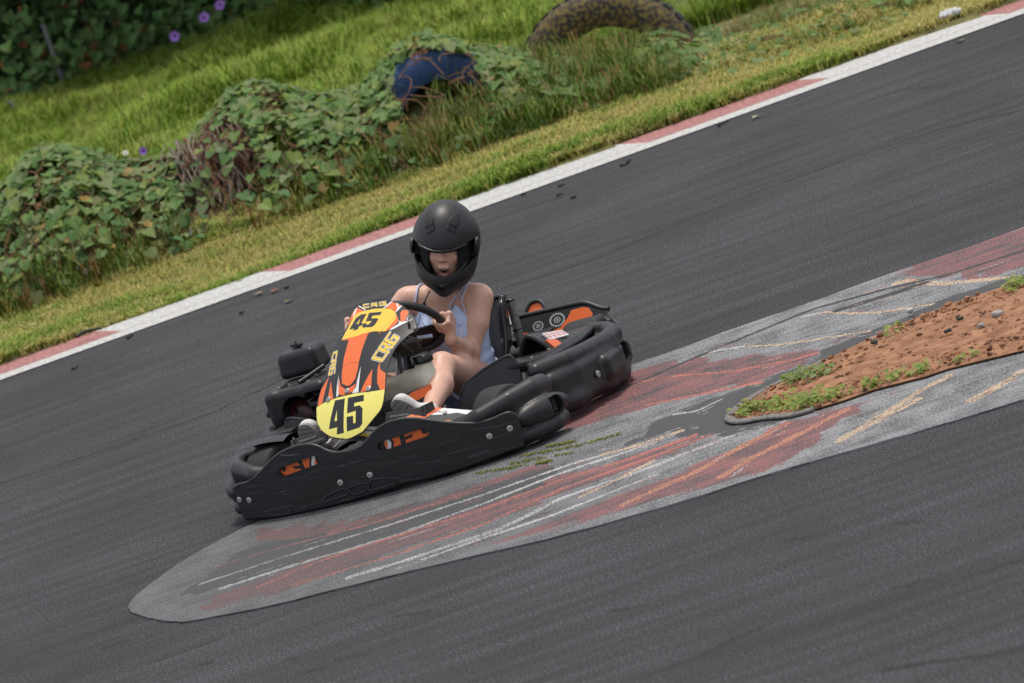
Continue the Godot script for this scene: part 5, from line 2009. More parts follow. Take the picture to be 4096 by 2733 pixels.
func driver() -> void:
	var me := thing("person", KART_AT, "person in a light blue strappy top and matt black helmet, mouth open, steering the kart", "person")
	me.rotation_degrees.y = KART_TURN
	var skin := grained(lin(0.64, 0.355, 0.255), lin(0.75, 0.45, 0.34), 0.03, 7.0, 0.48, 0.0, 101)
	var cloth := grained(lin(0.50, 0.60, 0.84), lin(0.58, 0.67, 0.88), 0.05, 12.0, 0.85, 0.06, 102)
	cloth.rim_enabled = true
	cloth.rim = 0.2

	# helmet frame: she looks towards the inside of the bend, a little down
	var kb := Basis(Vector3.UP, deg_to_rad(KART_TURN))
	var pitch := deg_to_rad(8.4)
	var fw := Vector3(0, -sin(pitch), -cos(pitch))
	var up0 := Vector3.RIGHT.cross(fw)
	var rt := Vector3.RIGHT * cos(deg_to_rad(19.0)) - up0 * sin(deg_to_rad(19.0))
	var up := Vector3.RIGHT * sin(deg_to_rad(19.0)) + up0 * cos(deg_to_rad(19.0))
	var hz := kb.inverse() * (-fw - rt * 0.13 - up * 0.34).normalized()
	var hy0 := kb.inverse() * (up - rt * 0.01)
	var hx := hy0.cross(hz).normalized()
	var head := Transform3D(Basis(hx, hz.cross(hx), hz), Vector3(0.172, 0.708, -0.15))

	var wrist_l := Vector3(0.176, 0.402, 0.066)
	var wrist_r := Vector3(-0.215, 0.535, 0.095)
	var torso := Limbs.new()
	torso.k = 0.04
	torso.add(Vector3(0.075, 0.16, -0.235), Vector3(0.080, 0.28, -0.225), 0.098, 0.072)
	torso.add(Vector3(-0.060, 0.16, -0.235), Vector3(-0.030, 0.29, -0.225), 0.098, 0.072)
	torso.add(Vector3(0.080, 0.28, -0.225), Vector3(0.125, 0.415, -0.205), 0.072, 0.078)
	torso.add(Vector3(-0.030, 0.29, -0.225), Vector3(0.005, 0.445, -0.19), 0.072, 0.078)
	torso.add(Vector3(0.128, 0.385, -0.155), Vector3(0.135, 0.368, -0.140), 0.052, 0.044)
	torso.add(Vector3(0.018, 0.41, -0.135), Vector3(0.022, 0.392, -0.122), 0.052, 0.044)
	torso.add(Vector3(0.06, 0.44, -0.195), Vector3(0.085, 0.53, -0.185), 0.070, 0.052)
	torso.add(Vector3(0.170, 0.500, -0.205), Vector3(-0.030, 0.550, -0.180), 0.048, 0.046)
	var body := Limbs.new()
	body.k = 0.024
	for i in torso.a.size():
		body.add(torso.a[i], torso.a[i] + torso.ab[i], torso.ra[i], torso.rb[i])
	body.add(Vector3(0.205, 0.497, -0.205), Vector3(-0.055, 0.555, -0.175), 0.052, 0.050)
	body.add(Vector3(0.085, 0.52, -0.185), Vector3(0.130, 0.64, -0.165), 0.046, 0.046)
	# left arm
	var sh_l := Vector3(0.228, 0.488, -0.195)
	var el_l := Vector3(0.150, 0.298, -0.100)
	body.add(sh_l, sh_l.lerp(el_l, 0.45) + Vector3(0.006, 0, 0), 0.049, 0.041)
	body.add(sh_l.lerp(el_l, 0.45) + Vector3(0.006, 0, 0), el_l, 0.041, 0.034)
	body.add(el_l, el_l.lerp(wrist_l, 0.35), 0.034, 0.037)
	body.add(el_l.lerp(wrist_l, 0.35), wrist_l, 0.037, 0.023)
	# right arm
	var sh_r := Vector3(-0.075, 0.560, -0.165)
	var el_r := Vector3(-0.245, 0.435, -0.075)
	body.add(sh_r, el_r, 0.050, 0.035)
	body.add(el_r, el_r.lerp(wrist_r, 0.35), 0.035, 0.036)
	body.add(el_r.lerp(wrist_r, 0.35), wrist_r, 0.036, 0.023)
	# legs
	var legs := [[Vector3(0.085, 0.165, -0.20), Vector3(0.185, 0.335, 0.225), Vector3(0.252, 0.232, 0.575)], [Vector3(-0.07, 0.165, -0.20), Vector3(-0.165, 0.325, 0.22), Vector3(-0.245, 0.225, 0.575)]]
	for l in legs:
		var hip: Vector3 = l[0]
		var knee: Vector3 = l[1]
		var ankle: Vector3 = l[2]
		body.add(hip, hip.lerp(knee, 0.55), 0.088, 0.070)
		body.add(hip.lerp(knee, 0.55), knee, 0.070, 0.053)
		var calf := knee.lerp(ankle, 0.36) + Vector3(0.004, -0.012, -0.004)
		body.add(knee, calf, 0.051, 0.050)
		body.add(calf, ankle, 0.050, 0.030)
		body.add(ankle, ankle + Vector3(0, -0.02, 0.03), 0.030, 0.028)
	var fb := func(p: Vector3) -> float: return body.d(p)
	var g := Geo.new()
	nets(g, fb, Vector3(-0.36, 0.02, -0.37), Vector3(0.35, 0.68, 0.66), 0.011)
	for h in [[-14.0, 1.0, wrist_l, el_l], [156.0, -1.0, wrist_r, el_r]]:
		var hl := Limbs.new()
		hl.k = 0.007
		hand_bones(hl, h[0], h[1], h[2])
		var w: Vector3 = h[2]
		hl.add(w, w.lerp(h[3], 0.25), 0.0215, 0.0255)
		var c: Vector3 = wheel_point(h[0])
		var lo := c.min(w) - Vector3.ONE * 0.07
		var hi := c.max(w) + Vector3.ONE * 0.07
		nets(g, func(p: Vector3) -> float: return hl.d(p), lo, hi, 0.0042)
	# head, in the helmet's frame, added to the same skin
	var fh := func(p: Vector3) -> float:
		var d := sd_ell(p, Vector3(0, 0.035, 0.0), Vector3(0.074, 0.102, 0.092))
		d = smin(d, sd_ell(p, Vector3(0, -0.015, 0.035), Vector3(0.060, 0.085, 0.066)), 0.03)
		d = smin(d, sd_cap(p, Vector3(0, -0.088, 0.072), Vector3(0, -0.098, 0.060), 0.020, 0.026), 0.025)
		d = smin(d, sd_cap(p, Vector3(0, 0.034, 0.096), Vector3(0, 0.002, 0.113), 0.006, 0.0095), 0.012)
		d = smin(d, sd_cap(p, Vector3(0.011, -0.004, 0.104), Vector3(-0.011, -0.004, 0.104), 0.008, 0.008), 0.006)
		for s in [-1.0, 1.0]:
			d = smin(d, sd_ell(p, Vector3(0.035 * s, 0.002, 0.070), Vector3(0.026, 0.024, 0.024)), 0.02)
			d = smin(d, sd_cap(p, Vector3(0.014 * s, 0.058, 0.094), Vector3(0.045 * s, 0.056, 0.078), 0.006, 0.006), 0.014)
			d = maxf(d, -sd_ell(p, Vector3(0.030 * s, 0.038, 0.097), Vector3(0.019, 0.011, 0.012)))
		d = smin(d, sd_cap(p, Vector3(-0.016, -0.036, 0.100), Vector3(0.016, -0.036, 0.100), 0.006, 0.006), 0.008)
		d = maxf(d, -sd_ell(p, Vector3(0, -0.056, 0.104), Vector3(0.020, 0.017, 0.034)))
		return d
	var gh := Geo.new()
	nets(gh, fh, Vector3(-0.10, -0.14, -0.11), Vector3(0.10, 0.15, 0.13), 0.0055)
	var base := g.v.size()
	for i in gh.v.size():
		g.vert(head * gh.v[i], head.basis * gh.n[i])
	for i in gh.ix:
		g.ix.append(base + i)
	part(me, "body", g.mesh(), skin)
	face(me, head)

	# top: follows the torso, cut to a scooped neckline
	var axis := (Vector3(0.075, 0.52, -0.185) - Vector3(0.005, 0.15, -0.235)).normalized()
	var across := (Vector3(0.222, 0.49, -0.195) - Vector3(-0.075, 0.56, -0.165)).normalized()
	var o0 := Vector3(0.005, 0.15, -0.235)
	var front := across.cross(axis).normalized()
	var ft := func(p: Vector3) -> float:
		var q := p - o0
		var s := q.dot(axis)
		var u := q.dot(across)
		var fr := q.dot(front)
		var d := torso.d(p) - 0.010
		var folds := 0.0032 * sin(s * 120.0 + u * 18.0 + sin(u * 30.0) * 1.5) * clampf((0.20 - s) / 0.06, 0.0, 1.0) + 0.0015 * sin(s * 60.0 - u * 70.0)
		d += folds
		var lim := neckline(u)
		if fr < -0.02:
			lim = 0.32
		return maxf(d, maxf(s - lim, -0.06 - s))
	g = Geo.new()
	nets(g, ft, Vector3(-0.20, 0.05, -0.37), Vector3(0.26, 0.58, -0.03), 0.008)
	var topm := part(me, "top", g.mesh(), cloth, "light blue strappy cotton top")
	# hem seam of the neckline
	g = Geo.new()
	var seam := []
	for i in 25:
		var u := lerpf(-0.15, 0.09, i / 24.0)
		var lim := neckline(u) - 0.004
		seam.append(onto(func(p: Vector3) -> float: return torso.d(p), o0 + axis * lim + across * u + front * 0.12, 0.010))
	g.tube(PackedVector3Array(seam), 0.0035, 6)
	part(topm, "neckline_hem", g.mesh(), cloth)
	# straps over the shoulders
	for s in [[0.040, 0.16, 0.0, 0.0065], [-0.100, -0.10, 0.0, 0.0065], [0.058, 0.17, 0.015, 0.0045], [-0.112, -0.095, 0.012, 0.0045]]:
		var p0: Vector3 = o0 + axis * (0.374 - s[2] * 1.5) + across * (s[0] + s[2] * 0.6) + front * 0.12
		var p2: Vector3 = Vector3(0.195 + s[2] * 0.5, 0.57, -0.19) if s[0] > 0 else Vector3(0.0, 0.61, -0.165)
		var p4: Vector3 = o0 + axis * 0.32 + across * s[0] * 0.8 - front * 0.13
		var pts := []
		for i in 14:
			var t := i / 13.0
			var q: Vector3 = p0.lerp(p2, minf(t * 1.6, 1.0)) if t < 0.62 else p2.lerp(p4, (t - 0.62) / 0.38)
			if t < 0.62:
				q += front * 0.03 * (1.0 - t / 0.62)
			pts.append(onto(fb, q, 0.003))
		g = Geo.new()
		g.tube(smooth_path(pts, 2), s[3], 8, false, Vector2(1.0, 0.4))
		part(topm, "strap", g.mesh(), cloth if s[2] == 0.0 else mat(lin(0.62, 0.58, 0.72), 0.8))
	# short skirt over hips and upper thighs
	var hips := Limbs.new()
	hips.k = 0.05
	hips.add(Vector3(0.075, 0.16, -0.235), Vector3(0.080, 0.24, -0.225), 0.103, 0.085)
	hips.add(Vector3(-0.060, 0.16, -0.235), Vector3(-0.030, 0.24, -0.225), 0.103, 0.085)
	for l in legs:
		hips.add(l[0], l[0].lerp(l[1], 0.36), 0.098, 0.086)
	var fs := func(p: Vector3) -> float:
		var d := hips.d(p) - 0.004 + 0.003 * sin(p.z * 70.0 + p.x * 30.0) + 0.002 * sin(p.y * 110.0 + p.x * 20.0)
		return maxf(d, maxf((p - Vector3(0.0, 0.16, -0.20)).dot(Vector3(0, 0.36, 0.93)) - 0.125, (p - o0).dot(axis) - 0.10))
	g = Geo.new()
	nets(g, fs, Vector3(-0.22, 0.03, -0.37), Vector3(0.24, 0.32, 0.02), 0.009)
	part(me, "skirt", g.mesh(), cloth, "short light blue skirt")

	helmet(me, head)
	shoes(me, legs)
	# necklace and bracelet
	var gold := mat(lin(0.55, 0.42, 0.22), 0.3, 0.9)
	g = Geo.new()
	var pts := []
	for i in 13:
		var u := lerpf(-0.055, 0.055, i / 12.0)
		pts.append(onto(fb, o0 + axis * (0.395 + 8.0 * u * u) + across * u + front * 0.12, 0.002))
	g.tube(PackedVector3Array(pts), 0.0013, 5)
	part(me, "necklace", g.mesh(), gold)
	g = Geo.new()
	var ring := PackedVector3Array()
	var ax := (el_l - wrist_l).normalized()
	var sx := ax.cross(Vector3.UP).normalized()
	var sy := ax.cross(sx)
	for i in 20:
		var a := TAU * i / 20.0
		ring.append(wrist_l + ax * (0.012 + 0.006 * sin(a)) + (sx * cos(a) + sy * sin(a)) * 0.0275)
	g.tube(ring, 0.0012, 5, true)
	part(me, "bracelet", g.mesh(), mat(lin(0.6, 0.55, 0.5), 0.3, 0.9))


func face(me: Node3D, head: Transform3D) -> void:
	var pieces := Geo.new()
	var path := PackedVector3Array()
	for i in 20:
		var a := TAU * i / 20.0
		path.append(head * Vector3(cos(a) * 0.0205, -0.055 + sin(a) * 0.0165, 0.099 - 0.010 * absf(cos(a)) - 0.004 * sin(a) * sin(a)))
	pieces.tube(path, 0.0052, 8, true)
	part(me, "lips", pieces.mesh(), mat(lin(0.38, 0.155, 0.125), 0.45))
	var g := Geo.new()
	g.tube(PackedVector3Array([head * Vector3(-0.013, -0.044, 0.090), head * Vector3(0, -0.043, 0.095), head * Vector3(0.013, -0.044, 0.090)]), 0.0042, 8)
	part(me, "teeth", g.mesh(), mat(lin(0.68, 0.64, 0.56), 0.3))
	g = Geo.new()
	g.box(head * Transform3D(Basis(), Vector3(0, -0.056, 0.074)), Vector3(0.018, 0.014, 0.003), 0.001)
	part(me, "mouth_inside", g.mesh(), mat(lin(0.05, 0.010, 0.010), 0.5))
	for s in [-1.0, 1.0]:
		g = Geo.new()
		g.lathe(ball(0.0115), 16, head * Transform3D(tilt(90), Vector3(0.030 * s, 0.037, 0.081)))
		var eye := part(me, "eye", g.mesh(), mat(lin(0.6, 0.57, 0.54), 0.25))
		g = Geo.new()
		g.lathe([Vector2(0.0001, 0.0122), Vector2(0.003, 0.0119), Vector2(0.0055, 0.0106), Vector2(0.0058, 0.0098)], 14, head * Transform3D(tilt(90), Vector3(0.030 * s, 0.036, 0.081)))
		part(eye, "iris", g.mesh(), mat(lin(0.03, 0.02, 0.015), 0.2))
		g = Geo.new()
		var brow := PackedVector3Array()
		for i in 7:
			var t := i / 6.0
			brow.append(head * Vector3((0.014 + t * 0.034) * s, 0.060 + 0.005 * sin(t * PI), 0.1005 - t * 0.018))
		g.tube(brow, [0.002, 0.0034, 0.0036, 0.0034, 0.003, 0.0022, 0.0012], 6)
		part(me, "eyebrow", g.mesh(), mat(lin(0.06, 0.035, 0.02), 0.8))
		g = Geo.new()
		var lid := PackedVector3Array()
		for i in 7:
			var t := i / 6.0
			lid.append(head * Vector3((0.019 + t * 0.023) * s, 0.041 + 0.005 * sin(t * PI), 0.0925 - 0.004 * absf(t - 0.5)))
		g.tube(lid, 0.003, 6)
		part(eye, "eyelid", g.mesh(), mat(lin(0.30, 0.16, 0.12), 0.5))


func ball(r: float) -> Array:
	var p := []
	for i in 9:
		var a := -PI / 2 + PI * i / 8.0
		p.append(Vector2(maxf(cos(a) * r, 0.0001), sin(a) * r))
	return p


func helmet(me: Node3D, head: Transform3D) -> void:
	var shell := func(p: Vector3) -> float:
		var d := sd_ell(p, Vector3(0, 0.042, -0.015), Vector3(0.134, 0.146, 0.156))
		d = smin(d, sd_ell(p, Vector3(0, -0.062, 0.035), Vector3(0.108, 0.085, 0.128)), 0.06)
		d = smin(d, sd_ell(p, Vector3(0, 0.10, -0.02), Vector3(0.075, 0.085, 0.11)), 0.05)
		# pointed chin
		d = smin(d, sd_cap(p, Vector3(0, -0.090, 0.125), Vector3(0, -0.125, 0.115), 0.032, 0.022), 0.045)
		return d
	var f := func(p: Vector3) -> float:
		var d: float = shell.call(p)
		var inner := d + 0.026
		d = maxf(d, -inner)
		d = maxf(d, -0.135 - 0.12 * (p.z - 0.12) - p.y if p.z < 0.10 else -0.16 - p.y)
		# eye opening, lower at the middle, with rounded corners
		var x := absf(p.x)
		var top := 0.048 + 1.1 * x * x
		var low := -0.056 + 3.2 * x * x
		var open := maxf(maxf(p.y - top, low - p.y), maxf(-0.002 - p.z, x - 0.126))
		d = maxf(d, -open)
		return d
	var g := Geo.new()
	nets(g, f, Vector3(-0.16, -0.17, -0.19), Vector3(0.16, 0.22, 0.19), 0.0062)
	var gt := Geo.new()
	for i in g.v.size():
		gt.vert(head * g.v[i], head.basis * g.n[i])
	gt.ix = g.ix
	var black := grained(lin(0.014, 0.014, 0.0145), lin(0.021, 0.021, 0.022), 0.05, 8.0, 0.46, 0.0, 111)
	var h := part(me, "helmet", gt.mesh(), black, "matt black full-face helmet with its visor up")
	# sealing strips above and below the opening
	for upper in 2:
		var path := []
		for i in 21:
			var u := lerpf(-0.116, 0.116, i / 20.0)
			var x := absf(u)
			var y := 0.048 + 1.1 * x * x if upper == 0 else -0.056 + 3.2 * x * x
			var q := Vector3(u, y, 0.17 - 4.0 * u * u)
			path.append(head * onto(shell, q, -0.001 if upper == 0 else -0.004))
		g = Geo.new()
		g.tube(smooth_path(path, 2), 0.0062 if upper == 0 else 0.0048, 8)
		part(h, "brow_rim" if upper == 0 else "chin_bar_rim", g.mesh(), M.gloss_black)
	# visor pivots and vents
	for s in [-1.0, 1.0]:
		g = Geo.new()
		var q := onto(shell, Vector3(0.14 * s, 0.035, 0.03), 0.0)
		g.lathe([Vector2(0.034, -0.006), Vector2(0.033, 0.003), Vector2(0.026, 0.006), Vector2(0.0001, 0.006)], 18, head * Transform3D(tilt(0, 0, -90.0 * s), q))
		part(h, "visor_pivot", g.mesh(), M.matt_black)
		var c0 := onto(shell, Vector3(0.062 * s, 0.165, 0.10), 0.0)
		var fv := func(p: Vector3) -> float:
			var l := p - c0
			var ax := Vector3(0.26 * s, 0.62, -0.72).normalized()
			var t := l.dot(ax)
			var side := l.dot(Vector3(1, 0, 0) - ax * ax.x)
			var d: float = absf(shell.call(p)) - (0.007 if t > -0.022 else 0.003)
			return maxf(d, maxf(absf(side) - 0.017 * (1.0 - smoothstep(0.0, 0.05, t) * 0.75), absf(t) - 0.046))
		g = Geo.new()
		nets(g, fv, c0 - Vector3.ONE * 0.062, c0 + Vector3.ONE * 0.062, 0.004)
		gt = Geo.new()
		for i in g.v.size():
			gt.vert(head * g.v[i], head.basis * g.n[i])
		gt.ix = g.ix
		part(h, "top_vent", gt.mesh(), M.matt_black)
	# chin vent: a dark glossy wedge
	g = Geo.new()
	var a := onto(shell, Vector3(-0.036, -0.076, 0.17), 0.002)
	var b := onto(shell, Vector3(0.036, -0.076, 0.17), 0.002)
	var c := onto(shell, Vector3(0.014, -0.112, 0.17), 0.002)
	var d := onto(shell, Vector3(-0.014, -0.112, 0.17), 0.002)
	var e := onto(shell, Vector3(0, -0.092, 0.18), 0.004)
	for t in [[a, b, e], [b, c, e], [c, d, e], [d, a, e]]:
		g.flat([head * t[0], head * t[1], head * t[2]])
	for i in range(0, g.v.size(), 3):
		if g.n[i].dot(head.basis.z) < 0:
			for q in 3:
				g.n[i + q] = -g.n[i + q]
	part(h, "chin_vent", g.mesh(), M.gloss_black)
	# chin strap hanging free with its buckle
	g = Geo.new()
	var s0 := head * Vector3(-0.062, -0.135, 0.085)
	g.tube(smooth_path([s0, s0 + Vector3(-0.02, -0.022, 0.006), s0 + Vector3(-0.034, -0.038, 0.012)], 4), 0.0055, 6, false, Vector2(1, 0.5))
	g.tube(PackedVector3Array([s0 + Vector3(-0.034, -0.036, 0.012), s0 + Vector3(-0.036, -0.056, 0.016)]), 0.0085, 8, false, Vector2(1, 0.6))
	part(h, "chin_strap", g.mesh(), M.matt_black)
	# padding
	var fp := func(p: Vector3) -> float:
		var q: float = shell.call(p)
		var pad := maxf(q + 0.024, -(q + 0.045))
		return maxf(maxf(pad, absf(p.y + 0.02) - 0.085), maxf(p.z - 0.10, 0.055 - absf(p.x)))
	g = Geo.new()
	nets(g, fp, Vector3(-0.13, -0.13, -0.16), Vector3(0.13, 0.10, 0.14), 0.009)
	gt = Geo.new()
	for i in g.v.size():
		gt.vert(head * g.v[i], head.basis * g.n[i])
	gt.ix = g.ix
	part(h, "cheek_padding", gt.mesh(), mat(lin(0.008, 0.008, 0.009), 0.95))


func shoes(me: Node3D, legs: Array) -> void:
	# white canvas shoes; the grey treaded soles face forward over the pedals
	for i in 2:
		var s := 1.0 if i == 0 else -1.0
		var ankle: Vector3 = legs[i][2]
		var heel := ankle + Vector3(0.0, -0.045, 0.025)
		var toe := Vector3(0.165 * s, 0.325, 0.655) if i == 0 else Vector3(-0.235, 0.325, 0.655)
		var ax := (toe - heel).normalized()
		var fwd := (Vector3(0.0, -0.35, 0.93) - ax * ax.dot(Vector3(0.0, -0.35, 0.93))).normalized()
		var sd := ax.cross(fwd).normalized()
		var len_ := (toe - heel).length()
		var f := func(p: Vector3) -> float:
			var q := Vector3((p - heel).dot(sd), (p - heel).dot(ax), (p - heel).dot(fwd))
			var w := 0.031 + 0.012 * smoothstep(0.3, 0.8, q.y / len_)
			var d := sd_cap(Vector3(q.x * 0.036 / w, q.y, q.z), Vector3(0, 0.01, -0.025), Vector3(0, len_ - 0.03, -0.018), 0.036, 0.032)
			d = smin(d, sd_cap(p, ankle, ankle + Vector3(0, 0, 0.02), 0.040, 0.038), 0.03)
			return maxf(d, q.z - 0.0)
		var g := Geo.new()
		nets(g, f, heel.min(toe) - Vector3.ONE * 0.08, heel.max(toe) + Vector3.ONE * 0.08, 0.008)
		var shoe := part(me, "shoe", g.mesh(), mat(lin(0.62, 0.61, 0.59), 0.8))
		# sole with a raised diamond tread
		var outline := PackedVector2Array()
		for k in 28:
			var a := TAU * k / 28.0
			var y := -cos(a) * 0.5 + 0.5
			var w := (0.030 + 0.013 * smoothstep(0.3, 0.8, y)) * pow(absf(sin(a)), 0.7)
			outline.append(Vector2(w * signf(sin(a)), lerpf(-0.022, len_ + 0.004, y)))
		var place := func(p: Vector2) -> Transform3D: return Transform3D(Basis(sd, ax, fwd), heel + sd * p.x + ax * p.y + fwd * 0.010)
		g = Geo.new()
		g.plate(clean(outline), place, 0.012)
		var sole := part(shoe, "sole", g.mesh(), mat(lin(0.30, 0.28, 0.26), 0.8))
		g = Geo.new()
		for r in 12:
			for c in 5:
				var p := Vector2((c - 2) * 0.015 + (0.0075 if r % 2 else 0.0), r * 0.020)
				if Geometry2D.is_point_in_polygon(p, outline) and absf(p.x) < 0.034:
					g.box(Transform3D(Basis(sd, ax, fwd) * tilt(0, 0, 45), heel + sd * p.x + ax * p.y + fwd * 0.0105), Vector3(0.0058, 0.0058, 0.002), 0.0008)
		part(sole, "tread", g.mesh(), mat(lin(0.20, 0.185, 0.17), 0.85))


# ------------------------------------------------------------------ vegetation
func leaf_mat(r: float, g: float, b: float, tinted := false) -> StandardMaterial3D:
	var m := StandardMaterial3D.new()
	m.albedo_color = Color.WHITE if tinted else lin(r, g, b)
	m.vertex_color_use_as_albedo = tinted
	m.roughness = 0.55
	m.backlight_enabled = true
	m.backlight = Color(0.5, 0.58, 0.2)
	m.metallic_specular = 0.25
	m.cull_mode = BaseMaterial3D.CULL_DISABLED
	return m


func heart_leaf() -> ArrayMesh:
	# a heart-shaped leaf about one unit long, folded along its rib; y is its upper side, z points to the tip
	var g := Geo.new()
	var out := [Vector2(0, -0.06), Vector2(0.22, -0.20), Vector2(0.42, -0.08), Vector2(0.46, 0.16), Vector2(0.30, 0.46), Vector2(0.0, 0.82)]
	for s in [-1.0, 1.0]:
		var f := []
		var c := g.vert(Vector3(0, 0, 0.28), Vector3(-0.25 * s, 1, 0).normalized())
		for p in out:
			f.append(g.vert(Vector3(p.x * s, 0.22 * absf(p.x) - 0.16 * maxf(p.y - 0.3, 0.0) - 0.10 * p.x * p.x * 4.0 * 0.5, p.y), Vector3(-0.28 * s, 1, 0.1).normalized()))
		for i in f.size() - 1:
			g.tri(c, f[i], f[i + 1])
	return g.mesh()


func blade_tuft(n: int, spread: float, lean: float, width: float, seed_: int) -> ArrayMesh:
	# blades about one unit tall
	rng.seed = seed_
	var g := Geo.new()
	for i in n:
		var a := rng.randf() * TAU
		var d := Vector3(cos(a), 0, sin(a))
		var s := Vector3(-d.z, 0, d.x)
		var o := Vector3(rng.randf_range(-spread, spread), 0, rng.randf_range(-spread, spread))
		var h := rng.randf_range(0.6, 1.0)
		var l := lean * rng.randf_range(0.3, 1.3)
		var w := width * rng.randf_range(0.7, 1.2)
		var no := (Vector3.UP * 0.95 + d * 0.3).normalized()
		var p := [o, o + d * l * 0.25 * h + Vector3.UP * h * 0.55, o + d * l * 0.75 * h + Vector3.UP * h * 0.88, o + d * l * 1.15 * h + Vector3.UP * h * (1.0 - 0.25 * l)]
		var v := []
		for k in 3:
			var ww: float = w * [0.5, 0.48, 0.3][k]
			v.append(g.vert(p[k] - s * ww, no))
			v.append(g.vert(p[k] + s * ww, no))
		var t := g.vert(p[3], no)
		g.quad(v[0], v[1], v[3], v[2])
		g.quad(v[2], v[3], v[5], v[4])
		g.tri(v[4], v[5], t)
	return g.mesh()


func many(parent: Node, called: String, mesh: Mesh, m: Material, at: Array, tints: Array, top := false) -> MultiMeshInstance3D:
	var mm := MultiMesh.new()
	mm.transform_format = MultiMesh.TRANSFORM_3D
	mm.use_colors = true
	mm.mesh = mesh
	mm.instance_count = at.size()
	for i in at.size():
		mm.set_instance_transform(i, at[i])
		mm.set_instance_color(i, tints[i])
	var o := MultiMeshInstance3D.new()
	o.name = numbered(called) if top else called
	o.multimesh = mm
	o.material_override = m
	parent.add_child(o, true)
	o.set_meta("kind", "stuff")
	return o


func face_along(no: Vector3, tip: Vector3) -> Basis:
	var y := no.normalized()
	var z := (tip - y * tip.dot(y)).normalized()
	return Basis(y.cross(z), y, z)


func thicket_z(x: float) -> float:
	return -18.0 + 1.9 * clampf(x + 1.3, 0.0, 2.6)


func vine_y(x: float, z: float) -> float:
	var c := clampf(1.0 - absf(z + 8.1) / (1.55 if z > -8.1 else 0.8), 0.0, 1.0)
	return bank(x) * (1.0 - pow(1.0 - c, 2.2)) + 0.02


func rnd_tint(base: Array, jitter := 0.25) -> Color:
	var k := 1.0 + rng.randf_range(-jitter, jitter)
	return Color(base[0] * k * rng.randf_range(0.9, 1.12), base[1] * k, base[2] * k * rng.randf_range(0.85, 1.15))


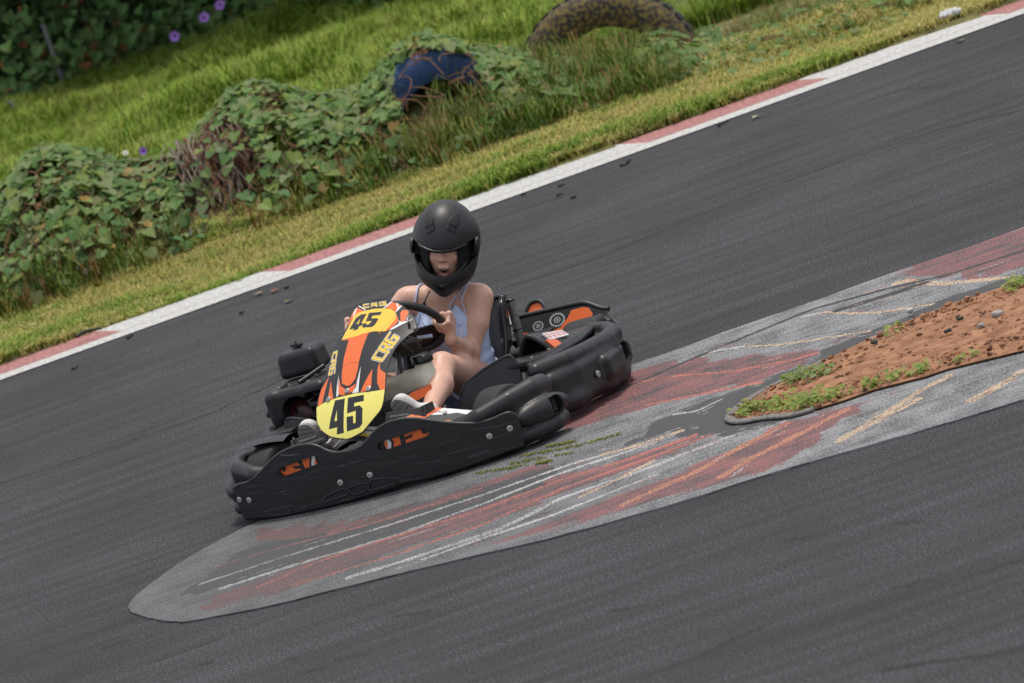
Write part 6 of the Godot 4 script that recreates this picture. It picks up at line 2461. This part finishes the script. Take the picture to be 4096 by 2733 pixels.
func vegetation() -> void:
	var leaf := heart_leaf()
	var tinted := leaf_mat(1, 1, 1, true)
	var greens := [[0.070, 0.135, 0.040], [0.100, 0.175, 0.052], [0.135, 0.210, 0.066], [0.180, 0.225, 0.062], [0.165, 0.200, 0.090]]
	var leaf_mats := []
	for c in greens:
		leaf_mats.append(leaf_mat(c[0], c[1], c[2]))
	half_buried_tyres()
	# vines: one thing for each heap
	var heaps := [
		[-2.15, -2.75, -1.56, 3000, "dark leafy vine heap with small white flowers in the grass at its foot"],
		[-0.96, -1.56, -0.46, 3000, "vine heaped over a hidden tyre, dead brown stems hanging down its front"],
		[0.03, -0.46, 0.58, 2600, "vine climbing over the blue tyre"],
		[1.06, 0.58, 1.62, 1500, "low vine growing round the foot of the yellow tyre"],
		[2.2, 1.62, 3.3, 900, "thin creeper spreading over dry grass between the yellow tyre and the kerb"],
	]
	var stem_mat := mat(lin(0.16, 0.075, 0.04), 0.9)
	var n_gap := FastNoiseLite.new()
	n_gap.seed = 8
	n_gap.frequency = 1.3
	for hp in heaps:
		rng.seed = int(hp[0] * 100.0) + 900
		var root := thing("vine", Vector3(hp[0], 0, -7.6), hp[4], "vine", "vines over the row of tyres")
		var at := []
		var cols := []
		var keys := []
		var want: int = hp[3]
		var tries := 0
		while at.size() < want and tries < want * 12:
			tries += 1
			var x := rng.randf_range(hp[1] - 0.05, hp[2] + 0.05)
			var t := rng.randf()
			var z := lerpf(-6.62, -8.75, pow(t, 0.8))
			if hp[0] > 2.0:
				z = lerpf(-6.3, -8.0, rng.randf())
			var hgt := vine_y(x, z)
			var dens := 0.50 + n_gap.get_noise_2d(x * 1.4, z * 1.4) * 1.1
			dens *= lerpf(0.42, 1.0, smoothstep(-6.7, -7.3, z))
			# bare patches: dead stems, the blue face and the yellow wall show
			if absf(x + 1.22) < 0.24 and z > -7.85 and rng.randf() < 0.9:
				continue
			if absf(x - 0.07) < 0.25 and z > -7.75 and hgt > 0.16:
				continue
			if absf(x - 1.06) < 0.5 and z < -8.05:
				continue
			if rng.randf() > dens:
				continue
			var e := 0.03
			var no := Vector3(vine_y(x - e, z) - vine_y(x + e, z), 2.0 * e, vine_y(x, z - e) - vine_y(x, z + e)).normalized()
			no = (no + Vector3(0, 0.45, 0.25) + Vector3(rng.randf_range(-0.7, 0.7), rng.randf_range(-0.4, 0.4), rng.randf_range(-0.6, 0.6))).normalized()
			var tip := Vector3(rng.randf_range(-0.8, 0.8), -0.8, 0.7)
			var size := rng.randf_range(0.038, 0.098)
			if hp[0] > 2.0:
				size *= 0.8
			var lift := rng.randf_range(-0.10, 0.075)
			var p := Vector3(x, hgt + lift * 0.6 + 0.01, z + lift)
			at.append(Transform3D(face_along(no, tip).scaled(Vector3.ONE * size), p - root.position))
			var gi := rng.randi_range(0, 4)
			if rng.randf() < 0.09:
				cols.append(rnd_tint([0.26, 0.18, 0.06]))
			else:
				cols.append(rnd_tint(greens[gi]))
			keys.append([lift + 0.25 * hgt + 0.05 * z + size * 0.5, at.size() - 1, gi])
		keys.sort_custom(func(a, b): return a[0] > b[0])
		var rest := []
		var rest_c := []
		for i in keys.size():
			var q: Array = keys[i]
			if i < 300:
				var o := part(root, "leaf", leaf, leaf_mats[q[2]])
				o.transform = at[q[1]]
			else:
				rest.append(at[q[1]])
				rest_c.append(cols[q[1]])
		many(root, "leaves", leaf, tinted, rest, rest_c)
		# trailing stems
		var g := Geo.new()
		for i in (46 if hp[0] < 1.0 else 24):
			var x := rng.randf_range(hp[1], hp[2])
			var z := rng.randf_range(-8.2, -6.9)
			var pts := []
			for k in 6:
				pts.append(Vector3(x, vine_y(x, z) + rng.randf_range(0.0, 0.05), z) - root.position)
				x += rng.randf_range(-0.10, 0.10)
				z += rng.randf_range(0.02, 0.12)
			g.tube(smooth_path(pts, 2), 0.0035, 4)
		part(root, "stems", g.mesh(), stem_mat).set_meta("kind", "stuff")
	dead_stems()

	# grass
	var dry := [[0.44, 0.37, 0.12], [0.38, 0.35, 0.10], [0.28, 0.31, 0.075], [0.50, 0.41, 0.18]]
	var lush := [[0.175, 0.270, 0.036], [0.215, 0.300, 0.046], [0.140, 0.235, 0.032], [0.275, 0.320, 0.066]]
	var n_pat := FastNoiseLite.new()
	n_pat.seed = 18
	n_pat.frequency = 0.9
	n_pat.fractal_octaves = 3
	var gm := leaf_mat(1, 1, 1, true)
	gm.roughness = 0.7
	var tuft := blade_tuft(9, 0.45, 0.9, 0.075, 301)
	var at := []
	var cols := []
	rng.seed = 302
	for i in 36000:
		var x := rng.randf_range(-3.6, 4.2)
		var z := kerb_z(x) - 0.43 - pow(rng.randf(), 0.9) * 2.2
		var patch := n_pat.get_noise_2d(x, z * 1.6) + 0.55 * exp(-pow((kerb_z(x) - 0.60 - z) / 0.22, 2.0)) * (1.0 if x < 2.4 else 0.0) - (0.35 if x > 1.5 else 0.0)
		var h := rng.randf_range(0.026, 0.056) * (1.0 + 0.5 * maxf(patch, 0.0)) * (1.0 + 0.9 * smoothstep(-6.3, -7.2, z))
		at.append(Transform3D(Basis(Vector3.UP, rng.randf() * TAU).scaled(Vector3(h * 1.1, h, h * 1.1)), Vector3(x, ground_y(x, z), z)))
		var pick: Array = lush[rng.randi_range(0, 3)] if rng.randf() < 0.16 + patch * 1.1 else dry[rng.randi_range(0, 3)]
		cols.append(rnd_tint(pick, 0.2))
	var v := many(self, "verge_grass", tuft, gm, at, cols, true)
	tag(v, "short dry and green mown grass along the kerb", "grass")
	var tall := blade_tuft(10, 0.16, 0.75, 0.022, 303)
	at = []
	cols = []
	for i in 8000:
		var x := rng.randf_range(-3.2, 3.4)
		var z := rng.randf_range(-8.9, -6.5)
		var y := vine_y(x, z) * 0.55
		if absf(x + 1.2) < 0.3 and z > -7.9 and rng.randf() < 0.9:
			continue
		if x < -0.4 and z > -7.9 and rng.randf() < 0.55:
			continue
		if n_gap.get_noise_2d(x * 1.4 + 9.0, z * 1.4) < -0.05 and rng.randf() < 0.7:
			continue
		if absf(x - 0.07) < 0.27 and z > -7.75 and z < -7.0 and rng.randf() < 0.94:
			continue
		if z < -8.0 and absf(x - 1.06) < 0.42 and rng.randf() < 0.7:
			continue
		var h := rng.randf_range(0.12, 0.30) * lerpf(1.0, 0.38, smoothstep(1.1, 1.5, x))
		at.append(Transform3D(Basis(Vector3.UP, rng.randf() * TAU).scaled(Vector3.ONE * h), Vector3(x, y, z)))
		var r := rng.randf()
		cols.append(rnd_tint([0.105, 0.175, 0.034], 0.35) if r < 0.58 else rnd_tint([0.23, 0.215, 0.062], 0.35) if r < 0.86 else rnd_tint([0.19, 0.10, 0.045], 0.3))
	v = many(self, "bank_grass", tall, gm, at, cols, true)
	tag(v, "long grass blades growing up through the vines", "grass")
	at = []
	cols = []
	for i in 52000:
		var t := rng.randf()
		var z := lerpf(-8.9, -18.2, t)
		var x := rng.randf_range(-5.2, 2.4)
		if z < thicket_z(x) - 0.3:
			continue
		if x > 1.48 and z < -9.4 and z > -11.45 + 0.3 * (x - 1.5):
			continue
		var h := rng.randf_range(0.18, 0.36) * (0.55 + 0.6 * absf(n_pat.get_noise_2d(x * 0.5, z * 0.5) + 0.5)) * (1.0 - 0.45 * smoothstep(-10.0, -8.8, z))
		at.append(Transform3D(Basis(Vector3.UP, rng.randf() * TAU).scaled(Vector3(h * 1.3, h, h * 1.3)), Vector3(x, ground_y(x, z), z)))
		var warm := n_pat.get_noise_2d(x * 0.7 + 40.0, z * 0.4)
		cols.append(rnd_tint(lush[rng.randi_range(0, 3)], 0.2) if rng.randf() > 0.12 + warm * 0.4 else rnd_tint([0.20, 0.20, 0.06], 0.2))
	v = many(self, "tall_grass", tall, gm, at, cols, true)
	tag(v, "tall bright green grass between the tyres and the thicket", "grass")
	thicket()
	flowers()


func dead_stems() -> void:
	# withered strands hanging over the front of the heap beside the blue tyre
	rng.seed = 640
	var root := thing("dead_vine", Vector3(-1.22, 0, -7.3), "withered grey-brown stems hanging in a bare patch of the vines", "dead stems")
	for c in [[0.26, 0.215, 0.165, "grey_strand", 110], [0.21, 0.095, 0.05, "brown_strand", 110]]:
		var m := mat(lin(c[0], c[1], c[2]), 0.9)
		for i in c[4]:
			var x := rng.randf_range(-0.26, 0.24) + (0.10 if c[3] == "brown_strand" else 0.0)
			var pts := []
			var y := rng.randf_range(0.36, 0.56)
			var z := -0.45
			for k in 5:
				pts.append(Vector3(x, y, z + rng.randf_range(-0.02, 0.03)))
				x += rng.randf_range(-0.06, 0.075)
				y -= rng.randf_range(0.05, 0.13)
				y = maxf(y, 0.02)
				z += rng.randf_range(0.03, 0.14)
			var g := Geo.new()
			g.tube(smooth_path(pts, 3), rng.randf_range(0.003, 0.0075), 4)
			part(root, c[3], g.mesh(), m)


func half_buried_tyres() -> void:
	var prof := func(r: float, w: float) -> Array:
		return [Vector2(r * 0.60, -w * 0.75), Vector2(r * 0.72, -w), Vector2(r * 0.86, -w * 1.02), Vector2(r * 0.955, -w * 0.86), Vector2(r * 0.985, -w * 0.7)]
	var kinds := [
		[Vector3(1.03, -0.03, -8.50), 0.54, 0.16, lin(0.24, 0.165, 0.035), lin(0.020, 0.018, 0.016), "worn yellow painted truck tyre standing half buried in the weeds", -8.0, 0.56],
		[Vector3(0.04, 0.12, -7.80), 0.44, 0.12, lin(0.030, 0.075, 0.21), lin(0.024, 0.058, 0.165), "blue painted tyre standing half buried under the vine", 6.0, 0.62],
	]
	for k in kinds:
		var t := thing("half_buried_tyre", k[0], k[5], "tyre", "tyres half buried along the verge")
		t.rotation_degrees = Vector3(-6, k[6], 0)
		var x := Transform3D(tilt(90), Vector3.ZERO)
		var r: float = k[1]
		var w: float = k[2]
		var paint := StandardMaterial3D.new()
		paint.albedo_texture = noise_tex(256, 0.045, 5, 401 + int(k[6]), [0.0, k[4], k[7] - 0.06, (k[4] as Color).lerp(k[3], 0.15), k[7] + 0.05, (k[3] as Color).lerp(k[4], 0.15), 1.0, k[3]])
		if k[6] > 0:
			paint.albedo_texture = noise_tex(256, 0.03, 4, 409, [0.0, (k[3] as Color).darkened(0.15), 0.5, k[3], 1.0, (k[3] as Color).lightened(0.06)])
		paint.uv1_triplanar = true
		paint.uv1_scale = Vector3(2.2, 2.2, 2.2)
		paint.roughness = 0.7
		for s in [1.0, -1.0]:
			var g := Geo.new()
			var p: Array = prof.call(r, w)
			for i in p.size():
				p[i].y *= s
			g.lathe(p, 48, x)
			if s > 0:
				for i in g.n.size():
					g.n[i] = -g.n[i]
			part(t, "sidewall", g.mesh(), paint)
		var g := Geo.new()
		g.lathe([Vector2(r * 0.985, -w * 0.7), Vector2(r, -w * 0.55), Vector2(r, w * 0.55), Vector2(r * 0.985, w * 0.7)], 48, x)
		var tread := part(t, "tread", g.mesh(), grained(k[4], (k[4] as Color).lerp(k[3], 0.6), 0.04, 3.0, 0.8, 0.2, 411))
		for i in 40:
			var a := TAU * i / 40.0
			for s in [-1.0, 1.0]:
				g = Geo.new()
				g.box(Transform3D(Basis(Vector3(0, 0, 1), a) * tilt(0, 0, 0), Vector3(cos(a), sin(a), 0) * r + Vector3(0, 0, s * w * 0.38)), Vector3(0.006, 0.026, w * 0.28), 0.002)
				if sin(a) > -0.2 and k[6] < 0:
					part(tread, "tread_block", g.mesh(), M.rubber if k[6] < 0 else paint)
		g = Geo.new()
		g.lathe([Vector2(r * 0.60, -w * 0.75), Vector2(r * 0.84, -w * 0.4), Vector2(r * 0.88, 0), Vector2(r * 0.84, w * 0.4), Vector2(r * 0.60, w * 0.75)], 48, x)
		for i in g.n.size():
			g.n[i] = -g.n[i]
		part(t, "inner_wall", g.mesh(), paint if k[6] < 0 else M.rubber)


func thicket() -> void:
	# shaded trees and undergrowth behind the tall grass
	rng.seed = 501
	var leaf := heart_leaf()
	var dark := leaf_mat(1, 1, 1, true)
	var bark := grained(lin(0.035, 0.026, 0.020), lin(0.10, 0.080, 0.062), 0.04, 2.0, 0.95, 2.0, 502, true)
	var spots := [[-4.4, -19.6, 0.20], [-3.2, -19.0, 0.12], [-2.18, -19.2, 0.13], [-1.25, -19.8, 0.11], [-0.88, -18.9, 0.09], [-0.35, -16.9, 0.10], [0.5, -16.4, 0.16], [1.9, -16.6, 0.18], [-2.75, -20.6, 0.15], [3.4, -22.0, 0.2]]
	for s in spots:
		var root := thing("tree", Vector3(s[0], 0, s[1]), "tree with a dark ivy-wrapped trunk standing in the shady thicket", "tree", "trees of the thicket")
		var g := Geo.new()
		var r: float = s[2]
		var lean := rng.randf_range(-0.12, 0.12)
		g.tube(smooth_path([Vector3(0, -0.1, 0), Vector3(lean * 0.3, 1.0, 0), Vector3(lean, 2.6, 0.1), Vector3(lean * 1.5, 4.6, 0.2)], 4), _taper(13, r * 1.15, r * 0.5), 10)
		for i in 6:
			var a := TAU * i / 6.0 + rng.randf()
			var y := rng.randf_range(2.0, 3.4)
			g.tube(smooth_path([Vector3(lean * 0.8, y, 0), Vector3(cos(a) * 0.7, y + 0.5, sin(a) * 0.7), Vector3(cos(a) * 1.5, y + 1.1, sin(a) * 1.5)], 3), _taper(7, r * 0.35, r * 0.1), 6)
		part(root, "trunk", g.mesh(), bark)
		var at := []
		var cols := []
		for i in 3400:
			var d := Vector3(rng.randfn(0, 1), rng.randfn(0, 1), rng.randfn(0, 1)).normalized() * pow(rng.randf(), 0.4)
			var p := Vector3(lean, 3.0, -1.7) + d * Vector3(1.9, 1.5, 1.6)
			at.append(Transform3D(face_along(Vector3(rng.randf_range(-1, 1), 1, rng.randf_range(-1, 1)), Vector3(rng.randf_range(-1, 1), -0.3, rng.randf_range(-1, 1))).scaled(Vector3.ONE * rng.randf_range(0.14, 0.26)), p))
			cols.append(rnd_tint([0.075, 0.135, 0.040], 0.3))
		many(root, "crown", leaf, dark, at, cols)
		at = []
		cols = []
		for i in 520:
			var a := rng.randf() * TAU
			var y := rng.randf_range(0.0, 2.0)
			var d := Vector3(cos(a), 0, sin(a))
			at.append(Transform3D(face_along(d + Vector3(0, rng.randf_range(0, 0.8), 0), Vector3(rng.randf_range(-0.5, 0.5), -1, 0.2)).scaled(Vector3.ONE * rng.randf_range(0.04, 0.08)), Vector3(lean * y * 0.3, y, 0) + d * (r * 1.05 + rng.randf_range(0, 0.10))))
			cols.append(rnd_tint([0.075, 0.140, 0.042], 0.35))
		many(root, "ivy", leaf, dark, at, cols)
	var at := []
	var cols := []
	for i in 30000:
		var x := rng.randf_range(-6.5, 4.5)
		var z := thicket_z(x) - 0.2 - pow(rng.randf(), 1.3) * 5.0
		var back := (thicket_z(x) - z) / 5.0
		var top := lerpf(0.35, 2.6, smoothstep(0.0, 0.5, back))
		var y := rng.randf() * top
		at.append(Transform3D(face_along(Vector3(rng.randf_range(-0.8, 0.8), rng.randf_range(0.2, 1.0), rng.randf_range(0.0, 1.0)), Vector3(rng.randf_range(-0.6, 0.6), -0.8, rng.randf_range(-0.2, 0.8))).scaled(Vector3.ONE * rng.randf_range(0.05, 0.12)), Vector3(x, y, z)))
		cols.append(rnd_tint([0.070, 0.130, 0.040], 0.4) if rng.randf() < 0.93 else rnd_tint([0.12, 0.06, 0.02], 0.4))
	var o := many(self, "undergrowth", leaf, dark, at, cols, true)
	tag(o, "dark tangled undergrowth and ivy beneath the trees", "undergrowth")
	at = []
	cols = []
	for i in 9000:
		var p := Vector3(rng.randf_range(-8, 6), rng.randf_range(0.0, 5.5), rng.randf_range(-26.5, -24.0))
		at.append(Transform3D(face_along(Vector3(rng.randf_range(-0.6, 0.6), 0.5, 1.0), Vector3(0.2, -1, 0)).scaled(Vector3.ONE * rng.randf_range(0.25, 0.5)), p))
		cols.append(rnd_tint([0.070, 0.125, 0.040], 0.35))
	o = many(self, "far_wood", leaf, dark, at, cols, true)
	tag(o, "dense dark foliage closing off the thicket", "woodland")
	# a weathered stake among the trunks
	var g := Geo.new()
	g.box(Transform3D(tilt(0, 12), Vector3(0, 0.34, 0)), Vector3(0.015, 0.36, 0.012), 0.004)
	lone("fence_stake", g.mesh(), grained(lin(0.12, 0.125, 0.13), lin(0.22, 0.225, 0.23), 0.05, 3.0, 0.9, 0.5, 520), Vector3(-2.52, -0.02, -18.35), "weathered pale grey stake upright between the dark trunks", "stake")


func _taper(n: int, a: float, b: float) -> Array:
	var r := []
	for i in n:
		r.append(lerpf(a, b, float(i) / (n - 1)))
	return r


func flowers() -> void:
	# open morning glories: a flared trumpet with five soft lobes and a dark throat
	var petal := Geo.new()
	var throat := Geo.new()
	var n := 30
	for pass_ in 2:
		var g := petal if pass_ == 0 else throat
		var rs := [0.014, 0.022, 0.034, 0.042] if pass_ == 0 else [0.002, 0.008, 0.0142]
		var ys := [-0.006, 0.002, 0.007, 0.006] if pass_ == 0 else [-0.03, -0.02, -0.0058]
		for j in rs.size():
			for i in n:
				var a := TAU * i / n
				var k: float = 1.0 + (0.10 * cos(a * 5.0) if j == rs.size() - 1 and pass_ == 0 else 0.0)
				g.vert(Vector3(cos(a) * rs[j] * k, ys[j], sin(a) * rs[j] * k), Vector3(-cos(a) * 0.4, 1, -sin(a) * 0.4).normalized())
		for j in rs.size() - 1:
			for i in n:
				g.quad(j * n + i, j * n + (i + 1) % n, (j + 1) * n + (i + 1) % n, (j + 1) * n + i)
	var stalk := Geo.new()
	stalk.tube(smooth_path([Vector3(0, -0.025, 0), Vector3(0, -0.07, 0.02), Vector3(0.02, -0.12, 0.10), Vector3(0.03, -0.14, 0.20)], 4), 0.003, 5)
	var pm := petal.mesh()
	var tm := throat.mesh()
	var sm := stalk.mesh()
	var lilac := leaf_mat(0.40, 0.20, 0.62)
	lilac.backlight = Color(0.3, 0.2, 0.4)
	var deep := mat(lin(0.13, 0.03, 0.22), 0.7)
	var green := mat(lin(0.06, 0.11, 0.03), 0.8)
	rng.seed = 601
	var put := [[-1.61, 0.31, -17.9, "lilac morning glory flower facing out of the thicket, lowest of the row above the grass"], [-1.36, 0.37, -17.9, "lilac morning glory flower facing out of the thicket"], [-1.22, 0.42, -17.9, "lilac morning glory flower facing out of the thicket"], [-1.03, 0.41, -17.9, "lilac morning glory flower facing out of the thicket"], [-0.71, 0.26, -17.2, "lilac morning glory flower seen half from the side, beside a trunk"], [-2.92, 0.22, -17.9, "lilac morning glory flower standing apart at the grass tips"], [-1.61, 0.53, -7.95, "small violet flower half hidden between two vine heaps"]]
	for f in put:
		var far: bool = f[2] < -10.0
		var o := thing("morning_glory", Vector3(f[0], f[1], f[2]), f[3], "flower", "lilac flowers of the thicket" if far else "")
		o.basis = tilt(75.0 + rng.randf_range(-14, 10), 0, rng.randf_range(-20, 20)).scaled(Vector3.ONE * (0.92 if far else 0.55))
		part(o, "petals", pm, lilac)
		part(o, "throat", tm, deep)
		part(o, "stalk", sm, green)
	var wp := Geo.new()
	for i in 5:
		var a := TAU * i / 5.0
		var d := Vector3(cos(a), 0, sin(a))
		var s := Vector3(-d.z, 0, d.x)
		wp.flat([d * 0.003, d * 0.011 - s * 0.007, d * 0.018, d * 0.011 + s * 0.007])
	for i in wp.n.size():
		if wp.n[i].y < 0:
			wp.n[i] = -wp.n[i]
	var wm := wp.mesh()
	var ey := Geo.new()
	ey.lathe(ball(0.004), 8, Transform3D())
	var em := ey.mesh()
	var st := Geo.new()
	st.tube(PackedVector3Array([Vector3(0, 0, 0), Vector3(0, -0.05, -0.03), Vector3(0, -0.14, -0.04)]), 0.002, 4)
	var stm := st.mesh()
	for f in [[-2.06, 0.25, -6.9], [-2.09, 0.16, -6.75], [-2.06, 0.13, -6.7], [-2.19, 0.12, -6.7], [-1.46, 0.14, -6.8], [-1.72, 0.53, -8.2]]:
		var o := thing("daisy", Vector3(f[0], f[1], f[2]), "small white flower in the grass by the vines", "flower", "small white flowers")
		o.basis = tilt(60.0 + rng.randf_range(-15, 15), rng.randf_range(-30, 30)).scaled(Vector3.ONE * 1.15)
		part(o, "petals", wm, leaf_mat(0.7, 0.7, 0.68))
		part(o, "eye", em, mat(lin(0.5, 0.35, 0.05), 0.8))
		part(o, "stalk", stm, green)


# ------------------------------------------------------------------ small things
func small_things() -> void:
	rng.seed = 700
	# crumbs of rubber thrown to the edge of the track
	for b in [[1.37, -4.70, 2.6], [0.85, -4.50, 1.6], [0.82, -4.43, 1.2], [0.49, -4.45, 1.2], [0.46, -4.12, 1.2], [0.52, -3.86, 1.2], [0.30, -4.62, 0.9], [-1.80, -4.35, 1.5], [-2.08, -3.90, 1.3], [-1.21, -3.80, 1.0], [-0.97, -4.18, 0.8]]:
		var g := Geo.new()
		var pts := []
		var l: float = 0.011 * b[2]
		for i in 4:
			pts.append(Vector3((i - 1.5) * l * 0.8, rng.randf_range(0.0, 0.008), rng.randf_range(-0.015, 0.015)))
		g.tube(smooth_path(pts, 3), _taper(10, 0.008, 0.004), 6)
		var o := lone("rubber_crumb", g.mesh(), M.rubber, Vector3(b[0], 0.008, b[1]), "black crumb of tyre rubber on the grey track near the far kerb", "rubber crumb", "rubber crumbs on the track")
		o.rotation.y = rng.randf_range(-0.6, 0.6)
	var g := Geo.new()
	g.tube(smooth_path([Vector3(-0.07, 0, 0.01), Vector3(-0.03, 0.008, -0.01), Vector3(0.025, 0.006, 0.012), Vector3(0.06, 0, -0.006)], 3), _taper(10, 0.010, 0.006), 6)
	lone("rubber_strip", g.mesh(), M.rubber, Vector3(-2.01, 0.052, -4.74), "twisted strip of black rubber lying on the red kerb block", "rubber strip")
	# dry leaves
	for b in [[-1.11, -4.32, 0.34, 0.24, 0.13, "curled tan leaf"], [-1.05, -4.22, 0.25, 0.09, 0.04, "small red-brown leaf"], [-0.98, -3.66, 0.22, 0.24, 0.06, "small yellow-green leaf"], [1.54, -4.55, 0.32, 0.33, 0.22, "pale straw-coloured leaf"], [2.66, -4.75, 0.32, 0.33, 0.15, "small pale yellow leaf"]]:
		var o := lone("dry_leaf", heart_leaf(), mat(lin(b[2], b[3], b[4]), 0.8), Vector3(b[0], 0.010, b[1]), b[5] + " lying on the grey track", "leaf")
		o.basis = tilt(rng.randf_range(-8, 8), rng.randf() * 360.0, rng.randf_range(-12, 12)).scaled(Vector3(0.05, 0.05, 0.06))
	# crumpled paper
	g = Geo.new()
	var fp := func(p: Vector3) -> float: return sd_ell(p, Vector3.ZERO, Vector3(0.06, 0.022, 0.04)) + 0.010 * sin(p.x * 120.0) * cos(p.z * 130.0 + p.x * 60.0)
	nets(g, fp, Vector3(-0.08, -0.04, -0.06), Vector3(0.08, 0.04, 0.06), 0.007)
	lone("paper_scrap", g.mesh(), mat(lin(0.6, 0.6, 0.6), 0.8), Vector3(2.71, 0.07, -5.50), "crumpled white paper scrap at the grass edge of the kerb", "litter")
	# stones in the bare earth
	for s in [[1.71, 3.52, 0.018, 0.40, "pale grey stone, the largest lying on the brown earth"], [1.63, 3.62, 0.012, 0.36, "flat pale pebble on the brown earth"], [1.46, 2.79, 0.013, 0.6, "small white pebble on the dark strip beside the earth"], [1.52, 3.50, 0.012, 0.05, "small black pebble on the brown earth"], [1.59, 3.33, 0.011, 0.06, "small black pebble on the brown earth"], [1.27, 3.20, 0.012, 0.08, "dark crumb at the edge of the brown earth"]]:
		var r: float = s[2]
		var ph := rng.randf() * 9.0
		var f := func(p: Vector3) -> float: return sd_ell(p, Vector3.ZERO, Vector3(r * 1.3, r * 0.8, r)) + r * 0.18 * sin(p.x / r * 2.3 + ph) * sin(p.z / r * 2.0 + ph) * sin(p.y / r * 2.6)
		g = Geo.new()
		nets(g, f, -Vector3.ONE * r * 1.7, Vector3.ONE * r * 1.7, r * 0.28)
		lone("stone", g.mesh(), grained(lin(s[3] * 0.7, s[3] * 0.68, s[3] * 0.64), lin(s[3], s[3] * 0.98, s[3] * 0.94), 0.05, 9.0, 0.9, 0.1, 720), Vector3(s[0], 0.014 + r * 0.6 + 0.008, s[1]), s[4], "stone", "pebbles" if s[3] < 0.07 else "")
	# loose clods on the bare earth
	var clod := Geo.new()
	clod.lathe([Vector2(0.0001, -0.6), Vector2(0.8, -0.3), Vector2(1.0, 0.1), Vector2(0.6, 0.6), Vector2(0.0001, 0.75)], 6, Transform3D())
	var cat := []
	var ccol := []
	var bed := pairs(DIRT)
	while cat.size() < 2600:
		var p := Vector2(rng.randf_range(0.65, 2.3), rng.randf_range(2.75, 4.45))
		if not Geometry2D.is_point_in_polygon(p, bed):
			continue
		var sz := 0.002 + 0.010 * pow(rng.randf(), 5.0)
		cat.append(Transform3D(Basis.from_euler(Vector3(rng.randf(), rng.randf() * TAU, rng.randf())).scaled(Vector3(sz * 1.3, sz, sz)), Vector3(p.x, 0.023, p.y)))
		ccol.append(rnd_tint([0.24, 0.115, 0.058], 0.55))
	var cm := StandardMaterial3D.new()
	cm.vertex_color_use_as_albedo = true
	cm.roughness = 0.95
	var co := many(self, "loose_clods", clod.mesh(), cm, cat, ccol, true)
	tag(co, "loose crumbs of brown earth scattered over the bare bed", "soil crumbs")
	weeds()
	# moss in the grooves of the kerb
	var at := []
	var cols := []
	var tuft := blade_tuft(6, 0.6, 0.7, 0.5, 731)
	for l in [[0.0, 2.92, 0.10, 3.02], [-0.11, 2.93, 0.09, 3.12], [0.09, 3.12, 0.27, 3.19], [-0.16, 3.02, 0.08, 3.24], [-0.29, 2.97, -0.10, 3.17], [-0.06, 3.21, -0.01, 3.25]]:
		for i in 120:
			var t := rng.randf()
			var p := Vector3(lerpf(l[0], l[2], t) + rng.randf_range(-0.012, 0.012), 0.010, lerpf(l[1], l[3], t) + rng.randf_range(-0.022, 0.022))
			at.append(Transform3D(Basis(Vector3.UP, rng.randf() * TAU).scaled(Vector3.ONE * rng.randf_range(0.003, 0.008)), p))
			cols.append(rnd_tint([0.27, 0.28, 0.06], 0.35))
	var mo := many(self, "moss", tuft, leaf_mat(1, 1, 1, true), at, cols, true)
	tag(mo, "yellow-green moss growing in the grooves of the painted kerb", "moss")


func weeds() -> void:
	rng.seed = 740
	var leaf := heart_leaf()
	var mats := [leaf_mat(0.20, 0.24, 0.06), leaf_mat(0.26, 0.27, 0.08), leaf_mat(0.14, 0.20, 0.05), leaf_mat(0.20, 0.23, 0.12)]
	var spots := [
		[[0.76, 3.72, 0.06, 0.10], [0.86, 3.84, 0.09, 0.13], [0.97, 3.88, 0.08, 0.12], [0.92, 3.98, 0.07, 0.06], [0.72, 3.68, 0.04, 0.05], [1.03, 4.02, 0.07, 0.05]],
		[[0.95, 3.38, 0.07, 0.09], [1.02, 3.45, 0.06, 0.08]],
		[[1.17, 4.04, 0.05, 0.05], [1.27, 4.05, 0.06, 0.05], [1.34, 4.08, 0.05, 0.05]],
		[[1.86, 3.02, 0.06, 0.08]],
		[[1.38, 3.10, 0.02, 0.03], [1.33, 3.14, 0.02, 0.03]],
		[[1.48, 4.12, 0.02, 0.03], [1.53, 4.13, 0.02, 0.03]],
	]
	var labels := ["bright green mat of weeds at the rounded tip of the earth bed", "greyish weed with small leaves on the upper edge of the earth bed", "leafy weeds in a row along the front edging of the earth bed", "low dark weed on the far edging of the earth bed", "tiny sprigs of weed on the bare earth", "tiny dark green seedlings by the front edging"]
	var counts := [300, 130, 70, 60, 12, 12]
	for i in spots.size():
		var c: Array = spots[i][0]
		var root := thing("weed", Vector3(c[0], 0.02, c[1]), labels[i], "weed", "weeds in the earth bed")
		for n in counts[i]:
			var s: Array = spots[i][rng.randi_range(0, spots[i].size() - 1)]
			var p := Vector3(s[0] + rng.randfn(0, 0.5) * s[2], 0.02 + rng.randf() * 0.035, s[1] + rng.randfn(0, 0.5) * s[3])
			var no := Vector3(rng.randf_range(-0.6, 0.6), 1.0, rng.randf_range(-0.2, 0.9))
			var o := part(root, "leaf", leaf, mats[(rng.randi_range(0, 2) if i != 1 else 3 - (n % 2))])
			var big := 1.6 if i == 0 and n < 3 else 1.0
			o.transform = Transform3D(face_along(no, Vector3(rng.randf_range(-1, 1), -0.2, rng.randf_range(-1, 1))).scaled(Vector3.ONE * rng.randf_range(0.014, 0.028) * big), p - root.position)
		var g := Geo.new()
		for n in 8:
			var a := rng.randf() * TAU
			var l: float = c[2]
			g.tube(PackedVector3Array([Vector3(0, -0.01, 0), Vector3(cos(a) * l * 0.5, 0.012, sin(a) * l * 0.5), Vector3(cos(a) * l, 0.006, sin(a) * l)]), 0.0018, 4)
		part(root, "stems", g.mesh(), mats[0]).set_meta("kind", "stuff")
